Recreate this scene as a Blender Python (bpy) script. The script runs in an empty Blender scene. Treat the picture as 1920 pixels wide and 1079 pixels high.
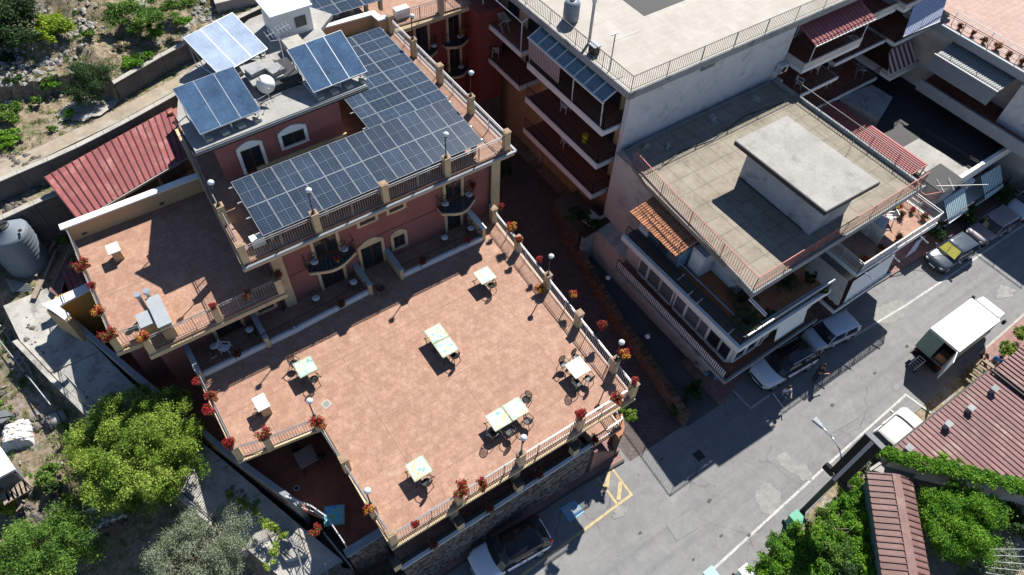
import bpy, bmesh, math, random
import numpy as np
from mathutils import Vector, Matrix
R = math.radians
rng = random.Random(7)
nr = np.random.RandomState(11)
SC = bpy.context.scene
COL = SC.collection

# ------------------------------------------------------------------ camera, sky, sun, exposure
FOC, IW, IH = 1337.0, 1920.0, 1079.0
CAMZ = 38.0
def _basis():
    n = np.array([903 - 960, 1550 - 539.5, FOC]); n /= np.linalg.norm(n)
    d = np.array([4127 - 960, -1140 - 539.5, FOC]); d = d - n * np.dot(n, d); d /= np.linalg.norm(d)
    up = -n
    return np.array([d, np.cross(up, d), up])
RB = _basis()
def at(x, y, z):
    """point of the horizontal plane at height z seen at photo pixel x, y"""
    r = RB @ np.array([x - 960, y - 539.5, FOC]); t = (z - CAMZ) / r[2]
    return (float(r[0] * t), float(r[1] * t), z)
cam_d = bpy.data.cameras.new('camera'); cam = bpy.data.objects.new('camera', cam_d); COL.objects.link(cam)
cam_d.sensor_width = 36; cam_d.lens = 36 * FOC / IW; cam_d.clip_end = 3000; cam_d.clip_start = .5
m = Matrix(((RB[0][0], -RB[0][1], -RB[0][2], 0), (RB[1][0], -RB[1][1], -RB[1][2], 0), (RB[2][0], -RB[2][1], -RB[2][2], CAMZ), (0, 0, 0, 1)))
cam.matrix_world = m; SC.camera = cam

SUN_DIR = Vector((.775, .47, 1.0)).normalized()
elev = math.asin(SUN_DIR.z); azim = math.atan2(SUN_DIR.x, SUN_DIR.y)
W = bpy.data.worlds.new('World'); SC.world = W; W.use_nodes = True
wn = W.node_tree; wn.nodes.clear()
wo = wn.nodes.new('ShaderNodeOutputWorld'); bg = wn.nodes.new('ShaderNodeBackground'); sky = wn.nodes.new('ShaderNodeTexSky')
sky.sky_type = 'NISHITA'; sky.sun_disc = False; sky.sun_elevation = elev; sky.sun_rotation = azim
sky.air_density = .7; sky.dust_density = 0; sky.ozone_density = 2.0; sky.altitude = 800
bg.inputs[1].default_value = .08
wn.links.new(sky.outputs[0], bg.inputs[0]); wn.links.new(bg.outputs[0], wo.inputs[0])
sl = bpy.data.lights.new('sun', 'SUN'); sl.energy = 5.0; sl.angle = R(.5); sl.color = (1, .96, .9)
sun = bpy.data.objects.new('sun', sl); COL.objects.link(sun)
sun.rotation_euler = SUN_DIR.to_track_quat('Z', 'Y').to_euler(); sun.location = (0, 0, 60)
SC.view_settings.view_transform = 'Standard'; SC.view_settings.look = 'None'
SC.view_settings.exposure = .85; SC.view_settings.gamma = 1; SC.view_settings.use_curve_mapping = False
SC.cycles.max_bounces = 4; SC.cycles.diffuse_bounces = 1; SC.cycles.glossy_bounces = 2; SC.cycles.transmission_bounces = 3; SC.cycles.transparent_max_bounces = 6

# ------------------------------------------------------------------ materials
class NT:
    def __init__(s, name):
        s.m = bpy.data.materials.new(name); s.m.use_nodes = True; s.t = s.m.node_tree
        s.b = s.t.nodes['Principled BSDF']; s.out = s.t.nodes['Material Output']
    def n(s, typ, **k):
        q = s.t.nodes.new('ShaderNode' + typ)
        for a, v in k.items(): setattr(q, a, v)
        return q
    def l(s, a, b): s.t.links.new(a, b)
    def pos(s, kind='pos'):
        if kind == 'pos': return s.n('NewGeometry').outputs['Position']
        return s.n('TexCoord').outputs[kind]
    def noise(s, sc, det=5, vec=None, rough=.6):
        q = s.n('TexNoise'); q.inputs['Scale'].default_value = sc; q.inputs['Detail'].default_value = det; q.inputs['Roughness'].default_value = rough
        s.l(vec or s.pos(), q.inputs['Vector']); return q.outputs['Fac']
    def ramp(s, f, stops):
        q = s.n('ValToRGB'); e = q.color_ramp.elements
        while len(e) < len(stops): e.new(.5)
        for i, (p, c) in enumerate(stops): e[i].position = p; e[i].color = (*c, 1) if len(c) == 3 else c
        s.l(f, q.inputs[0]); return q.outputs[0]
    def mix(s, f, a, b, mode='MIX'):
        q = s.n('MixRGB', blend_type=mode)
        for i, v in ((0, f), (1, a), (2, b)):
            if isinstance(v, (int, float)): q.inputs[i].default_value = v
            elif isinstance(v, tuple): q.inputs[i].default_value = (*v, 1) if len(v) == 3 else v
            else: s.l(v, q.inputs[i])
        return q.outputs[0]
    def math(s, op, a, b=0, c=None):
        q = s.n('Math', operation=op)
        for i, v in enumerate((a, b) if c is None else (a, b, c)):
            if isinstance(v, (int, float)): q.inputs[i].default_value = v
            else: s.l(v, q.inputs[i])
        return q.outputs[0]
    def bump(s, h, st=.3, d=.02):
        q = s.n('Bump'); q.inputs['Strength'].default_value = st; q.inputs['Distance'].default_value = d
        s.l(h, q.inputs['Height']); s.l(q.outputs[0], s.b.inputs['Normal'])
    def fin(s, col, rough=.8, metal=0, spec=.3):
        if isinstance(col, tuple): s.b.inputs['Base Color'].default_value = (*col, 1)
        else: s.l(col, s.b.inputs['Base Color'])
        if isinstance(rough, (int, float)): s.b.inputs['Roughness'].default_value = rough
        else: s.l(rough, s.b.inputs['Roughness'])
        s.b.inputs['Metallic'].default_value = metal; s.b.inputs['Specular IOR Level'].default_value = spec
        return s.m
def k(c, f): return tuple(min(1, v * f) for v in c)
def surf(name, col, rough=.8, var=.18, sc=1.5, metal=0, spec=.3, rnd=0, dirt=0, bump=.0, stain=None):
    t = NT(name)
    f = t.noise(sc, 6); c = t.ramp(f, [(.3, k(col, 1 - var)), (.7, k(col, 1 + var))])
    f2 = t.noise(sc * 9, 3); c = t.mix(.35, c, t.ramp(f2, [(.3, k(col, 1 - var)), (.7, k(col, 1 + var))]))
    if stain:
        f3 = t.noise(.9, 8, rough=.72); c = t.mix(t.ramp(f3, [(.52, (0, 0, 0)), (.68, (1, 1, 1))]), c, stain)
    if rnd:
        r = t.n('ObjectInfo').outputs['Random']
        c = t.mix(1, c, t.ramp(r, [(0, (1 - rnd,) * 3), (1, (1,) * 3)]), 'MULTIPLY')
    if bump: t.bump(t.noise(sc * 14, 4), bump, .03)
    return t.fin(c, rough, metal, spec)
def tilemat(name, c1, c2, mortar, size=.33, w=None, rot=0, patch=(1, 1, 1), off=.5, blot=.35, mort=.02, rough=.75, joint=False):
    t = NT(name); mp = t.n('Mapping'); mp.inputs['Rotation'].default_value = (0, 0, R(rot)); t.l(t.pos(), mp.inputs[0])
    b = t.n('TexBrick'); b.offset = off; b.inputs['Scale'].default_value = 1
    b.inputs['Brick Width'].default_value = w or size; b.inputs['Row Height'].default_value = size
    b.inputs['Mortar Size'].default_value = mort * size; b.inputs['Mortar Smooth'].default_value = .3; b.inputs['Bias'].default_value = 0
    b.inputs['Color1'].default_value = (*c1, 1); b.inputs['Color2'].default_value = (*c2, 1); b.inputs['Mortar'].default_value = (*mortar, 1)
    t.l(mp.outputs[0], b.inputs[0])
    c = t.mix(blot, b.outputs[0], t.ramp(t.noise(2.2, 7, rough=.75), [(.3, k(c1, .62)), (.5, k(c1, 1.0)), (.72, k(c2, 1.22))]))
    c = t.mix(.5, c, t.ramp(t.noise(.35, 4), [(.35, k(c1, .85)), (.65, patch)]), 'MULTIPLY') if patch != (1, 1, 1) else c
    c = t.mix(t.ramp(t.noise(.55, 5, rough=.7), [(.5, (0, 0, 0)), (.75, (.35,) * 3)]), c, k(c2, 1.25))
    if joint:
        c = t.mix(1, c, t.ramp(t.noise(11, 4, rough=.7), [(.3, (.82, .80, .78)), (.7, (1.12, 1.1, 1.08))]), 'MULTIPLY')
        q = t.n('TexBrick'); q.offset = 0; q.inputs['Scale'].default_value = 1; q.inputs['Brick Width'].default_value = 4.5; q.inputs['Row Height'].default_value = 4.08; q.inputs['Mortar Size'].default_value = .022; q.inputs['Mortar Smooth'].default_value = .1
        for nm in ('Color1', 'Color2'): q.inputs[nm].default_value = (0, 0, 0, 1)
        q.inputs['Mortar'].default_value = (.45, .45, .45, 1); t.l(mp.outputs[0], q.inputs[0]); c = t.mix(q.outputs[0], c, k(c1, .5))
        c = t.mix(t.ramp(t.noise(.8, 9, rough=.8), [(.60, (0,) * 3), (.72, (.35,) * 3)]), c, (.50, .44, .38))
    t.bump(b.outputs['Fac'], -.35, .01)
    return t.fin(c, rough)
def stonemat(name, cols, sc=3.2, joint=(.06, .055, .05)):
    t = NT(name); v = t.n('TexVoronoi', feature='DISTANCE_TO_EDGE'); v.inputs['Scale'].default_value = sc; t.l(t.pos(), v.inputs['Vector'])
    v2 = t.n('TexVoronoi'); v2.inputs['Scale'].default_value = sc; t.l(t.pos(), v2.inputs['Vector'])
    sep = t.n('SeparateColor'); t.l(v2.outputs['Color'], sep.inputs[0])
    c = t.ramp(sep.outputs[0], [(0, cols[0]), (.5, cols[1]), (1, cols[2])])
    c = t.mix(.4, c, t.ramp(t.noise(8, 6), [(.3, k(cols[0], .6)), (.7, cols[2])]))
    c = t.mix(t.ramp(v.outputs['Distance'], [(.02, (1,) * 3), (.07, (0,) * 3)]), c, joint)
    t.bump(v.outputs['Distance'], .8, .08); return t.fin(c, .9)
def cells(name, base, line, nu, nv, sub=None):
    """glazed cells with thin lines, in the piece's own generated coordinates"""
    t = NT(name); g = t.pos('Generated'); sp = t.n('SeparateXYZ'); t.l(g, sp.inputs[0])
    def grid(ax, n, w):
        f = t.math('FRACT', t.math('MULTIPLY', sp.outputs[ax], n)); return t.math('GREATER_THAN', t.math('ABSOLUTE', t.math('SUBTRACT', f, .5)), .5 - w * n)
    f = t.math('MAXIMUM', grid(0, nu, .004), grid(1, nv, .0035))
    c = t.mix(.5, base, t.ramp(t.noise(1.2, 5), [(.3, k(base, .7)), (.7, k(base, 1.5))]))
    c = t.mix(t.math('MULTIPLY', f, .5), c, line)
    big = t.math('MAXIMUM', grid(0, 2, .005), grid(1, 2, .0035))
    c = t.mix(t.math('MULTIPLY', big, .7), c, (.36, .41, .46))
    r = t.n('ObjectInfo').outputs['Random']; c = t.mix(1, c, t.ramp(r, [(0, (.75,) * 3), (1, (1.1,) * 3)]), 'MULTIPLY')
    return t.fin(c, .22, 0, .5)
def stripes(name, a, b, period, axis=0, rough=.8, kind='Object'):
    t = NT(name); sp = t.n('SeparateXYZ'); t.l(t.pos(kind), sp.inputs[0])
    f = t.math('GREATER_THAN', t.math('FRACT', t.math('DIVIDE', sp.outputs[axis], period)), .5)
    return t.fin(t.mix(f, a, b), rough)
def leafmat(name, a, b, c_, tr=.25):
    t = NT(name); at_ = t.n('Attribute'); at_.attribute_name = 'rnd'
    f = t.mix(.45, at_.outputs['Fac'], t.noise(.9, 4))
    col = t.ramp(f, [(.22, a), (.52, b), (.8, c_)])
    t.fin(col, .6, 0, .25)
    tl = t.n('BsdfTranslucent'); t.l(col, tl.inputs[0]); mx = t.n('MixShader'); mx.inputs[0].default_value = tr
    t.l(t.b.outputs[0], mx.inputs[1]); t.l(tl.outputs[0], mx.inputs[2]); t.l(mx.outputs[0], t.out.inputs[0]); return t.m
def glass(name, col=(.02, .025, .03), rough=.06, spec=.6): return surf(name, col, rough, .1, .7, spec=spec)

M = {}
M['terrace'] = tilemat('terrace_tiles', (.315, .178, .124), (.40, .255, .188), (.25, .15, .11), .30, .30, 0, blot=.5, mort=.055, joint=True)
M['floor_red'] = tilemat('balcony_tiles', (.25, .085, .05), (.30, .11, .065), (.17, .07, .05), .3, rot=0)
M['floor_orange'] = tilemat('orange_tiles', (.34, .13, .055), (.40, .165, .075), (.26, .12, .07), .3)
M['pave'] = tilemat('pavement_slabs', (.22, .12, .105), (.29, .17, .15), (.12, .08, .07), .42, .6, mort=.05)
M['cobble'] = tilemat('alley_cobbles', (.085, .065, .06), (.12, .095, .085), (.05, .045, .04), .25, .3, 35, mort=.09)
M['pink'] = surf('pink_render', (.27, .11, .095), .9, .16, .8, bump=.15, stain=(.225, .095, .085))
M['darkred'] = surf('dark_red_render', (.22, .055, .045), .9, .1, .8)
M['cream'] = surf('cream_trim', (.56, .43, .26), .85, .12, 1.2, stain=(.40, .30, .19))
M['creamwall'] = surf('cream_render', (.47, .33, .19), .85, .10, .9)
M['ochre'] = surf('ochre_render', (.55, .33, .09), .85, .08, 1)
M['white'] = surf('white_paint', (.72, .72, .70), .6, .08, 1.2)
M['whitewall'] = surf('weathered_white_render', (.58, .58, .585), .9, .10, .5, stain=(.36, .37, .37), bump=.1)
M['offwhite'] = surf('off_white_render', (.55, .50, .44), .9, .10, .7, stain=(.36, .33, .30))
M['slabcap'] = surf('grey_stone_cap', (.30, .32, .34), .6, .12, 2)
M['concrete'] = surf('pale_concrete', (.36, .34, .30), .9, .18, .7, stain=(.24, .22, .19), bump=.12)
M['roofcrete'] = surf('roof_screed', (.31, .30, .28), .9, .22, .6, stain=(.22, .205, .18), bump=.1)
M['oldcrete'] = surf('mouldy_concrete', (.27, .28, .28), .95, .25, .6, stain=(.09, .095, .10), bump=.15)
M['pentwall'] = surf('mould_streaked_render', (.34, .36, .38), .95, .18, .5, stain=(.12, .125, .13), bump=.1)
M['black'] = surf('bitumen_felt', (.035, .036, .038), .7, .2, .5)
M['metal'] = surf('grey_rail_metal', (.30, .31, .32), .35, .1, 5, metal=.55)
M['iron'] = surf('black_iron', (.025, .025, .028), .5, .1, 5)
M['whitemetal'] = surf('white_rail_metal', (.62, .61, .60), .35, .1, 5)
M['rust'] = surf('red_lead_rail', (.42, .16, .13), .7, .2, 6)
M['alu'] = surf('aluminium', (.62, .64, .66), .3, .06, 3, metal=.7)
M['redroof'] = surf('red_metal_sheet', (.275, .085, .085), .6, .25, .9, rnd=.25, stain=(.40, .20, .17))
M['pinkroof'] = surf('faded_red_metal_sheet', (.225, .112, .108), .65, .30, .30, rnd=.22, stain=(.34, .25, .205))
M['brownroof'] = surf('brown_metal_sheet', (.185, .102, .088), .6, .25, .6, rnd=.22, stain=(.26, .17, .14))
M['seam'] = surf('dark_seam', (.09, .025, .025), .5, .1, 3)
M['brownseam'] = surf('brown_seam', (.13, .065, .058), .5, .1, 3)
M['clay'] = surf('clay_roof_tile', (.50, .23, .13), .85, .25, 3, rnd=.4)
M['terracotta'] = surf('terracotta_pot', (.40, .14, .07), .85, .12, 5)
M['pane'] = glass('dark_window_glass')
M['paneb'] = glass('bluish_window_glass', (.05, .07, .085), .1)
M['shutter'] = surf('grey_roller_shutter', (.14, .15, .155), .6, .1, 4)
M['brownwood'] = surf('dark_brown_joinery', (.06, .028, .018), .6, .2, 5)
M['wood'] = surf('grey_weathered_timber', (.28, .22, .17), .9, .25, 4)
M['bluepaint'] = surf('pale_blue_paint', (.16, .30, .42), .6, .12, 2)
M['lamp_glass'] = surf('frosted_lamp_glass', (.55, .60, .62), .2, .05, 4, spec=.5)
M['asphalt'] = None
M['tyre'] = surf('tyre_rubber', (.02, .02, .02), .85, .1, 8)
M['stone'] = surf('rubble_stone', (.20, .175, .15), .92, .35, 3.5, rnd=.55, bump=.4)
M['stonelight'] = surf('pale_limestone', (.42, .40, .37), .92, .25, 3.0, bump=.4)
M['mortar'] = surf('dark_mortar', (.09, .08, .07), .95, .2, 4)
M['brownstone'] = stonemat('brown_stone_wall', ((.105, .07, .05), (.16, .105, .075), (.23, .16, .12)), 2.6)
M['darkwall'] = surf('dark_block_retaining_wall', (.105, .10, .095), .95, .35, 1.4, bump=.4)
M['capstone'] = surf('brownish_cap_stone', (.30, .21, .14), .9, .15, 4)
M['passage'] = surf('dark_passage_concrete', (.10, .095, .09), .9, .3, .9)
M['path'] = surf('weathered_path_concrete', (.40, .385, .35), .92, .30, 1.1, stain=(.17, .16, .145), bump=.3)
M['pvframe'] = surf('module_frame', (.34, .37, .40), .4, .05, 3)
M['track'] = surf('dry_dirt_track', (.30, .25, .185), .95, .3, 1.2, stain=(.36, .34, .30), bump=.3)
M['cell'] = cells('photovoltaic_cells', (.024, .038, .062), (.16, .21, .28), 6, 12)
M['collector'] = surf('solar_collector_glass', (.055, .10, .17), .10, .5, .9, spec=1)
M['collectorpale'] = surf('pale_collector_glass', (.34, .41, .52), .09, .30, 1.1, spec=.9)
M['plastic_grey'] = surf('grey_blue_plastic', (.17, .20, .235), .45, .10, .8)
M['yellow'] = surf('yellow_road_paint', (.44, .345, .18), .85, .35, 5, stain=(.36, .30, .20))
M['roadwhite'] = surf('worn_white_road_paint', (.43, .42, .40), .85, .45, 6, stain=(.24, .27, .26))
M['roadblue'] = surf('worn_blue_road_paint', (.22, .38, .52), .85, .20, 3, stain=(.27, .32, .37))
M['yplastic'] = surf('yellow_plastic', (.62, .42, .02), .5, .08, 4)
M['wplastic'] = surf('white_plastic', (.68, .68, .67), .45, .06, 4)
M['gplastic'] = surf('green_plastic', (.10, .33, .22), .5, .12, 4)
M['mintplastic'] = surf('mint_plastic', (.30, .52, .46), .5, .1, 4)
M['film'] = surf('crumpled_white_film', (.55, .56, .55), .35, .18, 4, bump=.5)
M['leaf_yg'] = leafmat('yellow_green_leaves', (.05, .12, .014), (.20, .31, .035), (.50, .56, .12), .35)
M['leaf_g'] = leafmat('fresh_green_leaves', (.03, .08, .012), (.10, .20, .028), (.22, .34, .06), .3)
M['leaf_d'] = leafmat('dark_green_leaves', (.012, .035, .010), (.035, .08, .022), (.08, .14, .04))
M['leaf_olive'] = leafmat('olive_grey_leaves', (.08, .11, .06), (.20, .24, .15), (.38, .41, .30), .3)
M['leaf_v'] = leafmat('vivid_shrub_leaves', (.03, .12, .010), (.11, .27, .016), (.28, .46, .04), .32)
M['leaf_y'] = leafmat('lime_leaves', (.10, .18, .012), (.25, .36, .02), (.42, .50, .04))
M['petal'] = leafmat('red_petals', (.14, .006, .010), (.34, .012, .022), (.52, .035, .07))
M['petal_y'] = leafmat('orange_yellow_petals', (.55, .10, .02), (.62, .36, .03), (.60, .50, .06))
M['bark'] = surf('grey_bark', (.12, .095, .075), .95, .3, 6)
M['straw'] = leafmat('dry_grass_blades', (.20, .15, .08), (.34, .27, .15), (.46, .38, .24), .1)

def road_mat():
    t = NT('asphalt'); n1 = t.noise(.22, 7, rough=.65); n2 = t.noise(26, 4); n3 = t.noise(1.6, 8, rough=.75)
    c = t.ramp(n1, [(.3, (.155, .155, .152)), (.5, (.195, .195, .19)), (.72, (.245, .243, .235))])
    c = t.mix(.35, c, t.ramp(n2, [(.3, (.11,) * 3), (.7, (.30, .30, .295))]))
    c = t.mix(.3, c, t.ramp(n3, [(.35, (.12,) * 3), (.65, (.27, .265, .26))]))
    w = t.n('TexNoise'); w.inputs['Scale'].default_value = .9; w.inputs['Detail'].default_value = 4; t.l(t.pos(), w.inputs['Vector'])
    v = t.n('TexVoronoi', feature='DISTANCE_TO_EDGE'); v.inputs['Scale'].default_value = .33
    vm = t.n('VectorMath', operation='ADD'); t.l(t.pos(), vm.inputs[0]); t.l(w.outputs['Color'], vm.inputs[1]); t.l(vm.outputs[0], v.inputs['Vector'])
    cr = t.math('MULTIPLY', t.ramp(v.outputs['Distance'], [(.0, (1,) * 3), (.012, (0,) * 3)]), t.ramp(t.noise(.18, 2), [(.5, (0,) * 3), (.6, (.7,) * 3)]))
    c = t.mix(cr, c, (.05, .05, .05))
    sp = t.noise(3.2, 2); c = t.mix(t.ramp(sp, [(.71, (0,) * 3), (.75, (.7,) * 3)]), c, (.06, .06, .06))
    mp = t.n('Mapping'); mp.inputs['Scale'].default_value = (.05, 1.1, 1); mp.inputs['Rotation'].default_value = (0, 0, R(-3)); t.l(t.pos(), mp.inputs[0])
    c = t.mix(t.ramp(t.noise(1, 4, mp.outputs[0]), [(.50, (0,) * 3), (.62, (.32,) * 3)]), c, (.115, .115, .115))
    c = t.mix(t.ramp(t.noise(.5, 6, rough=.7), [(.56, (0,) * 3), (.68, (.4,) * 3)]), c, (.29, .285, .27))
    t.bump(n2, .25, .01); return t.fin(c, .9, 0, .2)
M['asphalt'] = road_mat()
def soil_mat():
    t = NT('dry_soil_and_weeds'); n1 = t.noise(.35, 9, rough=.7); n2 = t.noise(4, 8, rough=.75); n3 = t.noise(.8, 7, rough=.7)
    c = t.ramp(n2, [(.28, (.10, .075, .05)), (.5, (.26, .20, .135)), (.72, (.42, .36, .27))])
    c = t.mix(t.ramp(n3, [(.5, (0,) * 3), (.6, (.75,) * 3)]), c, t.ramp(n2, [(.3, (.03, .05, .015)), (.7, (.12, .16, .05))]))
    c = t.mix(t.ramp(n1, [(.55, (0,) * 3), (.64, (.9,) * 3)]), c, t.ramp(n2, [(.3, (.20, .19, .18)), (.7, (.42, .41, .39))]))
    t.bump(n2, .8, .12); return t.fin(c, .95)
M['soil'] = soil_mat()
def grid_roof():
    t = NT('roof_slab_grid'); b = t.n('TexBrick'); b.offset = 0; b.inputs['Scale'].default_value = 1
    mp = t.n('Mapping'); mp.inputs['Location'].default_value = (.3, .4, 0); t.l(t.pos(), mp.inputs[0]); t.l(mp.outputs[0], b.inputs[0])
    b.inputs['Brick Width'].default_value = 1.15; b.inputs['Row Height'].default_value = 1.15; b.inputs['Mortar Size'].default_value = .09; b.inputs['Mortar Smooth'].default_value = 1
    for i, c in (('Color1', (.225, .197, .150, 1)), ('Color2', (.275, .242, .188, 1)), ('Mortar', (.150, .131, .10, 1))): b.inputs[i].default_value = c
    c = t.mix(.45, b.outputs[0], t.ramp(t.noise(1.1, 8, rough=.75), [(.32, (.085, .075, .06)), (.48, (.225, .197, .155)), (.72, (.36, .335, .29))])); return t.fin(c, .92)
M['gridroof'] = grid_roof()
def whiteroof():
    t = NT('white_coated_roof'); b = t.n('TexBrick'); b.offset = 0; b.inputs['Scale'].default_value = 1; t.l(t.pos(), b.inputs[0])
    b.inputs['Brick Width'].default_value = 3.1; b.inputs['Row Height'].default_value = 1.0; b.inputs['Mortar Size'].default_value = .05; b.inputs['Mortar Smooth'].default_value = 1
    for i, c in (('Color1', (.355, .325, .28, 1)), ('Color2', (.40, .37, .325, 1)), ('Mortar', (.45, .435, .40, 1))): b.inputs[i].default_value = c
    c = t.mix(.5, b.outputs[0], t.ramp(t.noise(.8, 8, rough=.72), [(.3, (.29, .265, .225)), (.5, (.385, .36, .315)), (.72, (.49, .475, .45))])); return t.fin(c, .9)
M['whiteroof'] = whiteroof()
def tablemat(name, cols):
    t = NT(name); g = t.pos('Generated'); sp = t.n('SeparateXYZ'); t.l(g, sp.inputs[0])
    r = t.n('ObjectInfo').outputs['Random']; mp = t.n('Mapping'); t.l(g, mp.inputs[0])
    cb = t.n('CombineXYZ'); t.l(t.math('MULTIPLY', r, 37), cb.inputs[0]); t.l(cb.outputs[0], mp.inputs['Location'])
    f = t.noise(3.2, 6, mp.outputs[0]); c = t.ramp(f, [(.34, cols[0]), (.45, cols[1]), (.52, cols[2]), (.62, cols[3])])
    lines = t.ramp(t.math('FRACT', t.math('MULTIPLY', t.noise(2.2, 5, mp.outputs[0]), 9)), [(.0, (1,) * 3), (.07, (0,) * 3)])
    c = t.mix(t.math('MULTIPLY', lines, .75), c, (.16, .20, .12))
    def edge(ax): return t.math('GREATER_THAN', t.math('ABSOLUTE', t.math('SUBTRACT', sp.outputs[ax], .5)), .445)
    e = t.math('MAXIMUM', edge(0), edge(1)); c = t.mix(t.math('MULTIPLY', e, .8), c, t.ramp(t.noise(16, 2, g), [(.42, cols[4]), (.58, cols[5])]))
    return t.fin(c, .35, 0, .4)
M['tabletop'] = tablemat('painted_lava_stone', ((.16, .34, .30), (.40, .48, .46), (.50, .52, .47), (.46, .40, .20), (.13, .18, .09), (.42, .42, .26)))
M['tableblue'] = tablemat('blue_painted_lava_stone', ((.03, .26, .62), (.06, .40, .70), (.20, .45, .40), (.20, .40, .20), (.08, .17, .22), (.14, .25, .26)))
def carpaint(name, col, rough=.25): return surf(name, col, rough, .03, .5, spec=.5)

# ------------------------------------------------------------------ mesh helpers
class MB:
    def __init__(s): s.v = []; s.f = []
    def poly3(s, pts, faces):
        o = len(s.v); s.v += [tuple(p) for p in pts]; s.f += [tuple(i + o for i in f) for f in faces]; return s
    def box(s, x0, y0, z0, x1, y1, z1):
        if x0 > x1: x0, x1 = x1, x0
        if y0 > y1: y0, y1 = y1, y0
        return s.poly3([(x0, y0, z0), (x1, y0, z0), (x1, y1, z0), (x0, y1, z0), (x0, y0, z1), (x1, y0, z1), (x1, y1, z1), (x0, y1, z1)],
                       [(0, 3, 2, 1), (4, 5, 6, 7), (0, 1, 5, 4), (1, 2, 6, 5), (2, 3, 7, 6), (3, 0, 4, 7)])
    def obox(s, c, sx, sy, sz, rz=0, tilt=0):
        Mx = Matrix.Translation(c) @ Matrix.Rotation(rz, 4, 'Z') @ Matrix.Rotation(tilt, 4, 'X')
        pts = [Mx @ Vector((a * sx / 2, b * sy / 2, d * sz / 2)) for d in (-1, 1) for b in (-1, 1) for a in (-1, 1)]
        return s.poly3(pts, [(0, 2, 3, 1), (4, 5, 7, 6), (0, 1, 5, 4), (1, 3, 7, 5), (3, 2, 6, 7), (2, 0, 4, 6)])
    def bar(s, p, q, w, h=None):
        """square bar from p to q"""
        p = Vector(p); q = Vector(q); h = h or w; d = q - p
        if d.length < 1e-6: return s
        d.normalize(); up = Vector((0, 0, 1)) if abs(d.z) < .95 else Vector((0, 1, 0))
        a = d.cross(up).normalized() * w / 2; b = a.cross(d).normalized() * h / 2
        pts = [p - a - b, p + a - b, p + a + b, p - a + b, q - a - b, q + a - b, q + a + b, q - a + b]
        return s.poly3(pts, [(0, 1, 2, 3), (7, 6, 5, 4), (0, 4, 5, 1), (1, 5, 6, 2), (2, 6, 7, 3), (3, 7, 4, 0)])
    def prism(s, pts, z0, z1):
        n = len(pts); a = sum(pts[i][0] * pts[(i + 1) % n][1] - pts[(i + 1) % n][0] * pts[i][1] for i in range(n))
        if a < 0: pts = pts[::-1]
        g = (lambda p, z: (p[0], p[1], z if len(p) < 3 else p[2] + z))
        return s.poly3([g(p, z0) for p in pts] + [g(p, z1) for p in pts],
                       [tuple(range(n))[::-1], tuple(range(n, 2 * n))] + [(i, (i + 1) % n, n + (i + 1) % n, n + i) for i in range(n)])
    def cyl(s, p, q, r0, r1=None, n=10, cap=True):
        r1 = r0 if r1 is None else r1; p = Vector(p); q = Vector(q); d = (q - p).normalized()
        up = Vector((0, 0, 1)) if abs(d.z) < .95 else Vector((1, 0, 0)); a = d.cross(up).normalized(); b = d.cross(a)
        pts = [c + (a * math.cos(2 * math.pi * i / n) + b * math.sin(2 * math.pi * i / n)) * r for c, r in ((p, r0), (q, r1)) for i in range(n)]
        fs = [(i, n + i, n + (i + 1) % n, (i + 1) % n) for i in range(n)]
        if cap: fs += [tuple(range(n)), tuple(range(n, 2 * n))[::-1]]
        return s.poly3(pts, fs)
    def tube(s, pts, r, n=6):
        for a, b in zip(pts[:-1], pts[1:]): s.cyl(a, b, r, n=n)
        return s
    def lathe(s, prof, c=(0, 0, 0), n=20, sx=1, sy=1):
        o = len(s.v)
        for r, z in prof:
            for i in range(n):
                a = 2 * math.pi * i / n; s.v.append((c[0] + r * math.cos(a) * sx, c[1] + r * math.sin(a) * sy, c[2] + z))
        for j in range(len(prof) - 1):
            for i in range(n): s.f.append((o + j * n + i, o + j * n + (i + 1) % n, o + (j + 1) * n + (i + 1) % n, o + (j + 1) * n + i))
        if prof[-1][0] > 1e-4: s.f.append(tuple(o + (len(prof) - 1) * n + i for i in range(n)))
        return s
    def ball(s, c, r, n=12, sz=1):
        return s.lathe([(r * math.sin(math.pi * j / 8) + 1e-5, -r * sz * math.cos(math.pi * j / 8)) for j in range(9)], c, n)
def wloc(o):
    l = Vector(o.location); p = o.parent
    while p: l += Vector(p.location); p = p.parent
    return l
def build(name, mb, mat, parent=None, smooth=False, bevel=0, kind=None, label=None):
    off = wloc(parent) if parent else Vector((0, 0, 0))
    me = bpy.data.meshes.new(name)
    me.from_pydata([(v[0] - off.x, v[1] - off.y, v[2] - off.z) for v in mb.v], [], mb.f)
    if isinstance(mat, str): mat = M[mat]
    me.materials.append(mat)
    if smooth: me.shade_smooth()
    o = bpy.data.objects.new(name, me); COL.objects.link(o)
    if parent: o.parent = parent
    if bevel:
        b = o.modifiers.new('bevel', 'BEVEL'); b.width = bevel; b.segments = 2; b.limit_method = 'ANGLE'
    if kind: o['kind'] = kind
    if label: o['label'] = label
    return o
def tag(o, label, cat, group=None):
    o['label'] = label; o['category'] = cat
    if group: o['group'] = group
    return o
def thing(name, loc, label, cat, group=None):
    o = bpy.data.objects.new(name, None); COL.objects.link(o); o.location = loc; o.empty_display_size = .2
    return tag(o, label, cat, group)
KIDS = {}
def copy_tree(o, loc=None, rz=None, label=None, parent=None, group=None):
    c = o.copy(); COL.objects.link(c)
    if parent: c.parent = parent
    if loc is not None: c.location = loc
    if rz is not None: c.rotation_euler = (0, 0, rz)
    if label: c['label'] = label
    if group: c['group'] = group
    if o.name not in KIDS: KIDS[o.name] = list(o.children)
    for ch in KIDS[o.name]: copy_tree(ch, parent=c)
    return c
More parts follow.
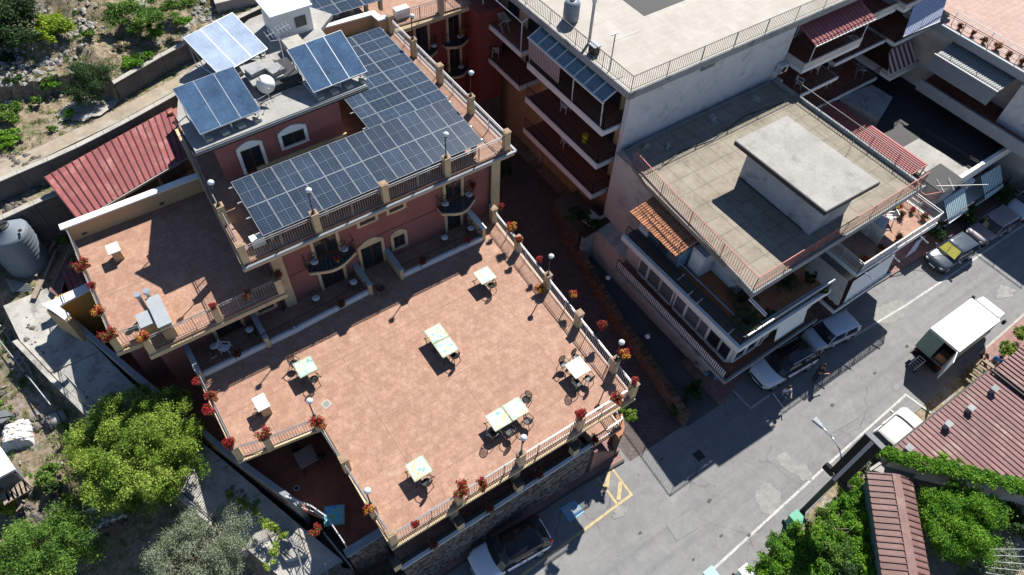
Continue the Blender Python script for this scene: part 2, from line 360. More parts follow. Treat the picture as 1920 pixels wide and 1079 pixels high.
def placer(make):
    st = {}
    def put(loc, rz, label, group=None):
        if 'o' not in st:
            st['o'] = make(); o = st['o']; KIDS[o.name] = list(o.children)
            for ch in o.children: KIDS[ch.name] = list(ch.children)
            o.location = loc; o.rotation_euler = (0, 0, rz); o['label'] = label
            if group: o['group'] = group
            return o
        return copy_tree(st['o'], loc, rz, label, group=group)
    return put
def struct(name, mb, mat, **kw):
    o = build(name, mb, mat, **kw); o['kind'] = 'structure'; return o
def lerp(a, b, t): return tuple(x + (y - x) * t for x, y in zip(a, b))
def railing(parent, pts, h=1.0, mat='metal', sp=.13, post=2.0, w=.035, double=True, bars=True, name='railing'):
    rail = MB(); bal = MB()
    for p, q in zip(pts[:-1], pts[1:]):
        L = math.dist(p, q); up = lambda P, z: (P[0], P[1], P[2] + z)
        rail.bar(up(p, h), up(q, h), w * 1.3, w)
        if double: rail.bar(up(p, h - .14), up(q, h - .14), w * .7)
        rail.bar(up(p, .1), up(q, .1), w * .8)
        n = max(1, round(L / post))
        for i in range(n + 1):
            P = lerp(p, q, i / n); rail.bar(up(P, 0), up(P, h), w)
        n = int(L / sp)
        if bars:
            for i in range(1, n):
                P = lerp(p, q, i / n); bal.bar(up(P, .1), up(P, h - (.14 if double else 0)), .018)
    r = build(name, rail, mat, parent)
    if bal.v: build('balusters', bal, mat, r, kind='stuff')
    return r
def leaves(name, centers, n, size, mat, parent=None, rad=None, up=.5, aspect=.55, kind=None, fill=.55, jit=.22):
    """leaf-sized faces spread through the clumps given as (x, y, z, rx, ry, rz)"""
    C = np.array(centers, float); vol = (C[:, 3] * C[:, 4] * C[:, 5]) ** .67; pr = vol / vol.sum()
    idx = nr.choice(len(C), n, p=pr); c = C[idx]
    d = nr.normal(size=(n, 3)); d /= np.linalg.norm(d, axis=1)[:, None]
    rr = (fill + (1 - fill) * nr.rand(n)) * (1 + .12 * nr.normal(size=n))
    P = c[:, :3] + d * c[:, 3:] * rr[:, None]
    P = P + nr.normal(size=(n, 3)) * c[:, 3:] * jit
    nn = d * .4 + nr.normal(size=(n, 3)) * .7; nn[:, 2] += up; nn /= np.linalg.norm(nn, axis=1)[:, None]
    t = nr.normal(size=(n, 3)); t -= nn * (t * nn).sum(1)[:, None]; t /= np.linalg.norm(t, axis=1)[:, None]
    b = np.cross(nn, t); s = size * (.6 + .8 * nr.rand(n))[:, None]
    V = np.stack([P - t * s, P - b * s * aspect, P + t * s, P + b * s * aspect], 1).reshape(-1, 3)
    if parent: o_ = wloc(parent); V = V - np.array(o_)
    me = bpy.data.meshes.new(name); me.vertices.add(4 * n); me.vertices.foreach_set('co', V.ravel().astype(np.float32))
    me.loops.add(4 * n); me.loops.foreach_set('vertex_index', np.arange(4 * n, dtype=np.int32))
    me.polygons.add(n); me.polygons.foreach_set('loop_start', np.arange(0, 4 * n, 4, dtype=np.int32)); me.polygons.foreach_set('loop_total', np.full(n, 4, dtype=np.int32))
    a = me.attributes.new('rnd', 'FLOAT', 'FACE'); clump = nr.rand(len(C)) * .45
    a.data.foreach_set('value', np.clip(nr.rand(n) * .6 + clump[idx] * .9, 0, 1).astype(np.float32))
    me.update(); me.validate(); me.materials.append(M[mat] if isinstance(mat, str) else mat)
    o = bpy.data.objects.new(name, me); COL.objects.link(o)
    if parent: o.parent = parent
    if kind: o['kind'] = kind
    return o
def clumps(c, r, n, cr, flat=1.0, shell=.55):
    out = []
    for i in range(n):
        d = Vector((rng.gauss(0, 1), rng.gauss(0, 1), rng.gauss(.25, .8))).normalized(); q = shell + (1 - shell) * rng.random()
        if rng.random() < .2: q *= .6
        s = cr * rng.uniform(.6, 1.35)
        out.append((c[0] + d.x * r[0] * q, c[1] + d.y * r[1] * q, c[2] + d.z * r[2] * q, s, s, s * .8 * flat))
    return out
# ------------------------------------------------------------------ ground
def y1f(x): return float(np.interp(x, [-12, -7, -3, 0, 4, 12, 20], [37.0, 38.1, 38.6, 39.3, 40.5, 43.5, 46]))
def y2f(x): return float(np.interp(x, [-12, 0, .7, 5, 10.3, 20], [46, 43.4, 41.5, 43.1, 44.4, 47]))
BORD = [(9, 1.6), (12, .2), (15, -1.0), (20, -2.9), (26, -5.2), (31, -6.7), (36, -7.0)]
def bx(y): return float(np.interp(y, [b[0] for b in BORD], [b[1] for b in BORD]))
PATHZ = ([7.5, 9.5, 12, 15, 20, 26, 31, 35], [0, .6, 1.4, 2.1, 3.1, 4.2, 5.2, 5.6])
def hgt(x, y):
    if x > bx(y) + .0 and y < 33.6 and x > -6.7: return -.03 if x > bx(y) + .8 else 0
    if x > 3.4 and y < 38: return -.03
    if x > 13 and y < 80: return -.03
    if x > 1.4 and y < 12: return -.03
    if y < 34.5:
        p = float(np.interp(y, *PATHZ)); w = bx(y) - x
        return p - float(np.interp(w, [0, 2.3, 2.9, 8], [0, 0, 1.0, 1.5]))
    a, b = y1f(x), y2f(x)
    if y < a - 1.3: return 5.6
    if y < a + .15: return 8.55
    if y < b + .15: return 9.7 + .05 * (y - a)
    return 10.9 + .14 * (y - b) + .25 * math.sin(x * 1.3 + y) * min(1, max(0, (y - b) / 3))
gx = list(np.arange(-24, 62, .35)); gy = list(np.arange(-14, 66, .3))
gx = [-400, -150, -60, -35] + gx + [75, 120, 260, 500]; gy = [-300, -90, -35] + gy + [80, 120, 250, 600]
gv = [(x, y, hgt(x, y)) for y in gy for x in gx]; nx = len(gx)
gb = MB(); gb.v = gv; gb.f = [(j * nx + i, j * nx + i + 1, (j + 1) * nx + i + 1, (j + 1) * nx + i) for j in range(len(gy) - 1) for i in range(nx - 1)]
struct('ground', gb, 'soil')
# street, pavements, alley
rd = MB(); rd.poly3([(2.0, -2.5, .02), (17, .9, .02), (24.5, 1.8, .02), (42, 2.45, .02), (120, 6, .02), (120, 22, .02), (44, 10.2, .02), (2.0, 10.3, .02), (-30, 8.2, .02), (-30, -12, .02)], [tuple(range(10))])
struct('street', rd, 'asphalt')
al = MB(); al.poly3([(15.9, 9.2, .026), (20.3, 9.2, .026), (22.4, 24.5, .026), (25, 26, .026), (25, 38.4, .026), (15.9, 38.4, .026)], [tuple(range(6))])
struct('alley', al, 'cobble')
pv = MB(); pv.prism([(2.2, 9.75), (12.3, 9.7), (15.6, 9.5), (15.7, 10.9), (2.2, 10.9)], 0, .14); struct('pavement', pv, 'pave')
kb = MB(); kb.prism([(2.2, 9.61), (12.3, 9.56), (15.6, 9.36), (15.6, 9.5), (12.3, 9.7), (2.2, 9.75)], 0, .15); struct('kerb', kb, 'mortar')
pv = MB(); pv.prism([(22.7, 8.9), (26, 9.9), (33, 9.9), (44, 9.6), (58, 9.9), (100, 15), (100, 19), (60, 12.4), (44, 12.5), (22.7, 12.5)], 0, .13); struct('pavement', pv, 'pave')
pv = MB(); pv.prism([(38.4, 1.0), (39.5, 2.4), (60, 3.2), (60, 1)], 0, .13); struct('pavement', pv, 'pave')
kb = MB(); kb.prism([(39.45, 2.4), (60, 3.2), (60, 3.34), (39.4, 2.54)], 0, .14); struct('kerb', kb, 'concrete')
# painted markings
def stroke(name, pts, w, mat, z=.03, label=None):
    b = MB()
    for p, q in zip(pts[:-1], pts[1:]):
        p = Vector((*p[:2], 0)); q = Vector((*q[:2], 0)); d = (q - p).normalized(); a = Vector((-d.y, d.x, 0)) * w / 2
        p = p - d * w * .5; q = q + d * w * .5; b.poly3([(v.x, v.y, z) for v in (p - a, q - a, q + a, p + a)], [(0, 1, 2, 3)]); z += .0008
    return struct(name, b, mat)
stroke('parking_line', [(13.2, 2.1), (15.2, 2.2), (21, 2.55), (27, 2.9), (32.9, 3.2), (33.15, 1.6)], .13, 'roadwhite')
stroke('edge_line', [at(1600, 632, 0), at(1700, 572, 0), at(1790, 512, 0), at(1920, 422, 0), (62, 8.4)], .13, 'roadwhite')
stroke('parking_line', [(24.1, 9.6), (24.15, 7.8), (25.7, 7.8)], .12, 'roadwhite', .032)
stroke('yellow_line', [(13.75, 9.5), (13.7, 7.75)], .14, 'yellow')
stroke('yellow_line', [(14.75, 9.5), (14.7, 7.65), (10.7, 7.55), (8.0, 7.5), (2.5, 7.4)], .14, 'yellow', .033)
stroke('yellow_line', [at(1138, 912, 0), at(1141, 883, 0)], .22, 'yellow', .035)
stroke('yellow_line', [at(1160, 935, 0), at(1163, 908, 0)], .22, 'yellow', .035)
b = MB(); q = [at(1050, 953, .034), at(1078, 938, .034), at(1096, 960, .034), at(1068, 980, .034)]; b.poly3(q, [(0, 1, 2, 3)]); struct('disabled_bay_panel', b, 'roadblue')
# wheelchair symbol painted on the bay
b = MB(); zc = .039; cx0, cy0 = at(1072, 956, 0)[:2]
for i in range(16):
    a0 = 2 * math.pi * i / 20 + .9; a1 = 2 * math.pi * (i + 1) / 20 + .9
    b.poly3([(cx0 + .12 + r_ * math.cos(a), cy0 + .02 + r_ * math.sin(a), zc) for r_, a in ((.21, a0), (.26, a0), (.26, a1), (.21, a1))], [(0, 1, 2, 3)])
for (x0, y0, x1, y1, w) in ((-.28, .12, .05, .12, .07), (.0, .12, .0, -.18, .07), (.0, -.18, .35, -.18, .06), (.35, -.18, .42, -.33, .06), (-.02, .0, .2, .0, .05)):
    p = Vector((cx0 + x0, cy0 + y0, 0)); q = Vector((cx0 + x1, cy0 + y1, 0)); d = (q - p).normalized(); a = Vector((-d.y, d.x, 0)) * w / 2; zc += .0008
    b.poly3([(v.x, v.y, zc) for v in (p - a, q - a, q + a, p + a)], [(0, 1, 2, 3)])
b.poly3([(cx0 - .38 + .07 * math.cos(i * .785), cy0 + .12 + .07 * math.sin(i * .785), zc + .001) for i in range(8)], [tuple(range(8))])
struct('wheelchair_symbol', b, 'roadwhite')
def blob(name, c, rx, ry, mat, z, n=26, rz=0, jag=.25):
    pts = []
    for i in range(n):
        a = 2 * math.pi * i / n; r_ = 1 + jag * (rng.random() - .5) * 2; x, y = rx * r_ * math.cos(a), ry * r_ * math.sin(a)
        pts.append((c[0] + x * math.cos(rz) - y * math.sin(rz), c[1] + x * math.sin(rz) + y * math.cos(rz), z))
    b = MB(); b.poly3(pts, [tuple(range(n))]); return struct(name, b, mat)
M['patchpale'] = surf('pale_cement_patch', (.255, .25, .235), .9, .25, 2.5, stain=(.20, .198, .19), rnd=.1)
M['patchgrey'] = surf('grey_road_patch', (.20, .20, .195), .9, .18, 2.5)
blob('road_patch', at(1485, 872, 0), 1.0, .55, 'patchpale', .031, rz=1.9, jag=.16); blob('road_patch', at(1492, 862, 0), .45, .3, 'patchgrey', .0345, rz=1.2)
blob('road_patch', at(1440, 935, 0), .9, .65, 'patchpale', .0285, rz=.8, jag=.2); blob('road_patch', at(1510, 890, 0), .42, .38, 'patchpale', .0353)
blob('road_patch', at(1165, 960, 0), .5, .28, 'patchpale', .036, jag=.35)
blob('road_patch', at(1885, 548, 0), .8, .5, 'patchpale', .031, jag=.3); blob('road_patch', at(1670, 585, 0), 1.4, .7, 'patchpale', .027, rz=-.3, jag=.3)
for c4 in (((1540, 800), (1600, 765), (1612, 782), (1552, 818)), ((1250, 985), (1300, 955), (1318, 985), (1268, 1016)), ((1090, 870), (1118, 853), (1130, 872), (1103, 890))):
    struct('road_patch', MB().poly3([(*at(*q_, 0)[:2], .0365) for q_ in c4], [(3, 2, 1, 0)]), 'patchgrey')
blob('road_patch', at(1680, 727, 0), .28, .22, 'patchgrey', .031, jag=.05, n=12); blob('road_patch', at(1585, 612, 0), .45, .3, 'pink', .027, jag=.1)
mh = thing('manhole_cover', at(1310, 855, .03), 'square dark manhole cover set in the shaded street', 'manhole cover')
mx_, my_ = at(1310, 855, 0)[:2]
build('frame', MB().box(mx_ - .36, my_ - .36, .03, mx_ + .36, my_ + .36, .045), 'patchpale', mh); build('lid', MB().box(mx_ - .28, my_ - .28, .03, mx_ + .28, my_ + .28, .052), 'iron', mh)

# ------------------------------------------------------------------ the hotel
hotel = thing('hotel_building', (9, 20, 0), 'pink rendered hotel with cream trim, tiled terraces and solar roof', 'building')
def hp(name, mb, mat, **kw): return build(name, mb, mat, hotel, **kw)
hp('wall', MB().box(3.45, 25, 0, 17.3, 38.0, 10.6), 'pink')
hp('wall', MB().box(-3.2, 25, 3.0, 3.43, 33.6, 8.1), 'pink')
hp('wall', MB().box(-4.35, 25.9, 3.0, -3.22, 33.5, 8.1), 'pink')
hp('wall', MB().box(3.0, 33.8, 5.6, 3.43, 38.0, 10.6), 'pink')
# terrace slab over the gallery
TP = [(-2.0, 25), (-2.0, 18.0), (2.0, 17.45), (2.1, 10.5), (15.8, 10.35), (16.45, 25)]
hp('terrace_slab', MB().prism(TP, 5.82, 6.0), 'terrace')
hp('slab_edge', MB().prism([(-2.12, 25), (-2.12, 17.87), (1.87, 17.3), (1.97, 10.36), (15.8, 10.2), (16.6, 25)], 5.8, 5.94), 'cream')
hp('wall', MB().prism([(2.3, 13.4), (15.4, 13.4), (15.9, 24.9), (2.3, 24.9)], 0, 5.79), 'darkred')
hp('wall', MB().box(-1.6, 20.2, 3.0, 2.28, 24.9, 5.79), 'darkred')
hp('gallery_floor', MB().prism([(2.2, 10.2), (15.5, 10.2), (15.6, 13.39), (2.2, 13.39)], 2.75, 3.0), 'terrace')
for x in (5.4, 9.0, 12.6): hp('column', MB().box(x - .17, 10.75, 3.0, x + .17, 11.1, 5.79), 'cream')
# rubble front wall of the gallery, stone by stone
def stone_wall(par, p0, p1, z0, z1, ny, rows, cols, thick=.3, cap=True, mat='stone'):
    """ny: outward normal; stones are separate pieces sharing a few meshes"""
    p0 = Vector((*p0, 0)); p1 = Vector((*p1, 0)); L = (p1 - p0).length; d = (p1 - p0) / L; nrm = Vector((*ny, 0)); ang = math.atan2(d.y, d.x)
    mid = (p0 + p1) / 2 - nrm * thick / 2
    core = build('mortar_core', MB().obox((mid.x, mid.y, (z0 + z1) / 2), L, thick, z1 - z0, ang), 'mortar', par)
    protos = []
    for kk in range(5):
        bm = MB(); a = []
        for (u, v) in ((-.5, -.5), (0, -.54), (.5, -.46), (.53, 0), (.5, .5), (.05, .52), (-.5, .5), (-.54, .02)): a.append((u * rng.uniform(.86, 1.02), v * rng.uniform(.84, 1.02)))
        bm.poly3([(u, 0, v) for u, v in a] + [(u * .78, -.07, v * .78) for u, v in a], [tuple(range(8, 16))] + [(i, (i + 1) % 8, 8 + (i + 1) % 8, 8 + i) for i in range(8)])
        me = bpy.data.meshes.new('stone'); me.from_pydata(bm.v, [], bm.f); me.materials.append(M[mat]); protos.append(me)
    off = wloc(par); rh = (z1 - z0) / rows; n = 0
    for r_ in range(rows):
        x = rng.uniform(-.3, 0)
        while x < L:
            w = L / cols * rng.uniform(.6, 1.5)
            xa, xb = max(0, x), min(L, x + w); x += w
            if xb - xa < .12: continue
            o = bpy.data.objects.new('stone', protos[rng.randrange(5)]); COL.objects.link(o); o.parent = par
            q = p0 + d * (xa + xb) / 2 + nrm * .004; o.location = (q.x - off.x, q.y - off.y, z0 + rh * (r_ + .5) - off.z)
            o.scale = ((xb - xa) * .96, rng.uniform(.6, 1.6), rh * .94); 
            o.rotation_euler = (0, rng.uniform(-.05, .05), math.atan2(nrm.y, nrm.x) + math.pi / 2); n += 1
    return n
stone_wall(hotel, (2.2, 10.15), (13.2, 10.05), .1, 3.75, (0, -1), 11, 22)
hp('wall_cap', MB().box(2.05, 9.99, 3.75, 13.25, 10.17, 3.84), 'white')
hp('wall_cap', MB().box(2.05, 10.17, 3.74, 13.25, 10.34, 3.80), 'mortar')
for px_, py_ in ((1078, 838), (974, 908), (866, 985), (747, 1064)):
    x, y, _ = at(px_, py_, 4.6); hp('planter_post', MB().box(x - .18, 10.05, 3.86, x + .18, 10.41, 4.62), 'cream'); 
    hp('post_cap', MB().box(x - .22, 10.01, 4.62, x + .22, 10.45, 4.70).box(x - .15, 10.08, 4.70, x + .15, 10.38, 4.78), 'mortar')
hp('end_wall', MB().box(13.2, 10.1, .1, 13.45, 11.0, 3.0), 'stone')
for i in range(9): hp('stair_step', MB().box(13.5 + i * .24, 9.95, .14, 13.74 + i * .24, 11.2, 2.7 - i * .28), 'pave')
railing(hotel, [(13.4, 10.3, 3), (15.45, 10.3, 3), (15.6, 12.9, 3)], 1.0)
# arch planter wall at the street corner
pw = thing('planter_wall', (15.9, 10.4, 0), 'orange curved low wall at the street corner below the terrace', 'wall')
build('curved_wall', MB().prism([(15.3, 9.9), (15.9, 10.35), (16.3, 11.0), (16.05, 11.1), (15.65, 10.6), (15.15, 10.15)], .1, 2.3), 'mortar', pw)
build('wall_top', MB().prism([(15.28, 9.86), (15.93, 10.32), (16.36, 11.02), (16.0, 11.15), (15.62, 10.64), (15.1, 10.16)], 2.3, 2.42), 'clay', pw)

# roof deck, cornices
RD = [(2.2, 24.55), (17.65, 24.5), (17.45, 38.2), (13.0, 39.4), (2.9, 36.2), (2.35, 30)]
hp('roof_deck', MB().prism(RD, 10.62, 10.9), 'terrace')
hp('cornice', MB().prism([(2.05, 24.42), (17.8, 24.36), (17.6, 38.3), (16.9, 38.3), (17.0, 25.1), (2.9, 25.1), (3.3, 36), (2.6, 36)], 10.5, 10.74), 'cream')
hp('gutter', MB().bar((2.0, 24.36, 10.8), (17.85, 24.3, 10.8), .12).bar((17.85, 24.3, 10.8), (17.6, 38, 10.8), .12), 'slabcap')
# left roof terrace
LT = [(-4.6, 33.3), (-4.6, 25.1), (-3.35, 25.0), (-3.35, 24.05), (3.44, 24.05), (3.44, 33.3)]
hp('terrace_slab', MB().prism(LT, 8.15, 8.4), 'terrace')
hp('cornice', MB().prism([(-4.72, 33.3), (-4.72, 24.98), (-3.47, 24.88), (-3.47, 23.93), (3.5, 23.93), (3.5, 33.28)], 8.02, 8.28), 'cream')
pwl = hp('parapet_wall', MB().box(-4.6, 33.1, 8.4, 3.0, 33.35, 9.45), 'creamwall')
build('coping', MB().box(-4.75, 33.02, 9.45, 3.05, 33.45, 9.54), 'white', pwl)
for x in (-3.9, .2): build('vent_grille', MB().box(x - .12, 33.06, 8.6, x + .12, 33.1, 8.75), 'mortar', pwl)
# flues and low box
fl = hp('flue_box', MB().box(-2.45, 24.3, 8.4, -1.9, 26.2, 9.5), 'creamwall')
build('flue_cap', MB().box(-2.5, 24.25, 9.5, -1.85, 26.25, 9.57), 'slabcap', fl)
fl2 = hp('flue_box', MB().box(-3.1, 24.9, 8.4, -2.5, 25.6, 9.35), 'creamwall'); build('flue_cap', MB().box(-3.2, 24.8, 9.35, -2.4, 25.7, 9.42), 'slabcap', fl2)
for x in (-2.7, -2.28):
    c_ = hp('flue_pipe', MB().cyl((x, 26.45, 8.4), (x, 26.45, 9.75), .12), 'alu'); build('cowl', MB().cyl((x, 26.45, 9.75), (x, 26.45, 9.9), .17), 'alu', c_)
bxx = thing('barbecue_box', (-2.9, 30.8, 8.4), 'small cream box with grey lid standing on the left roof terrace', 'box')
build('body', MB().box(-3.1, 30.5, 8.4, -2.65, 31.0, 9.1), 'creamwall', bxx); build('lid', MB().box(-3.2, 30.4, 9.1, -2.6, 31.1, 9.17), 'white', bxx)
bxx = thing('barbecue_box', (0, 19.7, 6), 'cream box with grey lid on the terrace near the left railing', 'box')
build('body', MB().box(-.2, 19.35, 6, .25, 19.95, 6.75), 'creamwall', bxx); build('lid', MB().box(-.3, 19.3, 6.75, .3, 20.15, 6.82), 'white', bxx)
hh = thing('rolled_hose', (-.5, 19.4, 6), 'coiled dark garden hose beside the cream box on the terrace', 'hose')
build('coil', MB().tube([(-.45 + .16 * math.cos(a / 3), 19.45 + .16 * math.sin(a / 3), 6.3 + .02 * a) for a in range(24)], .025), 'iron', hh, smooth=True)

# upper room on the roof, its slab, stair box
hp('room_wall', MB().prism([(3.55, 30.35), (10.35, 30.35), (10.4, 37), (9, 37.2), (3.9, 35.2)], 10.9, 13.66), 'pink')
hp('plinth', MB().box(5.2, 30.25, 10.9, 10.45, 30.35, 11.12), 'cream')
RS = [(2.6, 29.75), (11.95, 30.05), (12.1, 36.0), (13.3, 37.0), (11.9, 39.4), (9.0, 39.0), (3.8, 35.6), (2.65, 32.6)]
hp('room_roof', MB().prism(RS, 13.66, 13.9), 'roofcrete')
hp('fascia', MB().prism([(2.57, 29.7), (11.98, 30.0), (11.98, 30.07), (2.57, 29.77)], 13.62, 13.84), 'slabcap')
hp('gutter', MB().bar((2.5, 29.62, 13.72), (12.0, 29.95, 13.72), .09).bar((2.5, 29.62, 13.72), (2.52, 32.6, 13.72), .09), 'iron')
sb = hp('stair_box', MB().box(9.55, 36.15, 13.9, 11.75, 38.0, 15.4), 'bluepaint'); sb.data.materials[0] = M['white']
build('box_roof', MB().box(9.4, 36.0, 15.4, 11.9, 38.2, 15.5), 'white', sb)
build('box_window', MB().box(10.75, 36.1, 14.35, 11.4, 36.16, 14.95), 'pane', sb)
def trimmed(x0, x1, z0, z1, y=25.0, arch=0, sill=True, tw=.17, parent=None, door=False, sgn=-1):
    """framed opening on a wall whose outer face is the plane y (facing -y)"""
    par = parent or hotel; tr = MB(); tk = .09
    tr.box(x0 - tw, y - tk, z0 - (0 if door else tw * .8), x0, y - .002, z1); tr.box(x1, y - tk, z0 - (0 if door else tw * .8), x1 + tw, y - .002, z1)
    if not door: tr.box(x0, y - tk * 1.2, z0 - tw * .8, x1, y - .002, z0)
    if arch:
        n = 8
        for i in range(n):
            u0, u1 = i / n, (i + 1) / n; f = lambda u: z1 + arch * math.sin(math.pi * u)
            X0, X1 = x0 - tw + (x1 - x0 + 2 * tw) * u0, x0 - tw + (x1 - x0 + 2 * tw) * u1
            tr.poly3([(X0, y - tk, z1 - .001), (X1, y - tk, z1 - .001), (X1, y - tk, f(u1) + tw), (X0, y - tk, f(u0) + tw), (X0, y - .002, f(u0) + tw), (X1, y - .002, f(u1) + tw)], [(0, 1, 2, 3), (3, 2, 5, 4)])
    else: tr.box(x0 - tw, y - tk, z1, x1 + tw, y - .002, z1 + tw)
    kind_ = 'door' if door else 'window'
    o = build(kind_, MB().box(x0, y - .022, z0, x1, y - .003, z1), 'brownwood', par)
    w = (x1 - x0) / 2
    for i in range(2): build('pane', MB().box(x0 + i * w + .07, y - .03, z0 + (.25 if door else .06), x0 + (i + 1) * w - .07, y - .023, z1 - .07), 'pane', o)
    build('trim', tr, 'cream' if par is hotel else 'white', o)
    return o
# third floor room openings (white surrounds)
for a in ((4.65, 5.7, 10.95, 12.5, True), (6.9, 8.15, 11.7, 12.5, False)):
    o = trimmed(a[0], a[1], a[2], a[3], 30.35, .28, door=a[4]); o.children[2].data.materials[0] = M['white']
# facade
trimmed(5.7, 6.95, 8.45, 10.0, door=True); trimmed(13.6, 14.6, 8.45, 10.0, door=True)
trimmed(8.35, 9.25, 9.65, 10.25); trimmed(10.1, 10.95, 9.65, 10.25)
trimmed(8.1, 9.35, 6.02, 7.85, arch=.35, door=True); trimmed(10.1, 10.8, 6.65, 7.6, arch=.3)
trimmed(5.65, 6.9, 6.02, 7.6, door=True); trimmed(13.6, 14.5, 6.02, 7.6, door=True)
trimmed(1.95, 2.8, 6.55, 7.1); trimmed(-.35, .95, 6.02, 7.3, door=True)
hp('pilaster', MB().box(3.42, 24.85, 6.0, 4.0, 25.0, 10.5), 'cream')
hp('pilaster', MB().box(16.6, 24.85, 6.0, 17.2, 25.0, 10.5), 'cream')
# curved balconies
def balcony(xc, y, z, w, d, par=None):
    par = par or hotel
    f = lambda u: y - d * (.55 + .45 * (math.sin(math.pi * u) ** 1.2)) ; n = 12
    ed = [(xc - w / 2 + w * i / n, f(i / n)) for i in range(n + 1)]
    o = build('balcony', MB().prism([(xc - w / 2, y - .003)] + ed + [(xc + w / 2, y - .003)], z - .2, z - .02), 'cream', par)
    ins = [(xc - w / 2 + .05, y - .004)] + [(p[0], p[1] + .06) for p in ed] + [(xc + w / 2 - .05, y - .004)]
    build('floor', MB().prism(ins, z - .02, z), 'paneb', o)
    pts = [(xc - w / 2, y, z)] + [(p[0], p[1] + .04, z) for p in ed] + [(xc + w / 2, y, z)]
    r = MB(); bl = MB()
    for p, q in zip(pts[:-1], pts[1:]):
        for h in (.06, .95): r.bar((p[0], p[1], z + h), (q[0], q[1], z + h), .03)
        L = math.dist(p, q); nn = max(1, int(L / .13))
        for i in range(nn): P = lerp(p, q, i / nn); bl.bar((P[0], P[1], z + .06), (P[0], P[1], z + .95), .016)
    rr = build('railing', r, 'iron', o); build('balusters', bl, 'iron', rr, kind='stuff')
    return o
balcony(6.35, 25, 8.4, 2.7, 1.0); balcony(14.1, 25, 8.4, 2.2, 1.1)
# back wing along the courtyard
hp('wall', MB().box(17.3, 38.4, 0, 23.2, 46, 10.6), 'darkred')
hp('wall', MB().box(13.2, 38.8, 5, 17.28, 46, 10.7), 'pink')
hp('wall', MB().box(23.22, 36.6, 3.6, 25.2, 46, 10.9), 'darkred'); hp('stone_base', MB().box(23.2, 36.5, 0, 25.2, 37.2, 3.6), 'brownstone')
hp('roof_deck', MB().prism([(13.0, 39.42), (17.46, 38.22), (23.5, 37.9), (23.5, 47), (13, 47)], 10.7, 10.92), 'terrace')
hp('cornice', MB().box(17.62, 37.8, 10.55, 23.6, 38.35, 10.8), 'cream')
pr_ = hp('parapet_wall', MB().prism([(13.05, 38.95), (16.5, 38.7), (16.6, 37.9), (17.4, 37.9), (17.4, 38.1), (16.8, 38.1), (16.7, 38.95), (13.05, 39.2)], 10.93, 11.9), 'creamwall')
build('coping', MB().prism([(13.0, 38.88), (16.42, 38.62), (16.5, 37.82), (17.5, 37.82), (17.5, 38.16), (16.9, 38.18), (16.8, 39.02), (13.0, 39.28)], 11.9, 11.99), 'white', pr_)
for x0, x1, z0, z1 in ((19.3, 20.2, 8.3, 10.3), (21.85, 22.7, 8.3, 10.3), (21.85, 22.7, 5.8, 7.7), (19.3, 20.2, 5.8, 7.7)):
    trimmed(x0, x1, z0, z1, 38.4, door=True); balcony((x0 + x1) / 2, 38.4, z0, 1.9, .85)
# low patio walls on the terrace
CURB = [(-1.85, 23.1, 3.15, 23.1), (3.15, 23.1, 7.6, 23.3), (9.6, 23.3, 15.0, 23.2)]
for x0, y0, x1, y1 in CURB:
    o = hp('kerb_wall', MB().prism([(x0, y0), (x1, y1), (x1, y1 + .22), (x0, y0 + .22)], 6.0, 6.32), 'white')
    railing(hotel, [(x0 + .1, y0 + .11, 6.32), (x1 - .1, y1 + .11, 6.32)], .7, 'iron', bars=False, double=False)
for x, y0, y1 in ((1.62, 23.0, 25), (7.65, 23.2, 25), (9.6, 23.2, 25)):
    o = hp('side_wall', MB().box(x - .1, y0, 6, x + .1, y1 - .002, 6.85), 'cream'); build('coping', MB().box(x - .14, y0 - .04, 6.85, x + .14, y1 - .004, 6.92), 'slabcap', o)
sw = hp('side_wall', MB().box(14.95, 23.2, 6, 15.15, 24.9, 7.0), 'cream'); build('coping', MB().box(14.9, 23.15, 7.0, 15.2, 24.9, 7.07), 'white', sw)
sw = hp('side_wall', MB().box(-2.0, 22.9, 6, -1.82, 25, 7.0), 'cream'); build('coping', MB().box(-2.03, 22.85, 7.0, -1.78, 25, 7.06), 'slabcap', sw)
# pillars: terrace rails, roof rails, left terrace rails
def pillar(x, y, z0, z1, s=.17):
    o = hp('pillar', MB().box(x - s, y - s, z0, x + s, y + s, z1), 'cream'); build('pillar_cap', MB().box(x - s - .03, y - s - .03, z1, x + s + .03, y + s + .03, z1 + .05).box(x - s + .05, y - s + .05, z1 + .05, x + s - .05, y + s - .05, z1 + .07), 'capstone', o)
    return o
TPIL = [(-1.92, 18.1), (-.55, 17.75), (1.8, 17.42), (2.0, 14.8), (2.05, 12.2), (2.2, 10.65), (5.55, 10.6), (8.95, 10.58), (12.4, 10.52), (15.75, 10.5), (15.85, 12.1), (16.05, 15.4), (16.15, 18.4), (16.3, 21.5), (16.35, 24.2)]
for x, y in TPIL: pillar(x, y, 5.9, 7.12)
RPIL = [(2.35, 24.72), (6.1, 24.7), (9.9, 24.7), (13.6, 24.68), (17.45, 24.7), (17.4, 28.3), (17.35, 31.7), (17.3, 34.8), (17.3, 37.8), (2.45, 27.6), (21.2, 38.1)]
for x, y in RPIL: pillar(x, y, 10.8, 12.1)
LPIL = [(-4.5, 25.2), (-3.25, 24.2), (.05, 24.2), (3.3, 24.2)]
for x, y in LPIL: pillar(x, y, 8.3, 9.4)
for pts, mt in (([(-1.92, 22.9, 6), (-1.92, 18.1, 6), (-.55, 17.75, 6), (1.8, 17.42, 6)], 'metal'), ([(1.8, 17.42, 6), (2.05, 12.2, 6), (2.2, 10.6, 6)], 'metal'),
                ([(2.2, 10.6, 6), (15.75, 10.46, 6)], 'metal'), ([(15.75, 10.46, 6), (16.38, 24.7, 6)], 'whitemetal')):
    railing(hotel, pts, 1.0, mt)
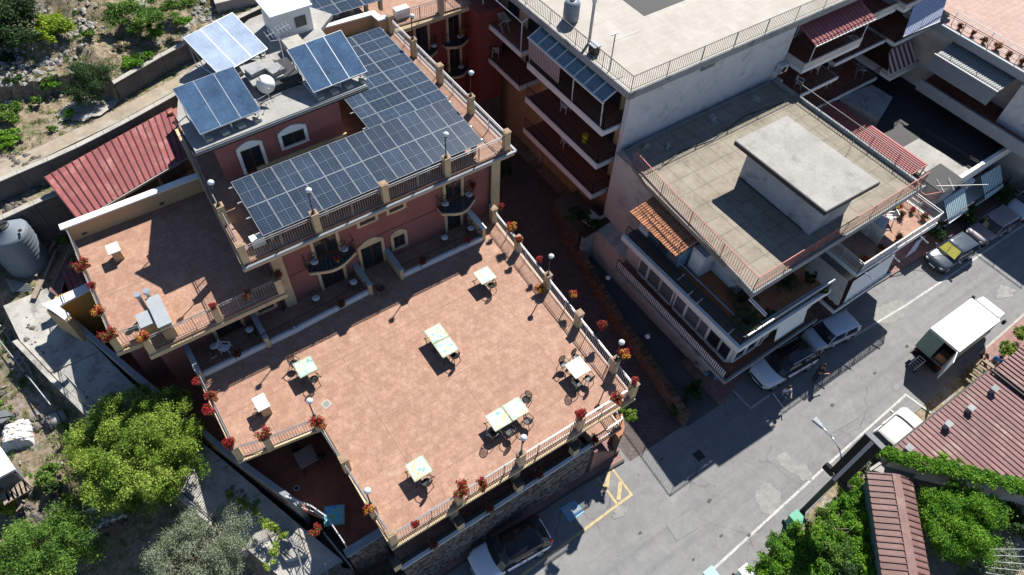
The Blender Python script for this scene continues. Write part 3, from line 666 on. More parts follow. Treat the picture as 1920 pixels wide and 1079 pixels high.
railing(hotel, [(2.35, 24.68, 10.9), (17.5, 24.62, 10.9)], 1.0, 'metal'); railing(hotel, [(17.5, 24.62, 10.9), (17.32, 38.0, 10.9)], 1.0, 'whitemetal')
railing(hotel, [(2.35, 24.68, 10.9), (2.5, 30, 10.9), (2.95, 35.5, 10.9)], 1.0, 'metal'); railing(hotel, [(17.7, 38.1, 10.92), (23.4, 38.05, 10.92)], 1.0, 'metal')
railing(hotel, [(-4.5, 33, 8.4), (-4.5, 25.2, 8.4), (-3.25, 25.1, 8.4), (-3.25, 24.18, 8.4), (3.4, 24.18, 8.4)], 1.0, 'metal')
# pergola on the right side below the roof corner
# lamp posts on the pillars
def make_lamp():
    t = thing('lamp_post', (0, 0, 0), 'lamp', 'lamp post', 'globe lamps on the hotel pillars')
    build('pole', MB().cyl((0, 0, 0), (0, 0, .1), .09).tube([(0, 0, .1), (0, 0, 1.25), (.06, 0, 1.38)], .032, 8), 'iron', t)
    g = build('globe', MB().ball((.06, 0, 1.5), .16, 14, .8), 'lamp_glass', t, smooth=True); build('collar', MB().cyl((.06, 0, 1.34), (.06, 0, 1.42), .1), 'iron', g)
    return t
lamp = placer(make_lamp)
for x, y, z, l in ((6.1, 24.7, 12.16, 'globe lamp on the front roof rail pillar above the left curved balcony'), (13.6, 24.68, 12.16, 'globe lamp on the front roof rail pillar near the right curved balcony'),
                   (2.45, 27.6, 12.16, 'globe lamp on the left roof rail beside the solar array corner'), (17.4, 28.3, 12.16, 'globe lamp on the right roof rail nearest the front corner'),
                   (17.3, 34.8, 12.16, 'globe lamp on the right roof rail by the back wing balconies'), (1.8, 17.42, 7.18, 'globe lamp at the inner corner of the stepped terrace rail'),
                   (2.05, 12.2, 7.18, 'globe lamp on the terrace pillar above the small lower patio'), (8.95, 10.58, 7.18, 'globe lamp midway along the front railing of the big terrace'),
                   (16.15, 18.4, 7.18, 'globe lamp midway along the right railing of the big terrace'), (15.85, 12.1, 7.18, 'globe lamp near the right front corner of the big terrace')):
    lamp((x, y, z), 0 if x > 0 else math.pi, l)
# alley lamps
for i, (px_, py_, l) in enumerate(((1139, 522, 'white globe lamp in the dark alley beside the grey concrete wall'), (1213, 632, 'white globe lamp lower down the dark alley beside the brown wall'))):
    x, y, _ = at(px_, py_, 2.6); lamp((x, y, 1.1), 0, l, None)

# solar modules
def frame_mesh(w, h, t=.04, f=.012):
    b = MB(); b.box(0, 0, 0, w, f, t); b.box(0, h - f, 0, w, h, t); b.box(0, f, 0, f, h - f, t); b.box(w - f, f, 0, w, h - f, t); return b
def solar_array(name, label, loc, cols, rows, w, h, gap, tilt, skip=(), posts=True, portrait=True):
    t = thing(name, loc, label, 'solar array', 'photovoltaic arrays on the hotel roof'); t.rotation_euler = (tilt, 0, 0)
    def B(n, mb, mat, par=t):
        me = bpy.data.meshes.new(n); me.from_pydata(mb.v, [], mb.f); me.materials.append(M[mat]); o = bpy.data.objects.new(n, me); COL.objects.link(o); o.parent = par; return o
    m0 = None
    for j in range(rows):
        for i in range(cols):
            if (i, j) in skip: continue
            if m0 is None:
                fm = frame_mesh(w, h); pn = MB().box(.025, .025, .005, w - .025, h - .025, .034)
                m0 = B('solar_module', pn, 'cell'); fo = B('frame', fm, 'pvframe', m0); o = m0
            else:
                o = m0.copy(); COL.objects.link(o); o.parent = t; f2 = fo.copy(); COL.objects.link(f2); f2.parent = o
            o.location = (i * (w + gap), j * (h + gap), 0)
    WW, HH = cols * (w + gap), rows * (h + gap); b = MB()
    for v in np.linspace(.3, HH - .3, 4): b.box(-.25, v - .03, -.09, WW + .1, v + .03, -.02)
    B('mounting_rail', b, 'alu')
    for u in np.linspace(.4, WW - .4, 5):
        for v in (.35, HH - .35): B('ballast', MB().box(u - .1, v - .15, -.9, u + .1, v + .15, -.1), 'concrete')
    return t
solar_array('solar_array', 'long photovoltaic array of twenty-four modules along the hotel roof front', (3.52, 24.95, 11.75), 12, 2, 1.035, 1.945, .016, R(5))
solar_array('solar_array', 'photovoltaic array of landscape modules along the right roof rail', (12.2, 28.78, 12.05), 2, 8, 1.995, 1.015, .016, R(0))
solar_array('solar_array', 'narrow photovoltaic strip beside the rooftop room corner', (11.22, 28.78, 12.05), 1, 5, .95, 1.015, .016, 0)
solar_array('solar_array', 'photovoltaic array on the back wing roof behind the cream parapet', (13.1, 39.3, 12.3), 3, 4, 1.6, 1.02, .03, R(3))
# thermal collectors
def collector(loc, rz, label, mat, w=1.05, n=3, h=2.75, tilt=.42):
    t = thing('solar_collector', loc, label, 'solar collector', 'solar water collectors on the roof of the upper room')
    t.rotation_euler = (0, 0, rz); T = Matrix.Rotation(tilt, 4, 'X')
    def B(nm, mb, mt, par=t):
        me = bpy.data.meshes.new(nm); me.from_pydata([tuple(T @ Vector(v)) for v in mb.v], [], mb.f); me.materials.append(M[mt]); o = bpy.data.objects.new(nm, me); COL.objects.link(o); o.parent = par; return o
    for i in range(n):
        o = B('glass_panel', MB().box(i * w + .02, .024, .02, (i + 1) * w - .02, h - .024, .10), mat)
        fb = MB()
        for a in ((0, 0, w, .022), (0, h - .022, w, h), (0, .022, .018, h - .022), (w - .018, .022, w, h - .022)): fb.box(i * w + a[0], a[1], 0, i * w + a[2], a[3], .11)
        B('frame', fb, 'alu', o)
    zt = h * math.sin(tilt)
    for x in (.15, n * w / 2, n * w - .15):
        b = MB(); yb = h * math.cos(tilt) - .1; b.bar((x, yb, -.45), (x, yb, zt), .05); b.bar((x, .1, -.45), (x, .1, .05), .05); b.bar((x, yb, -.4), (x, .1, -.4), .05); b.bar((x, yb - .8, -.4), (x, yb, zt * .9), .04)
        me = bpy.data.meshes.new('stand'); me.from_pydata(b.v, [], b.f); me.materials.append(M['alu']); o = bpy.data.objects.new('stand', me); COL.objects.link(o); o.parent = t
    for x in np.linspace(.3, n * w - .3, 4):
        b = MB().box(x - .18, -.15, -.44, x + .18, .2, -.28)
        me = bpy.data.meshes.new('ballast_block'); me.from_pydata(b.v, [], b.f); me.materials.append(M['concrete']); o = bpy.data.objects.new('ballast_block', me); COL.objects.link(o); o.parent = t
    return t
collector((3.15, 30.15, 14.35), .06, 'blue three-panel solar collector at the front left corner of the upper roof', 'collector')
collector((9.1, 30.25, 14.35), .05, 'blue three-panel solar collector nearest the photovoltaic roof on the right', 'collector')
collector((5.55, 34.0, 14.4), .3, 'pale reflective three-panel solar collector at the back of the upper roof', 'collectorpale')
# dish, aerials, chimney blocks
d = thing('satellite_dish', (7.2, 31.4, 13.9), 'white satellite dish tilted on the upper room roof', 'satellite dish')
b = MB(); prof = [(r_, .22 * r_ * r_ / .2) for r_ in (.001, .1, .2, .3, .4, .47)]; b.lathe(prof, (0, 0, 0), 20)
rot = Matrix.Translation((7.25, 31.7, 14.75)) @ Matrix.Rotation(.9, 4, 'X') @ Matrix.Rotation(-.35, 4, 'Y'); b.v = [tuple(rot @ Vector(v)) for v in b.v]
bowl = build('bowl', b, 'white', d, smooth=True); sm = bowl.modifiers.new('thick', 'SOLIDIFY'); sm.thickness = .015
build('mast', MB().tube([(7.2, 31.75, 13.9), (7.2, 31.78, 14.7)], .03).bar((6.9, 31.6, 13.95), (7.9, 31.7, 13.95), .04), 'alu', d)
build('feed_arm', MB().tube([(7.2, 31.5, 14.3), (7.15, 31.1, 14.85)], .015).ball((7.15, 31.1, 14.88), .05), 'alu', d)
an = thing('tv_aerial', (8.75, 32.8, 13.9), 'tall tv aerial with crossed elements above the upper room roof', 'aerial')
build('mast', MB().cyl((8.75, 32.8, 13.9), (8.75, 32.8, 16.9), .025), 'alu', an)
b = MB().bar((8.1, 32.6, 16.7), (9.5, 33.0, 16.7), .03).bar((8.3, 32.9, 16.2), (9.2, 32.6, 16.2), .025)
for u in np.linspace(-.6, .65, 7): b.bar((8.75 + u, 32.4 + .25 * u, 16.7), (8.75 + u, 33.2 + .25 * u, 16.7), .014)
build('elements', b, 'alu', an)
ch = thing('roof_hatch', (7.8, 32.9, 13.9), 'low concrete chimney block with paving slabs laid on top', 'chimney')
build('body', MB().box(6.9, 31.9, 13.9, 9.2, 33.9, 14.35), 'black', ch); build('top_slab', MB().box(6.7, 32.3, 14.35, 8.4, 34.2, 14.47), 'roofcrete', ch)
for i, (x, y, w_) in enumerate(((7.25, 33.3, .85), (8.15, 32.8, .75))): build('paving_slab', MB().obox((x, y, 14.6), w_, .7, .22, .2), 'oldcrete', ch)
build('body', MB().box(9.5, 34.2, 13.9, 10.5, 35.3, 14.5), 'concrete', ch)
pp = thing('pipe_run', (5, 34, 14), 'thin insulated pipes crossing the upper room roof', 'pipes')
build('pipe', MB().tube([(6.2, 35.8, 14.2), (8.2, 34.6, 14.2), (9.4, 33.4, 14.1)], .035).tube([(6.3, 31.6, 14.05), (8.6, 32.2, 14.1), (10.6, 30.6, 14.0)], .03), 'alu', pp, smooth=True)
ac = thing('roof_ac_unit', (3.1, 25.3, 10.9), 'white air-conditioning unit at the front left corner of the roof terrace', 'air conditioner')
build('casing', MB().box(2.95, 25.15, 10.95, 3.6, 25.55, 11.5), 'wplastic', ac); build('grille', MB().box(2.9, 25.2, 11.0, 2.95, 25.5, 11.45), 'iron', ac)
ac = thing('roof_ac_unit', (18.6, 38.7, 10.9), 'white air-conditioning box on the back wing roof behind its railing', 'air conditioner')
build('casing', MB().box(18.2, 38.7, 10.95, 19.2, 39.2, 11.6), 'wplastic', ac); build('grille', MB().box(19.2, 38.75, 11.0, 19.24, 39.15, 11.5), 'iron', ac)
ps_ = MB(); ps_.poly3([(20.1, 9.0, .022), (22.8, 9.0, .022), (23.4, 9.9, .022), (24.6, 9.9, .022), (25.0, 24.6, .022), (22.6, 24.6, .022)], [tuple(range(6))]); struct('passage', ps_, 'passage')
for x in (3.2, 16.45): hp('downpipe', MB().tube([(x, 24.78, 10.5), (x, 24.85, 6.0)], .05, 8), 'iron')
hp('wall_cable', MB().tube([(4.1, 24.97, 8.2), (7.6, 24.97, 8.15), (9.9, 24.97, 8.3), (13.2, 24.97, 8.2)], .012, 5), 'iron')
for q_ in (((1330, 940), .10), ((1352, 1005), .07), ((1404, 1004), .08), ((1240, 862), .06), ((1450, 800), .09), ((1200, 1000), .07), ((1560, 760), .1), ((1300, 1050), .06), ((1700, 650), .09), ((1640, 700), .07)): blob('oil_spot', at(*q_[0], 0), q_[1] * 1.6, q_[1], 'mortar', .0375, n=12, jag=.25)
# ------------------------------------------------------------------ grey-walled apartment block behind the alley
apt = thing('apartment_building', (30, 30, 0), 'tall apartment block with a pale flat roof, blank grey side wall and stacked balconies', 'building')
def ap(name, mb, mat, **kw): return build(name, mb, mat, apt, **kw)
ap('wall', MB().box(26.1, 23.2, 0, 39.0, 44, 12.7), 'whitewall'); ap('wall', MB().box(25.0, 23.2, 0, 26.09, 23.55, 12.6), 'whitewall')
ap('wall', MB().box(39.02, 24.6, 0, 57, 44, 12.7), 'pink')
ap('alley_facade', MB().box(26.0, 23.56, 0, 26.09, 44, 12.5), 'creamwall')
for y0, y1 in ((23.9, 24.3), (31.9, 32.7), (37.8, 38.4)): ap('corner_strip', MB().box(25.93, y0, 0, 25.998, y1, 12.5), 'cream')
ap('wall', MB().box(26, 38.4, 0, 39, 50, 12.7), 'pink')
RF = [(24.6, 22.95), (39.2, 22.95), (39.2, 23.4), (58, 23.4), (58, 50), (24.4, 50)]
ap('roof_slab', MB().prism([(24.55, 22.9), (58.2, 22.9), (58.2, 50), (24.35, 50)], 12.62, 12.96), 'whiteroof')
ap('roof_fascia', MB().prism([(24.5, 22.83), (58.2, 22.83), (58.2, 22.9), (24.55, 22.9)], 12.55, 13.02).prism([(24.46, 22.83), (24.55, 22.9), (24.35, 50), (24.26, 50)], 12.55, 13.02), 'oldcrete')
ap('painted_shadow', MB().prism([at(1160, -6, 12.98)[:2], at(1208, 30, 12.98)[:2], at(1300, -6, 12.98)[:2]], 12.961, 12.975), 'black')  # black triangle painted as the shadow cast by an unseen rooftop structure
railing(apt, [(24.5, 46, 12.97), (24.68, 23.02, 12.97), (57, 23.02, 12.97)], 1.0, 'iron', sp=.17, post=2.6, double=False)
w = ap('window', MB().box(30.5, 23.12, 12.0, 31.6, 23.19, 12.55), 'shutter'); build('pane', MB().box(30.58, 23.1, 12.05, 31.02, 23.12, 12.5).box(31.08, 23.1, 12.05, 31.52, 23.12, 12.5), 'paneb', w)
# balconies over the alley
for k_, z in enumerate((9.9, 7.2, 4.5)):
    o = ap('balcony', MB().box(23.75, 23.75, z - .35, 25.99, 31.6, z - .02), 'white')
    build('floor', MB().box(23.85, 23.85, z - .02, 25.99, 31.55, z), 'floor_red', o)
    if k_ == 0: build('parapet', MB().box(23.75, 23.75, z, 23.85, 31.6, z + .12), 'white', o)
    else: build('parapet', MB().box(23.75, 23.75, z, 23.85, 31.6, z + .1), 'white', o)
    railing(apt, [(23.8, 31.5, z + .05), (23.8, 23.8, z + .05), (25.9, 23.8, z + .05)], .95, 'iron', double=False, sp=.16)
    for y in (24.9, 27.4, 30.0):
        f = ap('door', MB().box(25.95, y, z, 25.998, y + 1.3, z + 2.1), 'brownwood'); build('pane', MB().box(25.93, y + .1, z + .1, 25.95, y + 1.2, z + 2.0), 'pane', f)
for k_, z in enumerate((9.9, 7.2)):
    o = ap('balcony', MB().box(24.05, 32.75, z - .35, 25.99, 37.7, z - .02), 'white'); build('floor', MB().box(24.15, 32.85, z - .02, 25.99, 37.6, z), 'floor_red', o)
    if k_ == 1: railing(apt, [(24.1, 37.6, z), (24.1, 32.8, z), (25.9, 32.8, z)], .9, 'iron', double=False, sp=.16)
    for y in (33.4, 35.8):
        f = ap('door', MB().box(25.95, y, z, 25.998, y + 1.3, z + 2.1), 'brownwood'); build('pane', MB().box(25.93, y + .1, z + .1, 25.95, y + 1.2, z + 2.0), 'pane', f)
pf = thing('pergola_frame', (24.2, 35, 9.9), 'bare white tube frame on the far top balcony above the alley', 'pergola')
build('frame', MB().tube([(24.15, 37.5, 9.9), (24.15, 37.5, 12.0), (24.15, 32.9, 12.0), (24.15, 32.9, 9.9)], .045).tube([(24.15, 32.9, 12.0), (24.95, 32.9, 12.3)], .045).tube([(24.15, 37.5, 12.0), (24.95, 37.5, 12.3)], .045), 'whitemetal', pf, smooth=True)
aw = thing('glazed_canopy', (24.4, 28, 12), 'translucent glazed canopy on white frame over the top balcony beside the alley', 'canopy')
M['canopyglass'] = surf('canopy_polycarbonate', (.10, .16, .19), .12, .3, 2.2, spec=.8)
for i in range(8):
    y = 24.1 + i * .93
    pts = [(23.72, y, 11.85), (24.9, y, 12.42), (24.9, y + .9, 12.42), (23.72, y + .9, 11.85)]
    build('canopy_pane', MB().prism(pts, 0, .03), 'canopyglass', aw)
b = MB()
for i in range(9): b.bar((23.68, 24.08 + i * .93, 11.88), (24.92, 24.08 + i * .93, 12.48), .07)
b.bar((23.7, 24.0, 11.86), (23.7, 31.6, 11.86), .11); 
for y in (24.1, 26.9, 31.5): b.bar((23.85, y, 9.9), (23.75, y, 11.85), .06)
build('frame', b, 'whitemetal', aw)
M['curtain'] = stripes('striped_awning_cloth', (.42, .36, .34), (.16, .11, .11), .16, 1, kind='Object')
build('curtain', MB().box(23.68, 28.2, 10.55, 23.71, 31.4, 11.8), 'curtain', aw)
cw = thing('yellow_bin', (24.6, 26.0, 7.2), 'yellow plastic bin on the middle balcony above the alley', 'bin')
build('body', MB().lathe([(.16, 0), (.2, .5), (.2, .55)], (24.45, 25.9, 7.2), 10), 'yplastic', cw); build('lid', MB().cyl((24.45, 25.9, 7.75), (24.45, 25.9, 7.8), .22), 'yplastic', cw)
tk = thing('roof_water_tank', (25.9, 30.6, 13), 'grey plastic water tank on the pale roof behind the railing', 'water tank')
build('tank', MB().lathe([(.45, 0), (.5, .1), (.5, 1.1), (.42, 1.25), (.15, 1.32)], (26.0, 30.4, 12.98), 18), 'plastic_grey', tk, smooth=True); build('lid', MB().cyl((26, 30.4, 14.3), (26, 30.4, 14.36), .17), 'iron', tk)
build('band', MB().cyl((26, 30.4, 13.5), (26, 30.4, 13.54), .515, n=18), 'plastic_grey', tk)
fp = thing('roof_flue', (25.5, 27.9, 13), 'tall thin grey flue pipe rising beside the roof railing', 'flue')
build('pipe', MB().cyl((25.5, 27.9, 12.9), (25.5, 27.9, 15.6), .09), 'stonelight', fp); build('cowl', MB().cyl((25.5, 27.9, 15.6), (25.5, 27.9, 15.85), .14), 'whitemetal', fp)
an = thing('tv_aerial', (25.1, 25.4, 13), 'thin tv aerial with one long arm by the pale roof railing', 'aerial')
build('mast', MB().cyl((24.9, 25.2, 12.9), (24.9, 25.2, 15.3), .03), 'iron', an); build('arm', MB().bar((24.9, 25.2, 14.9), (26.7, 25.2, 14.9), .03).bar((24.6, 25.2, 15.3), (25.1, 25.2, 15.3), .06), 'whitemetal', an)
bx_ = thing('roof_junction_box', (25.0, 27.0, 13), 'small dark junction box fixed inside the pale roof railing', 'box')
build('casing', MB().box(24.9, 26.7, 13.0, 25.35, 27.2, 13.5), 'iron', bx_); build('lid', MB().box(24.85, 26.65, 13.5, 25.4, 27.25, 13.55), 'slabcap', bx_)
# street side balconies of the same block (x > 39)
def bslab(x0, x1, y0, y1, z, solid, par=apt, floor='floor_red', ph=.9):
    o = build('balcony', MB().box(x0, y0, z - .3, x1, y1, z - .02), 'white', par); build('floor', MB().box(x0 + .1, y0 + .1, z - .02, x1 - .1, y1, z), floor, o)
    if solid: build('parapet', MB().box(x0, y0, z, x1, y0 + .1, z + ph).box(x0, y0 + .1, z, x0 + .1, y1, z + ph), 'offwhite', o)
    else: railing(par, [(x0 + .05, y1, z), (x0 + .05, y0 + .05, z), (x1 - .05, y0 + .05, z)], .95, 'iron', double=False, sp=.15)
    return o
bslab(39.1, 45.0, 21.7, 24.58, 9.7, True, ph=.45); bslab(39.1, 44.6, 21.9, 24.58, 7.0, False); bslab(44.7, 50.4, 22.6, 24.58, 7.6, False); bslab(50.6, 56.6, 21.9, 24.58, 7.6, False)
bslab(45.1, 50, 22.8, 24.58, 10.2, True, ph=.4); bslab(50.0, 57, 22.2, 24.58, 10.4, True, ph=.3)
bslab(42.5, 50.6, 21.9, 24.58, 4.6, False); bslab(50.8, 57, 21.0, 24.58, 5.0, True, ph=.3)
for z in (4.6, 7.1, 9.8):
    for x in (40.2, 42.6, 46.4, 49, 52.2, 54.8):
        f = ap('door', MB().box(x, 24.52, z, x + 1.3, 24.598, z + 2.1), 'white'); build('pane', MB().box(x + .12, 24.5, z + .1, x + 1.18, 24.52, z + 2.0), 'pane', f)
def corrugated(par, o, u, v, nrm, n, mat, seam=None, name='painted_shadow', rib=.05, rw=.1):
    """n sheets from corner o along u (total vector), each running along v, with a raised seam on one edge"""
    o, u, v, nrm = (Vector(q) for q in (o, u, v, nrm)); st = u / n; g = st * .012
    for i in range(n):
        a = o + st * i; s = MB(); th = nrm * .03
        p = [a + g, a + st - g, a + st - g + v, a + g + v]; s.poly3(p + [q + th for q in p], [(0, 3, 2, 1), (4, 5, 6, 7), (0, 1, 5, 4), (1, 2, 6, 5), (2, 3, 7, 6), (3, 0, 4, 7)])
        t_ = build(name, s, mat, par)
        r_ = MB(); q0 = a - st * rw / 2; q1 = a + st * rw / 2; pr2 = [q0, q1, q1 + v, q0 + v]; th2 = nrm * (.03 + rib)
        r_.poly3(pr2 + [q + th2 for q in pr2], [(0, 3, 2, 1), (4, 5, 6, 7), (0, 1, 5, 4), (1, 2, 6, 5), (2, 3, 7, 6), (3, 0, 4, 7)])
        build('seam', r_, seam or mat, t_)
ra = thing('red_canopy', (42, 23, 12), 'sunlit red ribbed canopy over the top balcony beside the pale roof', 'canopy')
M['redcanopy'] = surf('coral_red_sheet', (.31, .10, .10), .6, .1, .8)
corrugated(ra, (39.5, 21.75, 11.4), (6.0, 0, 0), (0, 1.7, .6), (0, -.33, .94), 18, 'redcanopy', 'redcanopy', rib=.04, rw=.32)
build('frame', MB().bar((39.5, 21.7, 11.35), (45.5, 21.7, 11.35), .06).bar((39.55, 21.75, 9.7), (39.55, 21.75, 11.35), .05).bar((44.9, 21.75, 9.7), (44.9, 21.75, 11.35), .05), 'whitemetal', ra)
M['bluestripe'] = stripes('blue_striped_cloth', (.55, .58, .66), (.13, .16, .30), .16, 0); M['brownstripe'] = stripes('brown_striped_cloth', (.45, .36, .33), (.10, .035, .035), .5, 0)
M['tealstripe'] = stripes('teal_striped_cloth', (.50, .58, .60), (.09, .22, .28), .2, 0)
def sheet_awning(name, label, pts, mat, rails=True):
    t = thing(name, pts[0], label, 'awning'); build('cloth', MB().prism(pts, 0, .02), mat, t)
    build('front_bar', MB().bar((pts[0][0], pts[0][1], pts[0][2]), (pts[1][0], pts[1][1], pts[1][2]), .06), 'whitemetal', t); return t
sheet_awning('striped_awning', 'blue and white striped awning hanging from the upper right balcony', [(48.9, 20.9, 9.3), (52.9, 20.7, 9.3), (55.4, 22.3, 10.6), (51.4, 22.4, 10.6)], 'bluestripe')
sheet_awning('striped_awning', 'dark red and cream striped awning on the balcony below the blue striped one', [(49.6, 20.8, 5.8), (52.8, 20.7, 5.9), (53.0, 21.9, 7.0), (50.4, 22.0, 7.0)], 'brownstripe')
# cooling units on the side
for i, z in enumerate((9.0, 7.7)):
    t = thing('wall_ac_unit', (38.6, 23, z), ['upper', 'lower'][i] + ' of the two air conditioner units at the end of the grey wall', 'air conditioner')
    build('casing', MB().box(38.3, 22.75, z, 39.05, 23.15, z + .6), 'wplastic', t); build('fan_grille', MB().cyl((38.65, 22.74, z + .3), (38.65, 22.75, z + .3), .22), 'iron', t)
# loose furniture on those balconies
def make_folding():
    t = thing('folding_airer', (0, 0, 0), 'white folding clothes airer', 'airer')
    b = MB()
    for i in range(7): b.bar((-.5, -.25 + i * .085, .9), (.5, -.25 + i * .085, .9), .015)
    b.bar((-.5, -.27, .9), (-.5, .27, .9), .025).bar((.5, -.27, .9), (.5, .27, .9), .025); build('rack', b, 'whitemetal', t)
    build('leg', MB().bar((-.45, -.25, .9), (.45, -.25, 0), .02).bar((-.45, .25, .9), (.45, .25, 0), .02).bar((.45, -.25, .9), (-.45, -.25, 0), .02).bar((.45, .25, .9), (-.45, .25, 0), .02), 'whitemetal', t)
    return t
airer = placer(make_folding)
airer((24.6, 35.6, 9.9), 1.4, 'white folding airer on the far top balcony above the alley'); airer((46.8, 23.3, 7.6), .3, 'white clothes airer on the middle balcony beside the glass screen')
airer((49.3, 22.8, 4.6), .8, 'white clothes airer on the low balcony next to the striped awning'); airer((36.0, 11.0, 5.7), .4, 'folded white airer on the sunny planted balcony')
def make_pchair():
    t = thing('plastic_chair', (0, 0, 0), 'white plastic chair', 'chair')
    build('seat', MB().box(-.22, -.22, .4, .22, .22, .44), 'wplastic', t, bevel=.02)
    b = MB()
    for i in range(5): b.bar((-.2 + i * .1, .2, .44), (-.22 + i * .11, .3, .84), .04, .02)
    b.bar((-.24, .3, .84), (.24, .3, .84), .05, .03); build('backrest', b, 'wplastic', t)
    for x in (-.2, .2):
        for y in (-.2, .2): build('leg', MB().bar((x, y, .42), (x * 1.15, y * 1.15, 0), .04), 'wplastic', t)
        build('armrest', MB().bar((x * 1.15, -.2, .62), (x * 1.15, .28, .64), .05, .03).bar((x * 1.15, -.2, .62), (x, -.2, .42), .04), 'wplastic', t)
    return t
pchair = placer(make_pchair)
pchair((24.6, 36.6, 7.2), 2.6, 'white plastic chair on the lower far balcony above the alley'); pchair((41.0, 22.6, 7.0), .4, 'white plastic chair at the left end of the shaded street balcony')
pchair((43.4, 23.2, 7.0), 2.2, 'white plastic chair at the right end of the shaded street balcony'); pchair((35.3, 11.5, 5.72), 1.9, 'white plastic chair behind the table on the sunny planted balcony')
pchair((37.3, 11.2, 5.72), 4.2, 'white plastic chair right of the table on the sunny planted balcony')
pchair((-.3, 23.9, 6.0), 1.0, 'pale slatted chair in the shaded patio under the left roof terrace'); pchair((25.2, 29.0, 7.2), .3, 'white plastic chair on the middle alley balcony'); pchair((25.2, 28.6, 4.5), 1.3, 'white plastic chair on the lowest alley balcony')
def make_ptable():
    t = thing('plastic_table', (0, 0, 0), 'white plastic table', 'table')
    build('tabletop', MB().box(-.45, -.35, .7, .45, .35, .74), 'wplastic', t, bevel=.03)
    for x in (-.36, .36):
        for y in (-.27, .27): build('leg', MB().bar((x, y, .7), (x, y, 0), .05), 'wplastic', t)
    return t
ptable = placer(make_ptable)
ptable((36.2, 11.2, 5.72), .3, 'white plastic table on the sunny planted balcony'); ptable((27.0, 39.5, .03), .1, 'white table standing in the dark courtyard behind the alley'); ptable((46.2, 23.4, 4.6), .2, 'small white table on the lowest street balcony')

# ------------------------------------------------------------------ corner building
cb = thing('corner_building', (31, 16, 0), 'white corner building with grid paved roof, red rails and wrapped balconies', 'building')
def cp(name, mb, mat, **kw): return build(name, mb, mat, cb, **kw)
cp('wall', MB().box(25.2, 12.4, 2.9, 38.4, 23.15, 8.3), 'bluepaint'); cb.children[-1].data.materials[0] = M['whitewall']
cp('wall', MB().box(23.35, 11.0, 0, 38.5, 23.18, 2.75), 'offwhite')
cp('wall', MB().prism([(23.3, 10.0), (30.0, 10.05), (30.0, 19.3), (23.3, 19.3)], 2.95, 5.4), 'offwhite')
cp('wall', MB().box(24.6, 19.32, 0, 26, 23.16, 8.3), 'offwhite')
cp('wall', MB().box(32.8, 10.2, 2.9, 39.5, 12.18, 5.4), 'offwhite')
cp('roof_slab', MB().prism([(23.75, 10.8), (38.25, 10.9), (38.3, 22.85), (24.85, 22.85), (24.2, 20)], 8.3, 8.6), 'gridroof')
cp('roof_fascia', MB().prism([(23.66, 10.7), (38.3, 10.8), (38.3, 10.88), (23.74, 10.78)], 8.22, 8.66).prism([(23.66, 10.7), (23.74, 10.78), (24.82, 22.8), (24.72, 22.8)], 8.22, 8.66), 'oldcrete')
railing(cb, [(24.65, 21.6, 8.6), (24.35, 18.8, 8.6), (23.85, 10.92, 8.6), (38.2, 11.02, 8.6)], 1.0, 'rust', sp=.17, post=2.4, double=False)
railing(cb, [(38.15, 11.02, 8.6), (38.15, 22.7, 8.6)], .9, 'iron', sp=.2, double=False)
cp('kerb_upstand', MB().box(37.9, 11.2, 8.6, 38.05, 22.8, 8.85), 'oldcrete')
# lift housing on the roof
lh = cp('roof_room', MB().box(29.3, 11.95, 8.6, 32.3, 17.4, 11.1), 'pentwall'); build('roof_room_slab', MB().prism([(28.7, 11.5), (32.9, 11.4), (32.75, 17.95), (28.6, 18.0)], 11.1, 11.3), 'roofcrete', lh)
build('drip_edge', MB().prism([(28.66, 11.44), (32.94, 11.34), (32.94, 11.4), (28.72, 11.5)], 11.02, 11.29).prism([(28.62, 11.44), (28.7, 11.5), (28.6, 18.0), (28.52, 18)], 11.02, 11.29), 'black', lh)
# terrace storey
cp('terrace_slab', MB().prism([(22.85, 9.75), (30.0, 9.75), (30.0, 12.2), (25.2, 12.2), (25.2, 19.2), (22.7, 19.2)], 5.4, 5.62), 'floor_orange')
cp('cornice', MB().prism([(22.6, 9.5), (30.1, 9.5), (30.1, 9.74), (22.84, 9.74)], 5.3, 5.72).prism([(22.6, 9.5), (22.84, 9.74), (22.69, 19.3), (22.45, 19.3)], 5.3, 5.72), 'white')
rr = railing(cb, [(22.66, 19.2, 5.7), (22.8, 9.66, 5.7), (30.0, 9.66, 5.7)], .85, 'iron', sp=.12, double=False)
cp('planting_ledge', MB().prism([(22.92, 9.8), (23.5, 9.8), (23.4, 19.1), (22.8, 19.1)], 5.63, 5.9), 'mortar')
cp('inner_rail', MB().bar((23.45, 19.1, 6.35), (23.55, 9.9, 6.35), .06).bar((23.55, 9.9, 6.35), (30.0, 9.85, 6.35), .06), 'bluepaint')
cp('rail_top', MB().bar((23.0, 9.62, 6.58), (30.0, 9.62, 6.58), .09), 'whitemetal')
# ground balcony with its balusters and drip edge
o = cp('balcony', MB().prism([(22.35, 9.2), (30.3, 9.3), (30.3, 10.0), (23.3, 10.0), (23.3, 19.2), (22.3, 19.2)], 2.55, 2.8), 'oldcrete')
build('floor', MB().prism([(22.5, 9.35), (30.2, 9.42), (30.2, 9.98), (23.28, 9.98), (23.28, 19.1), (22.45, 19.1)], 2.8, 2.82), 'floor_red', o)
railing(cb, [(22.42, 19.1, 2.82), (22.48, 9.32, 2.82)], .8, 'iron', sp=.11, double=False); railing(cb, [(22.48, 9.32, 2.82), (30.2, 9.4, 2.82)], .8, 'iron', sp=.11, double=False)
b = MB()
for i in range(70): b.box(22.40, 9.5 + i * .137, 2.9, 22.44, 9.56 + i * .137, 3.5)
cp('baluster_row', b, 'wplastic', kind='stuff')
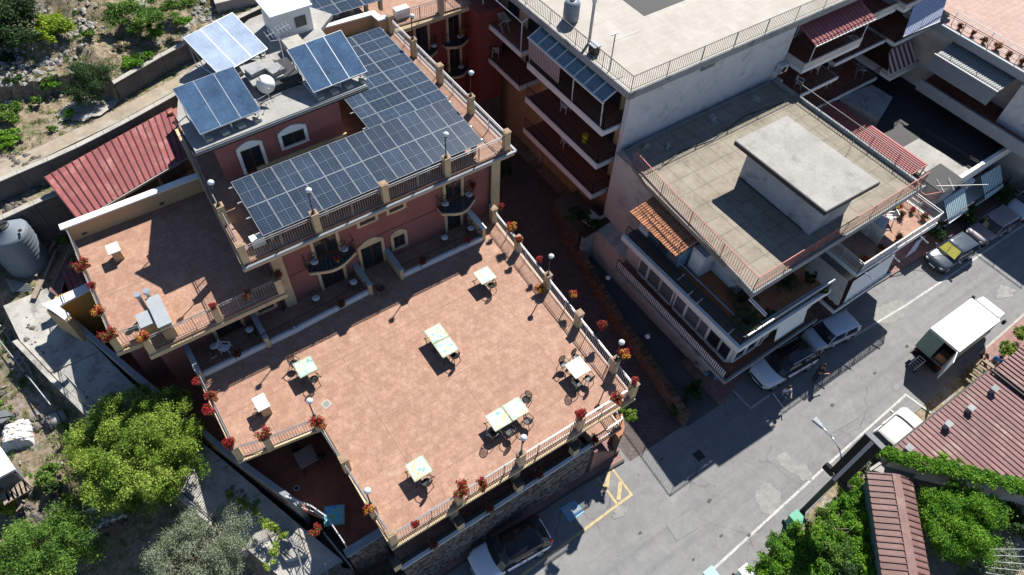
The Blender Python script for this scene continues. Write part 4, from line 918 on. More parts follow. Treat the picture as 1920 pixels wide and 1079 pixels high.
# window strip
for i, (y0, y1, mt) in enumerate(((17.25, 17.95, 'shutter'), (16.1, 17.1, 'shutter'), (14.95, 16.0, 'shutter'), (13.85, 14.65, 'shutter'), (12.7, 13.7, 'shutter'), (11.95, 12.6, 'shutter'), (10.95, 11.8, 'pane'), (10.15, 10.85, 'pane'))):
    w = cp('window', MB().box(23.2, y0, 3.15, 23.295, y1, 4.4), mt); fr = MB()
    for a in ((y0 - .07, y0, 3.05, 4.5), (y1, y1 + .07, 3.05, 4.5)): fr.box(23.12, a[0], a[2], 23.294, a[1], a[3])
    fr.box(23.12, y0, 4.4, 23.294, y1, 4.5); fr.box(23.08, y0, 3.05, 23.294, y1, 3.15); build('frame', fr, 'wplastic', w)
    if mt == 'shutter':
        s_ = MB()
        for j in range(10): s_.box(23.185, y0, 3.17 + j * .122, 23.2, y1, 3.25 + j * .122)
        build('shutter_slats', s_, 'shutter', w)
for x0, x1 in ((23.45, 24.25), (24.4, 25.2), (25.45, 25.75)):
    w = cp('window', MB().box(x0, 9.9, 3.2, x1, 9.995, 4.5), 'pane'); build('frame', MB().box(x0 - .07, 9.86, 3.1, x0, 9.994, 4.6).box(x1, 9.86, 3.1, x1 + .07, 9.994, 4.6).box(x0, 9.86, 4.5, x1, 9.994, 4.6).box(x0, 9.83, 3.1, x1, 9.994, 3.2), 'wplastic', w)
for x in (26.6, 28.4): w = cp('door', MB().box(x, 9.95, 2.83, x + 1.2, 10.045, 4.9), 'brownwood'); build('pane', MB().box(x + .1, 9.93, 2.95, x + 1.1, 9.95, 4.8), 'pane', w)
cp('awning_box', MB().box(26.0, 9.6, 4.7, 28.9, 9.95, 5.1), 'offwhite')
aw = thing('cream_awning', (27.4, 9.5, 4.9), 'cream awning drawn down over the corner balcony facing the street', 'awning'); build('cloth', MB().prism([(26.1, 9.38, 3.75), (28.6, 9.4, 3.75), (28.6, 9.62, 5.0), (26.1, 9.62, 5.0)], 0, .03), 'white', aw); build('front_bar', MB().bar((26.1, 9.37, 3.75), (28.6, 9.39, 3.75), .06), 'whitemetal', aw)
# lean-to with clay tiles on the terrace
lt = thing('tiled_lean_to', (23.6, 17.2, 5.65), 'small glazed lean-to with clay tile roof on the corner building terrace', 'shed')
build('wall', MB().box(23.5, 15.55, 5.65, 25.0, 19.1, 7.55), 'bluepaint', lt)
for i in range(4): build('glazed_panel', MB().box(23.44, 15.65 + i * .86, 5.95, 23.5, 16.42 + i * .86, 7.35), ['shutter', 'paneb', 'paneb', 'wplastic'][i], lt)
build('roof_board', MB().prism([(22.6, 15.2, 7.72), (24.6, 15.2, 8.1), (24.6, 19.25, 8.1), (22.6, 19.25, 7.72)], -.08, 0), 'brownwood', lt)
tp = None
for i in range(24):
    for j in range(5):
        y = 15.3 + i * .168; x = 22.55 + j * .4
        if tp is None:
            b = MB()
            for q in range(5):
                a0, a1 = math.pi * q / 5, math.pi * (q + 1) / 5
                b.poly3([(0, .08 * math.cos(a0), .075 * math.sin(a0)), (0, .08 * math.cos(a1), .075 * math.sin(a1)), (.44, .066 * math.cos(a1), .06 * math.sin(a1) + .085 - .02), (.44, .066 * math.cos(a0), .06 * math.sin(a0) + .085 - .02)], [(0, 1, 2, 3)])
            me = bpy.data.meshes.new('roof_tile'); me.from_pydata(b.v, [], b.f); me.materials.append(M['clay']); tp = me
        o = bpy.data.objects.new('roof_tile', tp); COL.objects.link(o); o.parent = lt; o.location = (x - 23.6 + rng.uniform(-.02, .02), y - 17.2, 7.73 + j * .076 - 5.65); o.rotation_euler = (0, 0, rng.uniform(-.05, .05))
dk = thing('white_cupboard', (24.5, 15, 5.65), 'tall white cupboard beside the tiled lean-to on the terrace', 'cupboard'); build('body', MB().box(24.2, 14.4, 5.65, 25.15, 15.4, 7.4), 'whitewall', dk); build('door', MB().box(24.17, 14.5, 5.8, 24.2, 15.3, 7.2), 'white', dk)
# brackets for the clothes lines
for i, (a, l) in enumerate((((1277, 520), 'leftmost'), ((1297, 548), 'second'), ((1313, 564), 'third'), ((1372, 621), 'rightmost'))):
    x, y, z = at(*a, 6.0); t = thing('line_bracket', (x, y, z), l + ' pale clothes line bracket on the long alley side parapet', 'bracket', 'clothes line brackets'); build('arm', MB().bar((x - .3, y - .05, z), (x + .3, y + .05, z), .06).bar((x + .3, y + .05, z), (x + .3, y + .05, z - .35), .04), 'whitemetal', t)
pole = thing('awning_pole', (24, 10.6, 7.5), 'pair of white poles sticking out below the corner roof', 'pole'); build('rod', MB().bar((24.0, 10.95, 7.6), (24.5, 9.9, 6.9), .06).bar((24.15, 11.0, 7.6), (24.65, 9.95, 6.9), .06), 'whitemetal', pole)

# second part with the planted balcony
cp('balcony', MB().box(32.3, 9.4, 5.4, 40.0, 12.2, 5.68), 'white'); cp('balcony_floor', MB().box(32.4, 9.5, 5.68, 39.9, 12.19, 5.7), 'terrace')
railing(cb, [(32.38, 12.1, 5.7), (32.38, 9.48, 5.7), (39.92, 9.48, 5.7), (39.92, 12.1, 5.7)], .9, 'whitemetal', sp=.1, post=1.5)
b = MB()
for i in range(36):
    x = 32.6 + i * .205
    b.tube([(x, 9.46, 5.8), (x + .1, 9.44, 6.05), (x, 9.46, 6.3), (x + .1, 9.44, 6.5)], .015, 4)
cp('scroll_ironwork', b, 'whitemetal', kind='stuff')
cp('divider_wall', MB().box(35.2, 10.35, 5.7, 35.35, 12.1, 6.9), 'offwhite'); cp('balcony_low', MB().prism([(31.6, 9.1), (37.2, 9.15), (37.2, 10.2), (32.8, 10.2), (32.8, 12.2), (31.6, 12.2)], 2.55, 2.8), 'white')
cp('balcony_low_floor', MB().prism([(31.7, 9.2), (37.1, 9.25), (37.1, 10.19), (32.79, 10.19), (32.79, 12.1), (31.7, 12.1)], 2.8, 2.82), 'floor_red'); railing(cb, [(31.68, 12.1, 2.82), (31.68, 9.18, 2.82), (37.1, 9.24, 2.82)], .85, 'iron', sp=.11, double=False)
def draped(name, label, top0, top1, bot0, bot1, mat='offwhite'):
    t = thing(name, top0, label, 'awning'); n = 14; b = MB(); pts = []
    for i in range(n + 1):
        u = i / n; a = lerp(top0, top1, u); c_ = lerp(bot0, bot1, u); pts += [a, c_, (c_[0], c_[1], c_[2] - .12 - .1 * abs(math.sin(u * n * math.pi / 2)))]
    b.poly3(pts, [f for i in range(n) for f in ((3 * i, 3 * i + 1, 3 * i + 4, 3 * i + 3), (3 * i + 1, 3 * i + 2, 3 * i + 5, 3 * i + 4))])
    c_ = build('cloth', b, mat, t); c_.modifiers.new('thick', 'SOLIDIFY').thickness = .02
    build('front_bar', MB().bar(bot0, bot1, .06), 'whitemetal', t); return t
draped('drop_awning', 'grey white awning lowered on the short side of the planted balcony building', (31.75, 12.0, 5.35), (31.75, 9.5, 5.35), (31.45, 12.0, 3.7), (31.45, 9.1, 3.7)); draped('drop_awning', 'off white awning lowered along the street below the planted balcony', (32.0, 9.3, 5.35), (36.0, 9.35, 5.35), (31.8, 9.02, 3.8), (35.8, 9.05, 3.8), 'white')
for i, (x, l) in enumerate(((33.0, 'left'), (35.5, 'middle'), (38.3, 'right'))): t = thing('drain_spout', (x, 9.3, 5.5), l + ' of three white spouts jutting out under the planted balcony', 'spout', 'white spouts under the planted balcony'); build('pipe', MB().cyl((x, 9.45, 5.5), (x + .1, 8.75, 5.35), .045), 'whitemetal', t, smooth=True)
cloth = thing('hanging_cloth', (38.6, 9.4, 5), 'pale blue cloth hanging below the end of the planted balcony', 'cloth'); build('cloth', MB().prism([(37.6, 9.15, 4.0), (38.6, 9.15, 4.1), (38.9, 9.3, 5.1), (38.2, 9.3, 5.1)], 0, .02), 'bluestripe', cloth); build('pole', MB().bar((38.1, 9.3, 5.12), (39, 9.3, 5.12), .04), 'whitemetal', cloth)

# ------------------------------------------------------------------ low building with the black roof
lb = thing('low_building', (47.70, 16.59, -1.35), 'low building with a black bitumen roof framed by pale parapets', 'building')
def lp(name, mb, mat, **kw): return build(name, mb, mat, lb, **kw)
lp('wall', MB().box(42.6, 12.35, 0, 54.1, 24.5, 3.15), 'offwhite')
lp('roof', MB().prism([(45.60, 11.91), (54.11, 11.91), (54.11, 22.96), (45.60, 22.96)], 3.15, 3.40), 'black')
lp('painted_sun_patch', MB().prism([(45.71, 11.91), (49.32, 11.91), (48.90, 16.16), (45.92, 16.16)], 3.40, 3.43), 'roofcrete')  # pale patch painted over the sunlit corner of the otherwise shaded roof
lp('parapet', MB().prism([(45.28, 11.59), (54.53, 11.69), (54.53, 11.91), (45.28, 11.85)], 2.90, 3.95), 'white'); lp('parapet', MB().box(54.11, 11.91, 2.90, 54.43, 22.96, 3.85), 'whitewall')
lp('parapet', MB().box(42.95, 11.69, 2.90, 43.16, 21.90, 3.65), 'oldcrete')
lp('skylight', MB().prism([(46.35, 21.90), (49.75, 21.69), (49.85, 19.77), (46.77, 18.60)], 3.42, 4.40), 'oldcrete')
lp('lift_box', MB().box(44.22, 11.37, 2.90, 46.45, 13.07, 4.40), 'oldcrete'); lp('box_lid', MB().box(44.11, 11.27, 4.40, 46.56, 13.18, 4.47), 'black')
rc = thing('red_canopy', (44.22, 17.54, 4.40), 'long faded red ribbed canopy between the grid roof and the black roof', 'canopy')
corrugated(rc, (43.32, 13.71, 4.35), (2.5, 0, 0), (0, 8.4, 0), (0, 0, 1), 12, 'redcanopy', 'redcanopy', rib=.05, rw=.3)
build('frame', MB().bar((43.26, 13.66, 4.30), (45.92, 13.66, 4.30), .08).bar((43.26, 13.71, 3.40), (43.26, 13.71, 4.30), .08).bar((45.82, 13.71, 3.40), (45.82, 13.71, 4.30), .08).bar((43.21, 13.61, 4.30), (43.21, 22.22, 4.30), .08), 'rust', rc)
railing(lb, [(43.00, 21.90, 3.65), (43.00, 11.80, 3.65), (44.11, 11.43, 3.65)], .8, 'rust', sp=.17, double=False)
railing(lb, [(49.54, 16.26, 3.40), (49.85, 12.01, 3.40)], .55, 'iron', bars=False, double=True)
for i, (a, l) in enumerate(((( 45.6, 11.0), 'teal striped awning on the low building front, left one'), ((50.0, 11.0), 'teal striped awning on the low building front, right one'))):
    x, y = a; sheet_awning('striped_awning', l, [(x, y - .9, 1.65), (x + 2.4, y - .8, 1.65), (x + 2.4, y + .3, 2.95), (x, y + .3, 2.95)], 'tealstripe')
lp('front_balcony', MB().box(45.01, 10.27, 0.95, 53.41, 11.98, 1.20), 'white'); railing(lb, [(45.06, 10.32, 1.20), (53.30, 10.32, 1.20)], .8, 'iron', sp=.14, double=False)
for x in (46.2, 48.7, 51.2): w = lp('window', MB().box(x, 12.25, 1.3, x + 1.2, 12.345, 2.7), 'brownwood'); build('pane', MB().box(x + .1, 12.23, 1.4, x + 1.1, 12.25, 2.6), 'pane', w)
t = thing('wall_ac_unit', (48.64, 11.61, 2.05), 'white air conditioner between the two teal striped awnings', 'air conditioner'); build('casing', MB().box(48.53, 11.30, 2.35, 49.36, 11.72, 2.95), 'wplastic', t); build('fan_grille', MB().cyl((48.95, 11.29, 2.65), (48.95, 11.30, 2.65), .2), 'iron', t)
an = thing('tv_aerial', (44.43, 11.69, 4.47), 'white tv aerial lying out over the street by the grey roof box', 'aerial'); build('mast', MB().bar((44.33, 11.91, 4.50), (47.09, 9.99, 4.80), .025), 'whitemetal', an); build('elements', MB().bar((44.22, 11.27, 4.55), (44.86, 12.33, 4.55), .018).bar((44.86, 10.95, 4.60), (45.60, 11.91, 4.60), .018), 'whitemetal', an)

# ------------------------------------------------------------------ last building at the right edge
eb = thing('terrace_building', (58, 17, 0), 'building at the right edge with a pale tiled roof terrace and potted plants', 'building')
def ep(name, mb, mat, **kw): return build(name, mb, mat, eb, **kw)
ep('wall', MB().box(55.2, 8, 0, 80, 24, 8.28), 'offwhite'); ep('side_wall', MB().box(54.15, 19.6, 0, 55.18, 24, 8.2), 'offwhite')
M['rooftile'] = tilemat('pale_terrace_tiles', (.34, .225, .185), (.40, .275, .23), (.25, .175, .15), .5, mort=.06)
ep('roof_terrace', MB().box(54.05, 8, 8.3, 80, 28, 8.6), 'rooftile'); ep('roof_edge', MB().box(53.75, 8, 8.1, 54.0, 22.0, 8.7), 'slabcap')
railing(eb, [(54.0, 8.5, 8.62), (54.0, 21.5, 8.62)], .9, 'iron', bars=False, post=2.2); railing(eb, [(54.8, 8.5, 8.6), (54.8, 20.6, 8.6)], .9, 'whitemetal', bars=False, post=3)
M['corr'] = stripes('corrugated_grey_sheet', (.30, .31, .29), (.20, .215, .205), .28, 1)
cc = thing('corrugated_awning', (53, 17, 7), 'grey corrugated awning in two slopes over the shaded side balcony', 'awning')
M['corrA'] = surf('grey_corrugated_sheet', (.27, .28, .27), .6, .1, 2)
corrugated(cc, (52.3, 14.4, 7.4), (0, 5.1, 0), (1.9, 0, .4), (0, 0, 1), 26, 'corrA', 'corrA', rib=.04, rw=.4); corrugated(cc, (51.75, 14.4, 6.5), (0, 5.1, 0), (.55, 0, .9), (0, 0, 1), 26, 'corrA', 'corrA', rib=.04, rw=.4)
build('front_bar', MB().bar((52.28, 14.35, 7.46), (52.28, 19.6, 7.46), .08), 'whitemetal', cc)
ep('side_balcony', MB().box(52.4, 8.5, 4.6, 55.18, 19.5, 4.9), 'floor_red'); ep('side_parapet', MB().box(52.2, 8.5, 4.4, 52.4, 19.5, 5.3), 'slabcap'); ep('lower_wall', MB().box(54.1, 12.4, 0, 54.3, 19.55, 4.55), 'offwhite')
for y in (17.6, 14.2): ep('recess', MB().box(54.04, y - 1.4, 3.5, 54.098, y, 4.3), 'pane')
ep('side_room', MB().box(53.4, 8.5, 4.9, 55.18, 13.6, 8.1), 'whitewall')

for i, (pts, l) in enumerate((([(25.6, 20.4, 8.64), (27.9, 20.9, 8.64), (30.2, 20.6, 8.64), (33.6, 21.2, 8.64), (36.9, 20.8, 8.64)], 'black cable lying across the shaded back of the grid roof'), ([(32.35, 15.2, 8.64), (34.1, 15.6, 8.64), (36.2, 15.1, 8.64), (37.8, 15.8, 8.64)], 'thin cable lying on the grid roof right of the roof room'), ([(29.25, 12.4, 8.66), (29.25, 17.3, 8.66)], 'drain pipe along the foot of the roof room wall'))):
    t = thing('roof_cable', pts[0], l, 'cable'); build('cable', MB().tube(pts, .03, 6), 'iron', t); build('clip', MB().box(pts[1][0] - .06, pts[1][1] - .06, 8.6, pts[1][0] + .06, pts[1][1] + .06, 8.68), 'oldcrete', t)
for i, (x, y, s) in enumerate(((26.2, 22.2, .3), (27.4, 21.6, .22), (31.6, 22.1, .35), (35.4, 21.9, .28))): t = thing('roof_debris', (x, y, 8.6), ['leftmost', 'second', 'third', 'rightmost'][i] + ' small pile of slabs left at the shaded back of the grid roof', 'slabs', 'slabs left on the grid roof'); build('slab', MB().obox((x, y, 8.66), s * 2, s, .1, i * .7), 'oldcrete', t); build('slab', MB().obox((x + .1, y + .05, 8.75), s * 1.4, s, .07, i * .5 + .4), 'concrete', t)
# ------------------------------------------------------------------ alley walls
bw = thing('stone_alley_wall', (21.5, 18, 0), 'long curving brown stone wall along the dark alley', 'wall')
WP = [(22.6, 24.8), (22.2, 22.0), (21.6, 19.4), (21.1, 16.9), (20.8, 14.6), (20.55, 12.7), (20.2, 10.6), (20.0, 9.2)]
build('body', MB().prism([(x - .18, y) for x, y in WP] + [(x + .18, y) for x, y in WP[::-1]], 0, 1.15), 'brownstone', bw)
me = bpy.data.meshes.new('cap_stone'); b = MB().prism([(-.24, -.19), (.22, -.21), (.25, .18), (-.21, .2)], 0, .14); me.from_pydata(b.v, [], b.f); me.materials.append(surf('brown_cap_stone', (.15, .095, .065), .9, .3, 4, rnd=.5))
tot = 0
for (x0, y0), (x1, y1) in zip(WP[:-1], WP[1:]):
    L = math.dist((x0, y0), (x1, y1)); n = int(L / .42); a = math.atan2(y1 - y0, x1 - x0)
    for i in range(n):
        u = (i + .5) / n; o = bpy.data.objects.new('cap_stone', me); COL.objects.link(o); o.parent = bw; o.location = (x0 + (x1 - x0) * u - 21.5, y0 + (y1 - y0) * u - 18, 1.13 + rng.uniform(-.02, .03)); o.rotation_euler = (rng.uniform(-.05, .05), rng.uniform(-.05, .05), a + math.pi / 2 * rng.randrange(2) + rng.uniform(-.1, .1)); o.scale = (rng.uniform(.8, 1.0), rng.uniform(.85, 1.05), 1)
gw = thing('planter_terrace', (23.4, 23, 0), 'raised planted terrace behind a mouldy grey concrete wall in the alley', 'wall')
build('concrete_wall', MB().prism([(22.35, 22.3), (24.55, 22.5), (24.55, 22.8), (22.35, 22.6)], 0, 2.7), 'pentwall', gw); build('coping', MB().prism([(22.2, 22.2), (24.6, 22.4), (24.6, 22.9), (22.2, 22.7)], 2.7, 2.82), 'brownwood', gw)
build('bed', MB().prism([(22.4, 22.9), (24.9, 22.9), (24.9, 26.4), (22.9, 26.4)], 0, 2.2), 'mortar', gw)
for i, a in enumerate(((23.6, 23.0), (24.2, 23.3))): t = thing('cold_frame', (*a, 2.2), ['left', 'right'][i] + ' white panel lying on the planted alley terrace', 'panel'); build('panel', MB().obox((a[0], a[1] + .4, 2.4), .55, .95, .05, .1), 'wplastic', t); build('edge', MB().obox((a[0], a[1] + .4, 2.33), .65, 1.05, .08, .1), 'brownwood', t)

# ------------------------------------------------------------------ left side: path, walls, yard
lw = thing('path_parapet', (-3, 22, 4), 'long grey parapet between the hotel side yard and the sloping path', 'wall')
PP = [at(133, 598, 5.6), at(240, 690, 5.2), at(330, 765, 4.7), at(400, 826, 4.2), at(470, 880, 3.9), at(560, 945, 3.8)]
for p, q in zip(PP[:-1], PP[1:]):
    d = Vector((q[0] - p[0], q[1] - p[1], 0)).normalized(); n_ = Vector((-d.y, d.x, 0)) * .13
    c4 = [(p[0] + n_.x, p[1] + n_.y), (p[0] - n_.x, p[1] - n_.y), (q[0] - n_.x, q[1] - n_.y), (q[0] + n_.x, q[1] + n_.y)]
    build('wall_panel', MB().prism([(*c4[0], p[2] - .12), (*c4[1], p[2] - .12), (*c4[2], q[2] - .12), (*c4[3], q[2] - .12)], -2.6, 0), 'concrete', lw)
    build('coping', MB().prism([(*c4[0], p[2] - .12), (*c4[1], p[2] - .12), (*c4[2], q[2] - .12), (*c4[3], q[2] - .12)], .002, .1), 'slabcap', lw)
yf = MB().prism([(-6.4, 31.2), (-1.9, 31.2), (-1.7, 20.3), (-3.0, 20.6)], 2.9, 3.9); hp('yard_floor', yf, 'floor_red')
pf_ = MB().prism([(-2.9, 20.5), (2.29, 20.5), (2.25, 12.3), (.35, 12.35), (.3, 14.2), (-1.2, 16.4)], 2.7, 3.0); hp('patio_floor', pf_, 'floor_red')
railing(hotel, [(*at(540, 937, 3.75)[:2], 3.2), (-.15, 14.9, 3.2), (.25, 14.0, 3.2), (.4, 12.4, 3.2)], 1.0, 'whitemetal', sp=.14)
o = hp('patio_wall', MB().box(.3, 12.1, 0, 2.1, 12.35, 3.4), 'mortar'); build('coping', MB().box(.2, 12.0, 3.4, 2.2, 12.42, 3.5), 'slabcap', o)
sw_ = thing('stone_side_wall', (1.2, 12, 0), 'dark rubble stone wall under the small lower patio by the street', 'wall'); stone_wall(sw_, (.3, 12.1), (2.15, 12.05), 0, 3.38, (0, -1), 10, 5); stone_wall(sw_, (-1.2, 11.2), (.25, 11.15), 0, 1.7, (0, -1), 5, 4)
iron = thing('iron_gate', (1.2, 11, 0), 'dark barred iron gate at the foot of the stone wall beside the street', 'gate'); b = MB()
for i in range(12): b.bar((.55 + i * .14, 10.95, .1), (.55 + i * .14, 10.95, 1.5), .03)
build('bars', b, 'iron', iron, kind='stuff'); build('frame', MB().bar((.5, 10.95, 1.5), (2.15, 10.95, 1.5), .05).bar((.5, 10.95, .1), (2.15, 10.95, .1), .05).bar((.5, 10.95, .1), (.5, 10.95, 1.5), .05).bar((2.15, 10.95, .1), (2.15, 10.95, 1.5), .05), 'iron', iron)
# sloping concrete path
pa = MB(); L_ = []; R_ = []
PY = [(33.5, 5.62), (31, 5.23), (28.5, 4.75), (26, 4.24), (23, 3.68), (20, 3.15), (17.5, 2.65), (15, 2.16), (12.6, 1.6)]
for y, z in PY: L_.append((bx(y) - 2.45, y, z)); R_.append((bx(y) + .02, y, z))
for i in range(len(PY) - 1):
    q = [L_[i], R_[i], R_[i + 1], L_[i + 1]]; u = .985
    q = [q[0], q[1], lerp(q[1], q[2], u), lerp(q[0], q[3], u)]
    o = build('path_slab', MB().prism(q, -.35, .03 + (.05 if i % 2 else 0)), 'path'); struct_p = o; o['kind'] = 'structure'
# stairs at the bottom
st = thing('outdoor_stairs', (-2.2, 10, 0), 'white concrete stairs with metal rails at the foot of the sloping path', 'stairs')
for i in range(11): build('step', MB().prism([(-2.9 - i * .12, 12.35 - i * .42), (-.7 - i * .2, 12.0 - i * .42), (-.75 - i * .2, 11.6 - i * .42), (-3.0 - i * .12, 11.95 - i * .42)], -.5, 1.68 - i * .155), 'roofcrete', st)
railing(st, [(-.8, 12.6, 1.75), (-1.1, 11.2, 1.4), (-2.6, 7.6, .2)], .95, 'metal', bars=False); railing(st, [(-1.9, 15.2, 2.2), (-1.6, 13.9, 1.95), (-1.9, 12.2, 1.7), (-3.4, 7.9, .2)], .95, 'metal', bars=False)
railing(st, [(-.2, 13.9, 2.0), (.2, 11.9, 1.5)], .95, 'metal', sp=.16)
build('landing_wall', MB().prism([(-2.5, 15.6), (-1.7, 15.3), (-1.3, 13.6), (-2.3, 13.9)], 1.2, 2.35), 'roofcrete', st)
# garden wall beside the path with pipe rails
gwl = thing('garden_wall', (-6, 20, 3), 'low rough garden wall between the path and the trees with pipe rails', 'wall')
GY = [31, 28, 25, 22.5, 20, 17.5, 15.4]
for a, b_ in zip(GY[:-1], GY[1:]):
    xa, xb = bx(a) - 2.5, bx(b_) - 2.5; za, zb = float(np.interp(a, *PATHZ)), float(np.interp(b_, *PATHZ))
    build('wall_section', MB().prism([(xa - .25, a, za), (xa, a, za), (xb, b_, zb), (xb - .25, b_, zb)], -1.6, .28), 'path', gwl)
b = MB()
for a, b_ in zip(GY[2:-1], GY[3:]):
    xa, xb = bx(a) - 2.6, bx(b_) - 2.6; za, zb = float(np.interp(a, *PATHZ)) + .28, float(np.interp(b_, *PATHZ)) + .28
    for h in (.5, .9): b.tube([(xa, a, za + h), (xb, b_, zb + h)], .03)
    b.tube([(xa, a, za), (xa, a, za + .9)], .03)
build('pipe_rail', b, 'metal', gwl, smooth=True)
# yellow-walled side structure
ys = thing('side_outbuilding', (-6, 30.5, 4), 'open cream walled yard enclosure with ochre inner wall and white coping', 'wall')
build('ochre_wall', MB().prism([at(100, 577, 6.9)[:2], at(168, 541, 6.9)[:2], (-4.6, 31.3), (-6.6, 31.4)], 3.9, 6.9), 'ochre', ys)
a_, b_, c_, d_ = at(80, 573, 7.0), at(170, 528, 7.0), at(176, 540, 7.0), at(96, 583, 7.0)
build('coping', MB().prism([a_, b_, c_, d_], -.08, .04), 'white', ys)
build('coping', MB().prism([at(80, 571, 7.0), at(98, 566, 7.0), at(131, 590, 7.0), at(122, 601, 7.0)], -.08, .05), 'white', ys)
e0, e1 = at(88, 578, 7.0), at(128, 598, 7.0); build('cream_wall', MB().prism([(e0[0] - .1, e0[1] - .1), (e0[0] + .15, e0[1] + .1), (e1[0] + .15, e1[1] + .05), (e1[0] - .1, e1[1] - .1)], 4.5, 6.92), 'creamwall', ys)
sr = thing('small_red_roof', (-5, 32.2, 6), 'small red ribbed roof below the rail flower pots', 'roof'); corrugated(sr, (-6.0, 31.5, 6.3), (1.35, 0, 0), (0, 1.9, .15), (0, 0, 1), 5, 'redroof', 'seam', rib=.03)
# big red shed roof behind the left terrace
rs = thing('red_roof_shed', (-.5, 36.5, 5.6), 'open shed with a large red standing seam roof behind the left terrace', 'shed')
u0 = Vector((-3.85, 33.6, 9.15)); u1 = Vector((2.6, 35.4, 9.15)); v0 = Vector((-4.5, 37.4, 9.55)); v1 = Vector((3.25, 39.6, 9.55)); NS = 20
for i in range(NS):
    f0, f1 = i / NS, (i + 1) / NS; p = [u0.lerp(u1, f0), u0.lerp(u1, f1 - .004), v0.lerp(v1, f1 - .004), v0.lerp(v1, f0)]
    s = MB(); s.poly3(p + [q + Vector((0, 0, .04)) for q in p], [(0, 3, 2, 1), (4, 5, 6, 7), (0, 1, 5, 4), (1, 2, 6, 5), (2, 3, 7, 6), (3, 0, 4, 7)]); t_ = build('painted_shadow', s, 'redroof', rs)
    w_ = .0042; q0 = [u0.lerp(u1, f0 - w_), u0.lerp(u1, f0 + w_), v0.lerp(v1, f0 + w_), v0.lerp(v1, f0 - w_)]; q0 = [Vector(x) for x in q0]
    s = MB(); s.poly3([q + Vector((0, 0, .035)) for q in q0] + [q + Vector((0, 0, .085)) for q in q0], [(0, 3, 2, 1), (4, 5, 6, 7), (0, 1, 5, 4), (1, 2, 6, 5), (2, 3, 7, 6), (3, 0, 4, 7)]); build('seam', s, 'seam', t_)
build('fascia', MB().bar(u0 + Vector((0, -.05, -.05)), u1 + Vector((0, -.05, -.05)), .06, .14), 'concrete', rs)
for f in (.03, .38, .7): p = u0.lerp(u1, f); build('post', MB().bar((p.x, p.y + .15, 5.6), (p.x, p.y + .15, 9.1), .14), 'wood', rs)
for i, (x, y) in enumerate(((3.0, 39.0), (3.15, 38.4), (3.0, 37.8))): build('ridge_tile', MB().cyl((x - .15, y, 9.65), (x + .2, y + .05, 9.68), .11), 'clay', rs)
cl = thing('covered_boat_bundle', (1.0, 35.0, 5.6), 'pale wrapped bundle stored under the front edge of the red shed roof', 'bundle'); bb = MB().obox((.9, 35.0, 6.9), 2.6, .8, .5, .42); build('bundle', bb, 'film', cl, bevel=.15); build('strap', MB().obox((.9, 35.0, 6.91), .08, .84, .54, .42), 'iron', cl)
yt = thing('storage_shelf', (.9, 35.1, 5.6), 'dark shelving rack under the red roof behind the terrace wall', 'shelf'); build('rack', MB().box(-2.4, 34.4, 5.6, 2.4, 35.8, 5.9).box(-2.4, 34.6, 6.4, 2.4, 35.7, 6.6), 'wood', yt); build('post', MB().box(-2.3, 34.5, 5.6, -2.2, 34.6, 7.2), 'wood', yt)
# retaining walls up the hill
def retain(name, label, f, x0, x1, zb, zt, off, capw=.22, seg=1.6):
    t = thing(name, (x0, f(x0), zb), label, 'wall', None); x = x0; ch = []
    while x < x1 - .01:
        xe = min(x1, x + seg); a, b2 = (x, f(x) + off), (xe, f(xe) + off)
        build('wall_section', MB().prism([(a[0], a[1] - .02), (b2[0] - .02, b2[1] - .02), (b2[0] - .02, b2[1] + .42), (a[0], a[1] + .42)], zb, zt + rng.uniform(-.03, .03)), 'darkwall', t)
        build('coping', MB().prism([(a[0], a[1] - .06), (b2[0] - .02, b2[1] - .06), (b2[0] - .02, b2[1] + .3), (a[0], a[1] + .3)], zt + .04, zt + .1), 'concrete', t); x = xe
retain('retaining_wall', 'lower dark retaining wall running up behind the red shed roof', y1f, -12, 9, 8.4, 9.75, -.15); retain('retaining_wall', 'upper dark retaining wall along the dry grassy slope', y2f, .9, 14, 9.5, 10.95, -.15)
retain('retaining_wall', 'tall dark yard wall hidden behind the red shed roof', y1f, -12, 6, 5.3, 8.62, -1.6)
b = MB(); 
cs = blob('concrete_apron', (-.7, 41.9, 0), 1.9, 1.25, 'concrete', 9.9, rz=.3, jag=.18)
tr = MB(); tr.poly3([(x, y1f(x) + .3, 9.78) for x in (-12, -4, 0, 4, 9, 14)] + [(x, y1f(x) + 1.3, 9.84) for x in (14, 9, 4, 0, -4, -12)], [(i, i + 1, 10 - i, 11 - i) for i in range(5)]); struct('track', tr, 'track')
struct('concrete_pad', MB().prism([(8.6, 45.2), (11.5, 45.0), (12.5, 48.5), (9.4, 49.5)], 11.0, 11.75), 'concrete')
# large water tank
wt = thing('water_tank', (-7.45, 35.95, 5.6), 'large ribbed grey water tank with a black lid at the left edge', 'water tank')
prof = [(1.12, 0)]
for i in range(9): prof += [(1.15, .08 + i * .27), (1.12, .16 + i * .27), (1.12, .26 + i * .27)]
prof += [(1.13, 2.55), (1.02, 2.75), (.42, 2.98), (.42, 3.05)]
build('tank_body', MB().lathe(prof, (-7.45, 35.95, 5.6), 36), 'plastic_grey', wt, smooth=True); build('lid', MB().lathe([(.4, 3.05), (.4, 3.12), (.34, 3.16), (.001, 3.18)], (-7.45, 35.95, 5.6), 20).bar((-7.8, 35.95, 8.79), (-7.1, 35.95, 8.79), .05).bar((-7.45, 35.6, 8.79), (-7.45, 36.3, 8.79), .05), 'iron', wt)
build('outlet', MB().cyl((-6.75, 35.3, 8.5), (-6.65, 35.2, 8.6), .07), 'iron', wt)
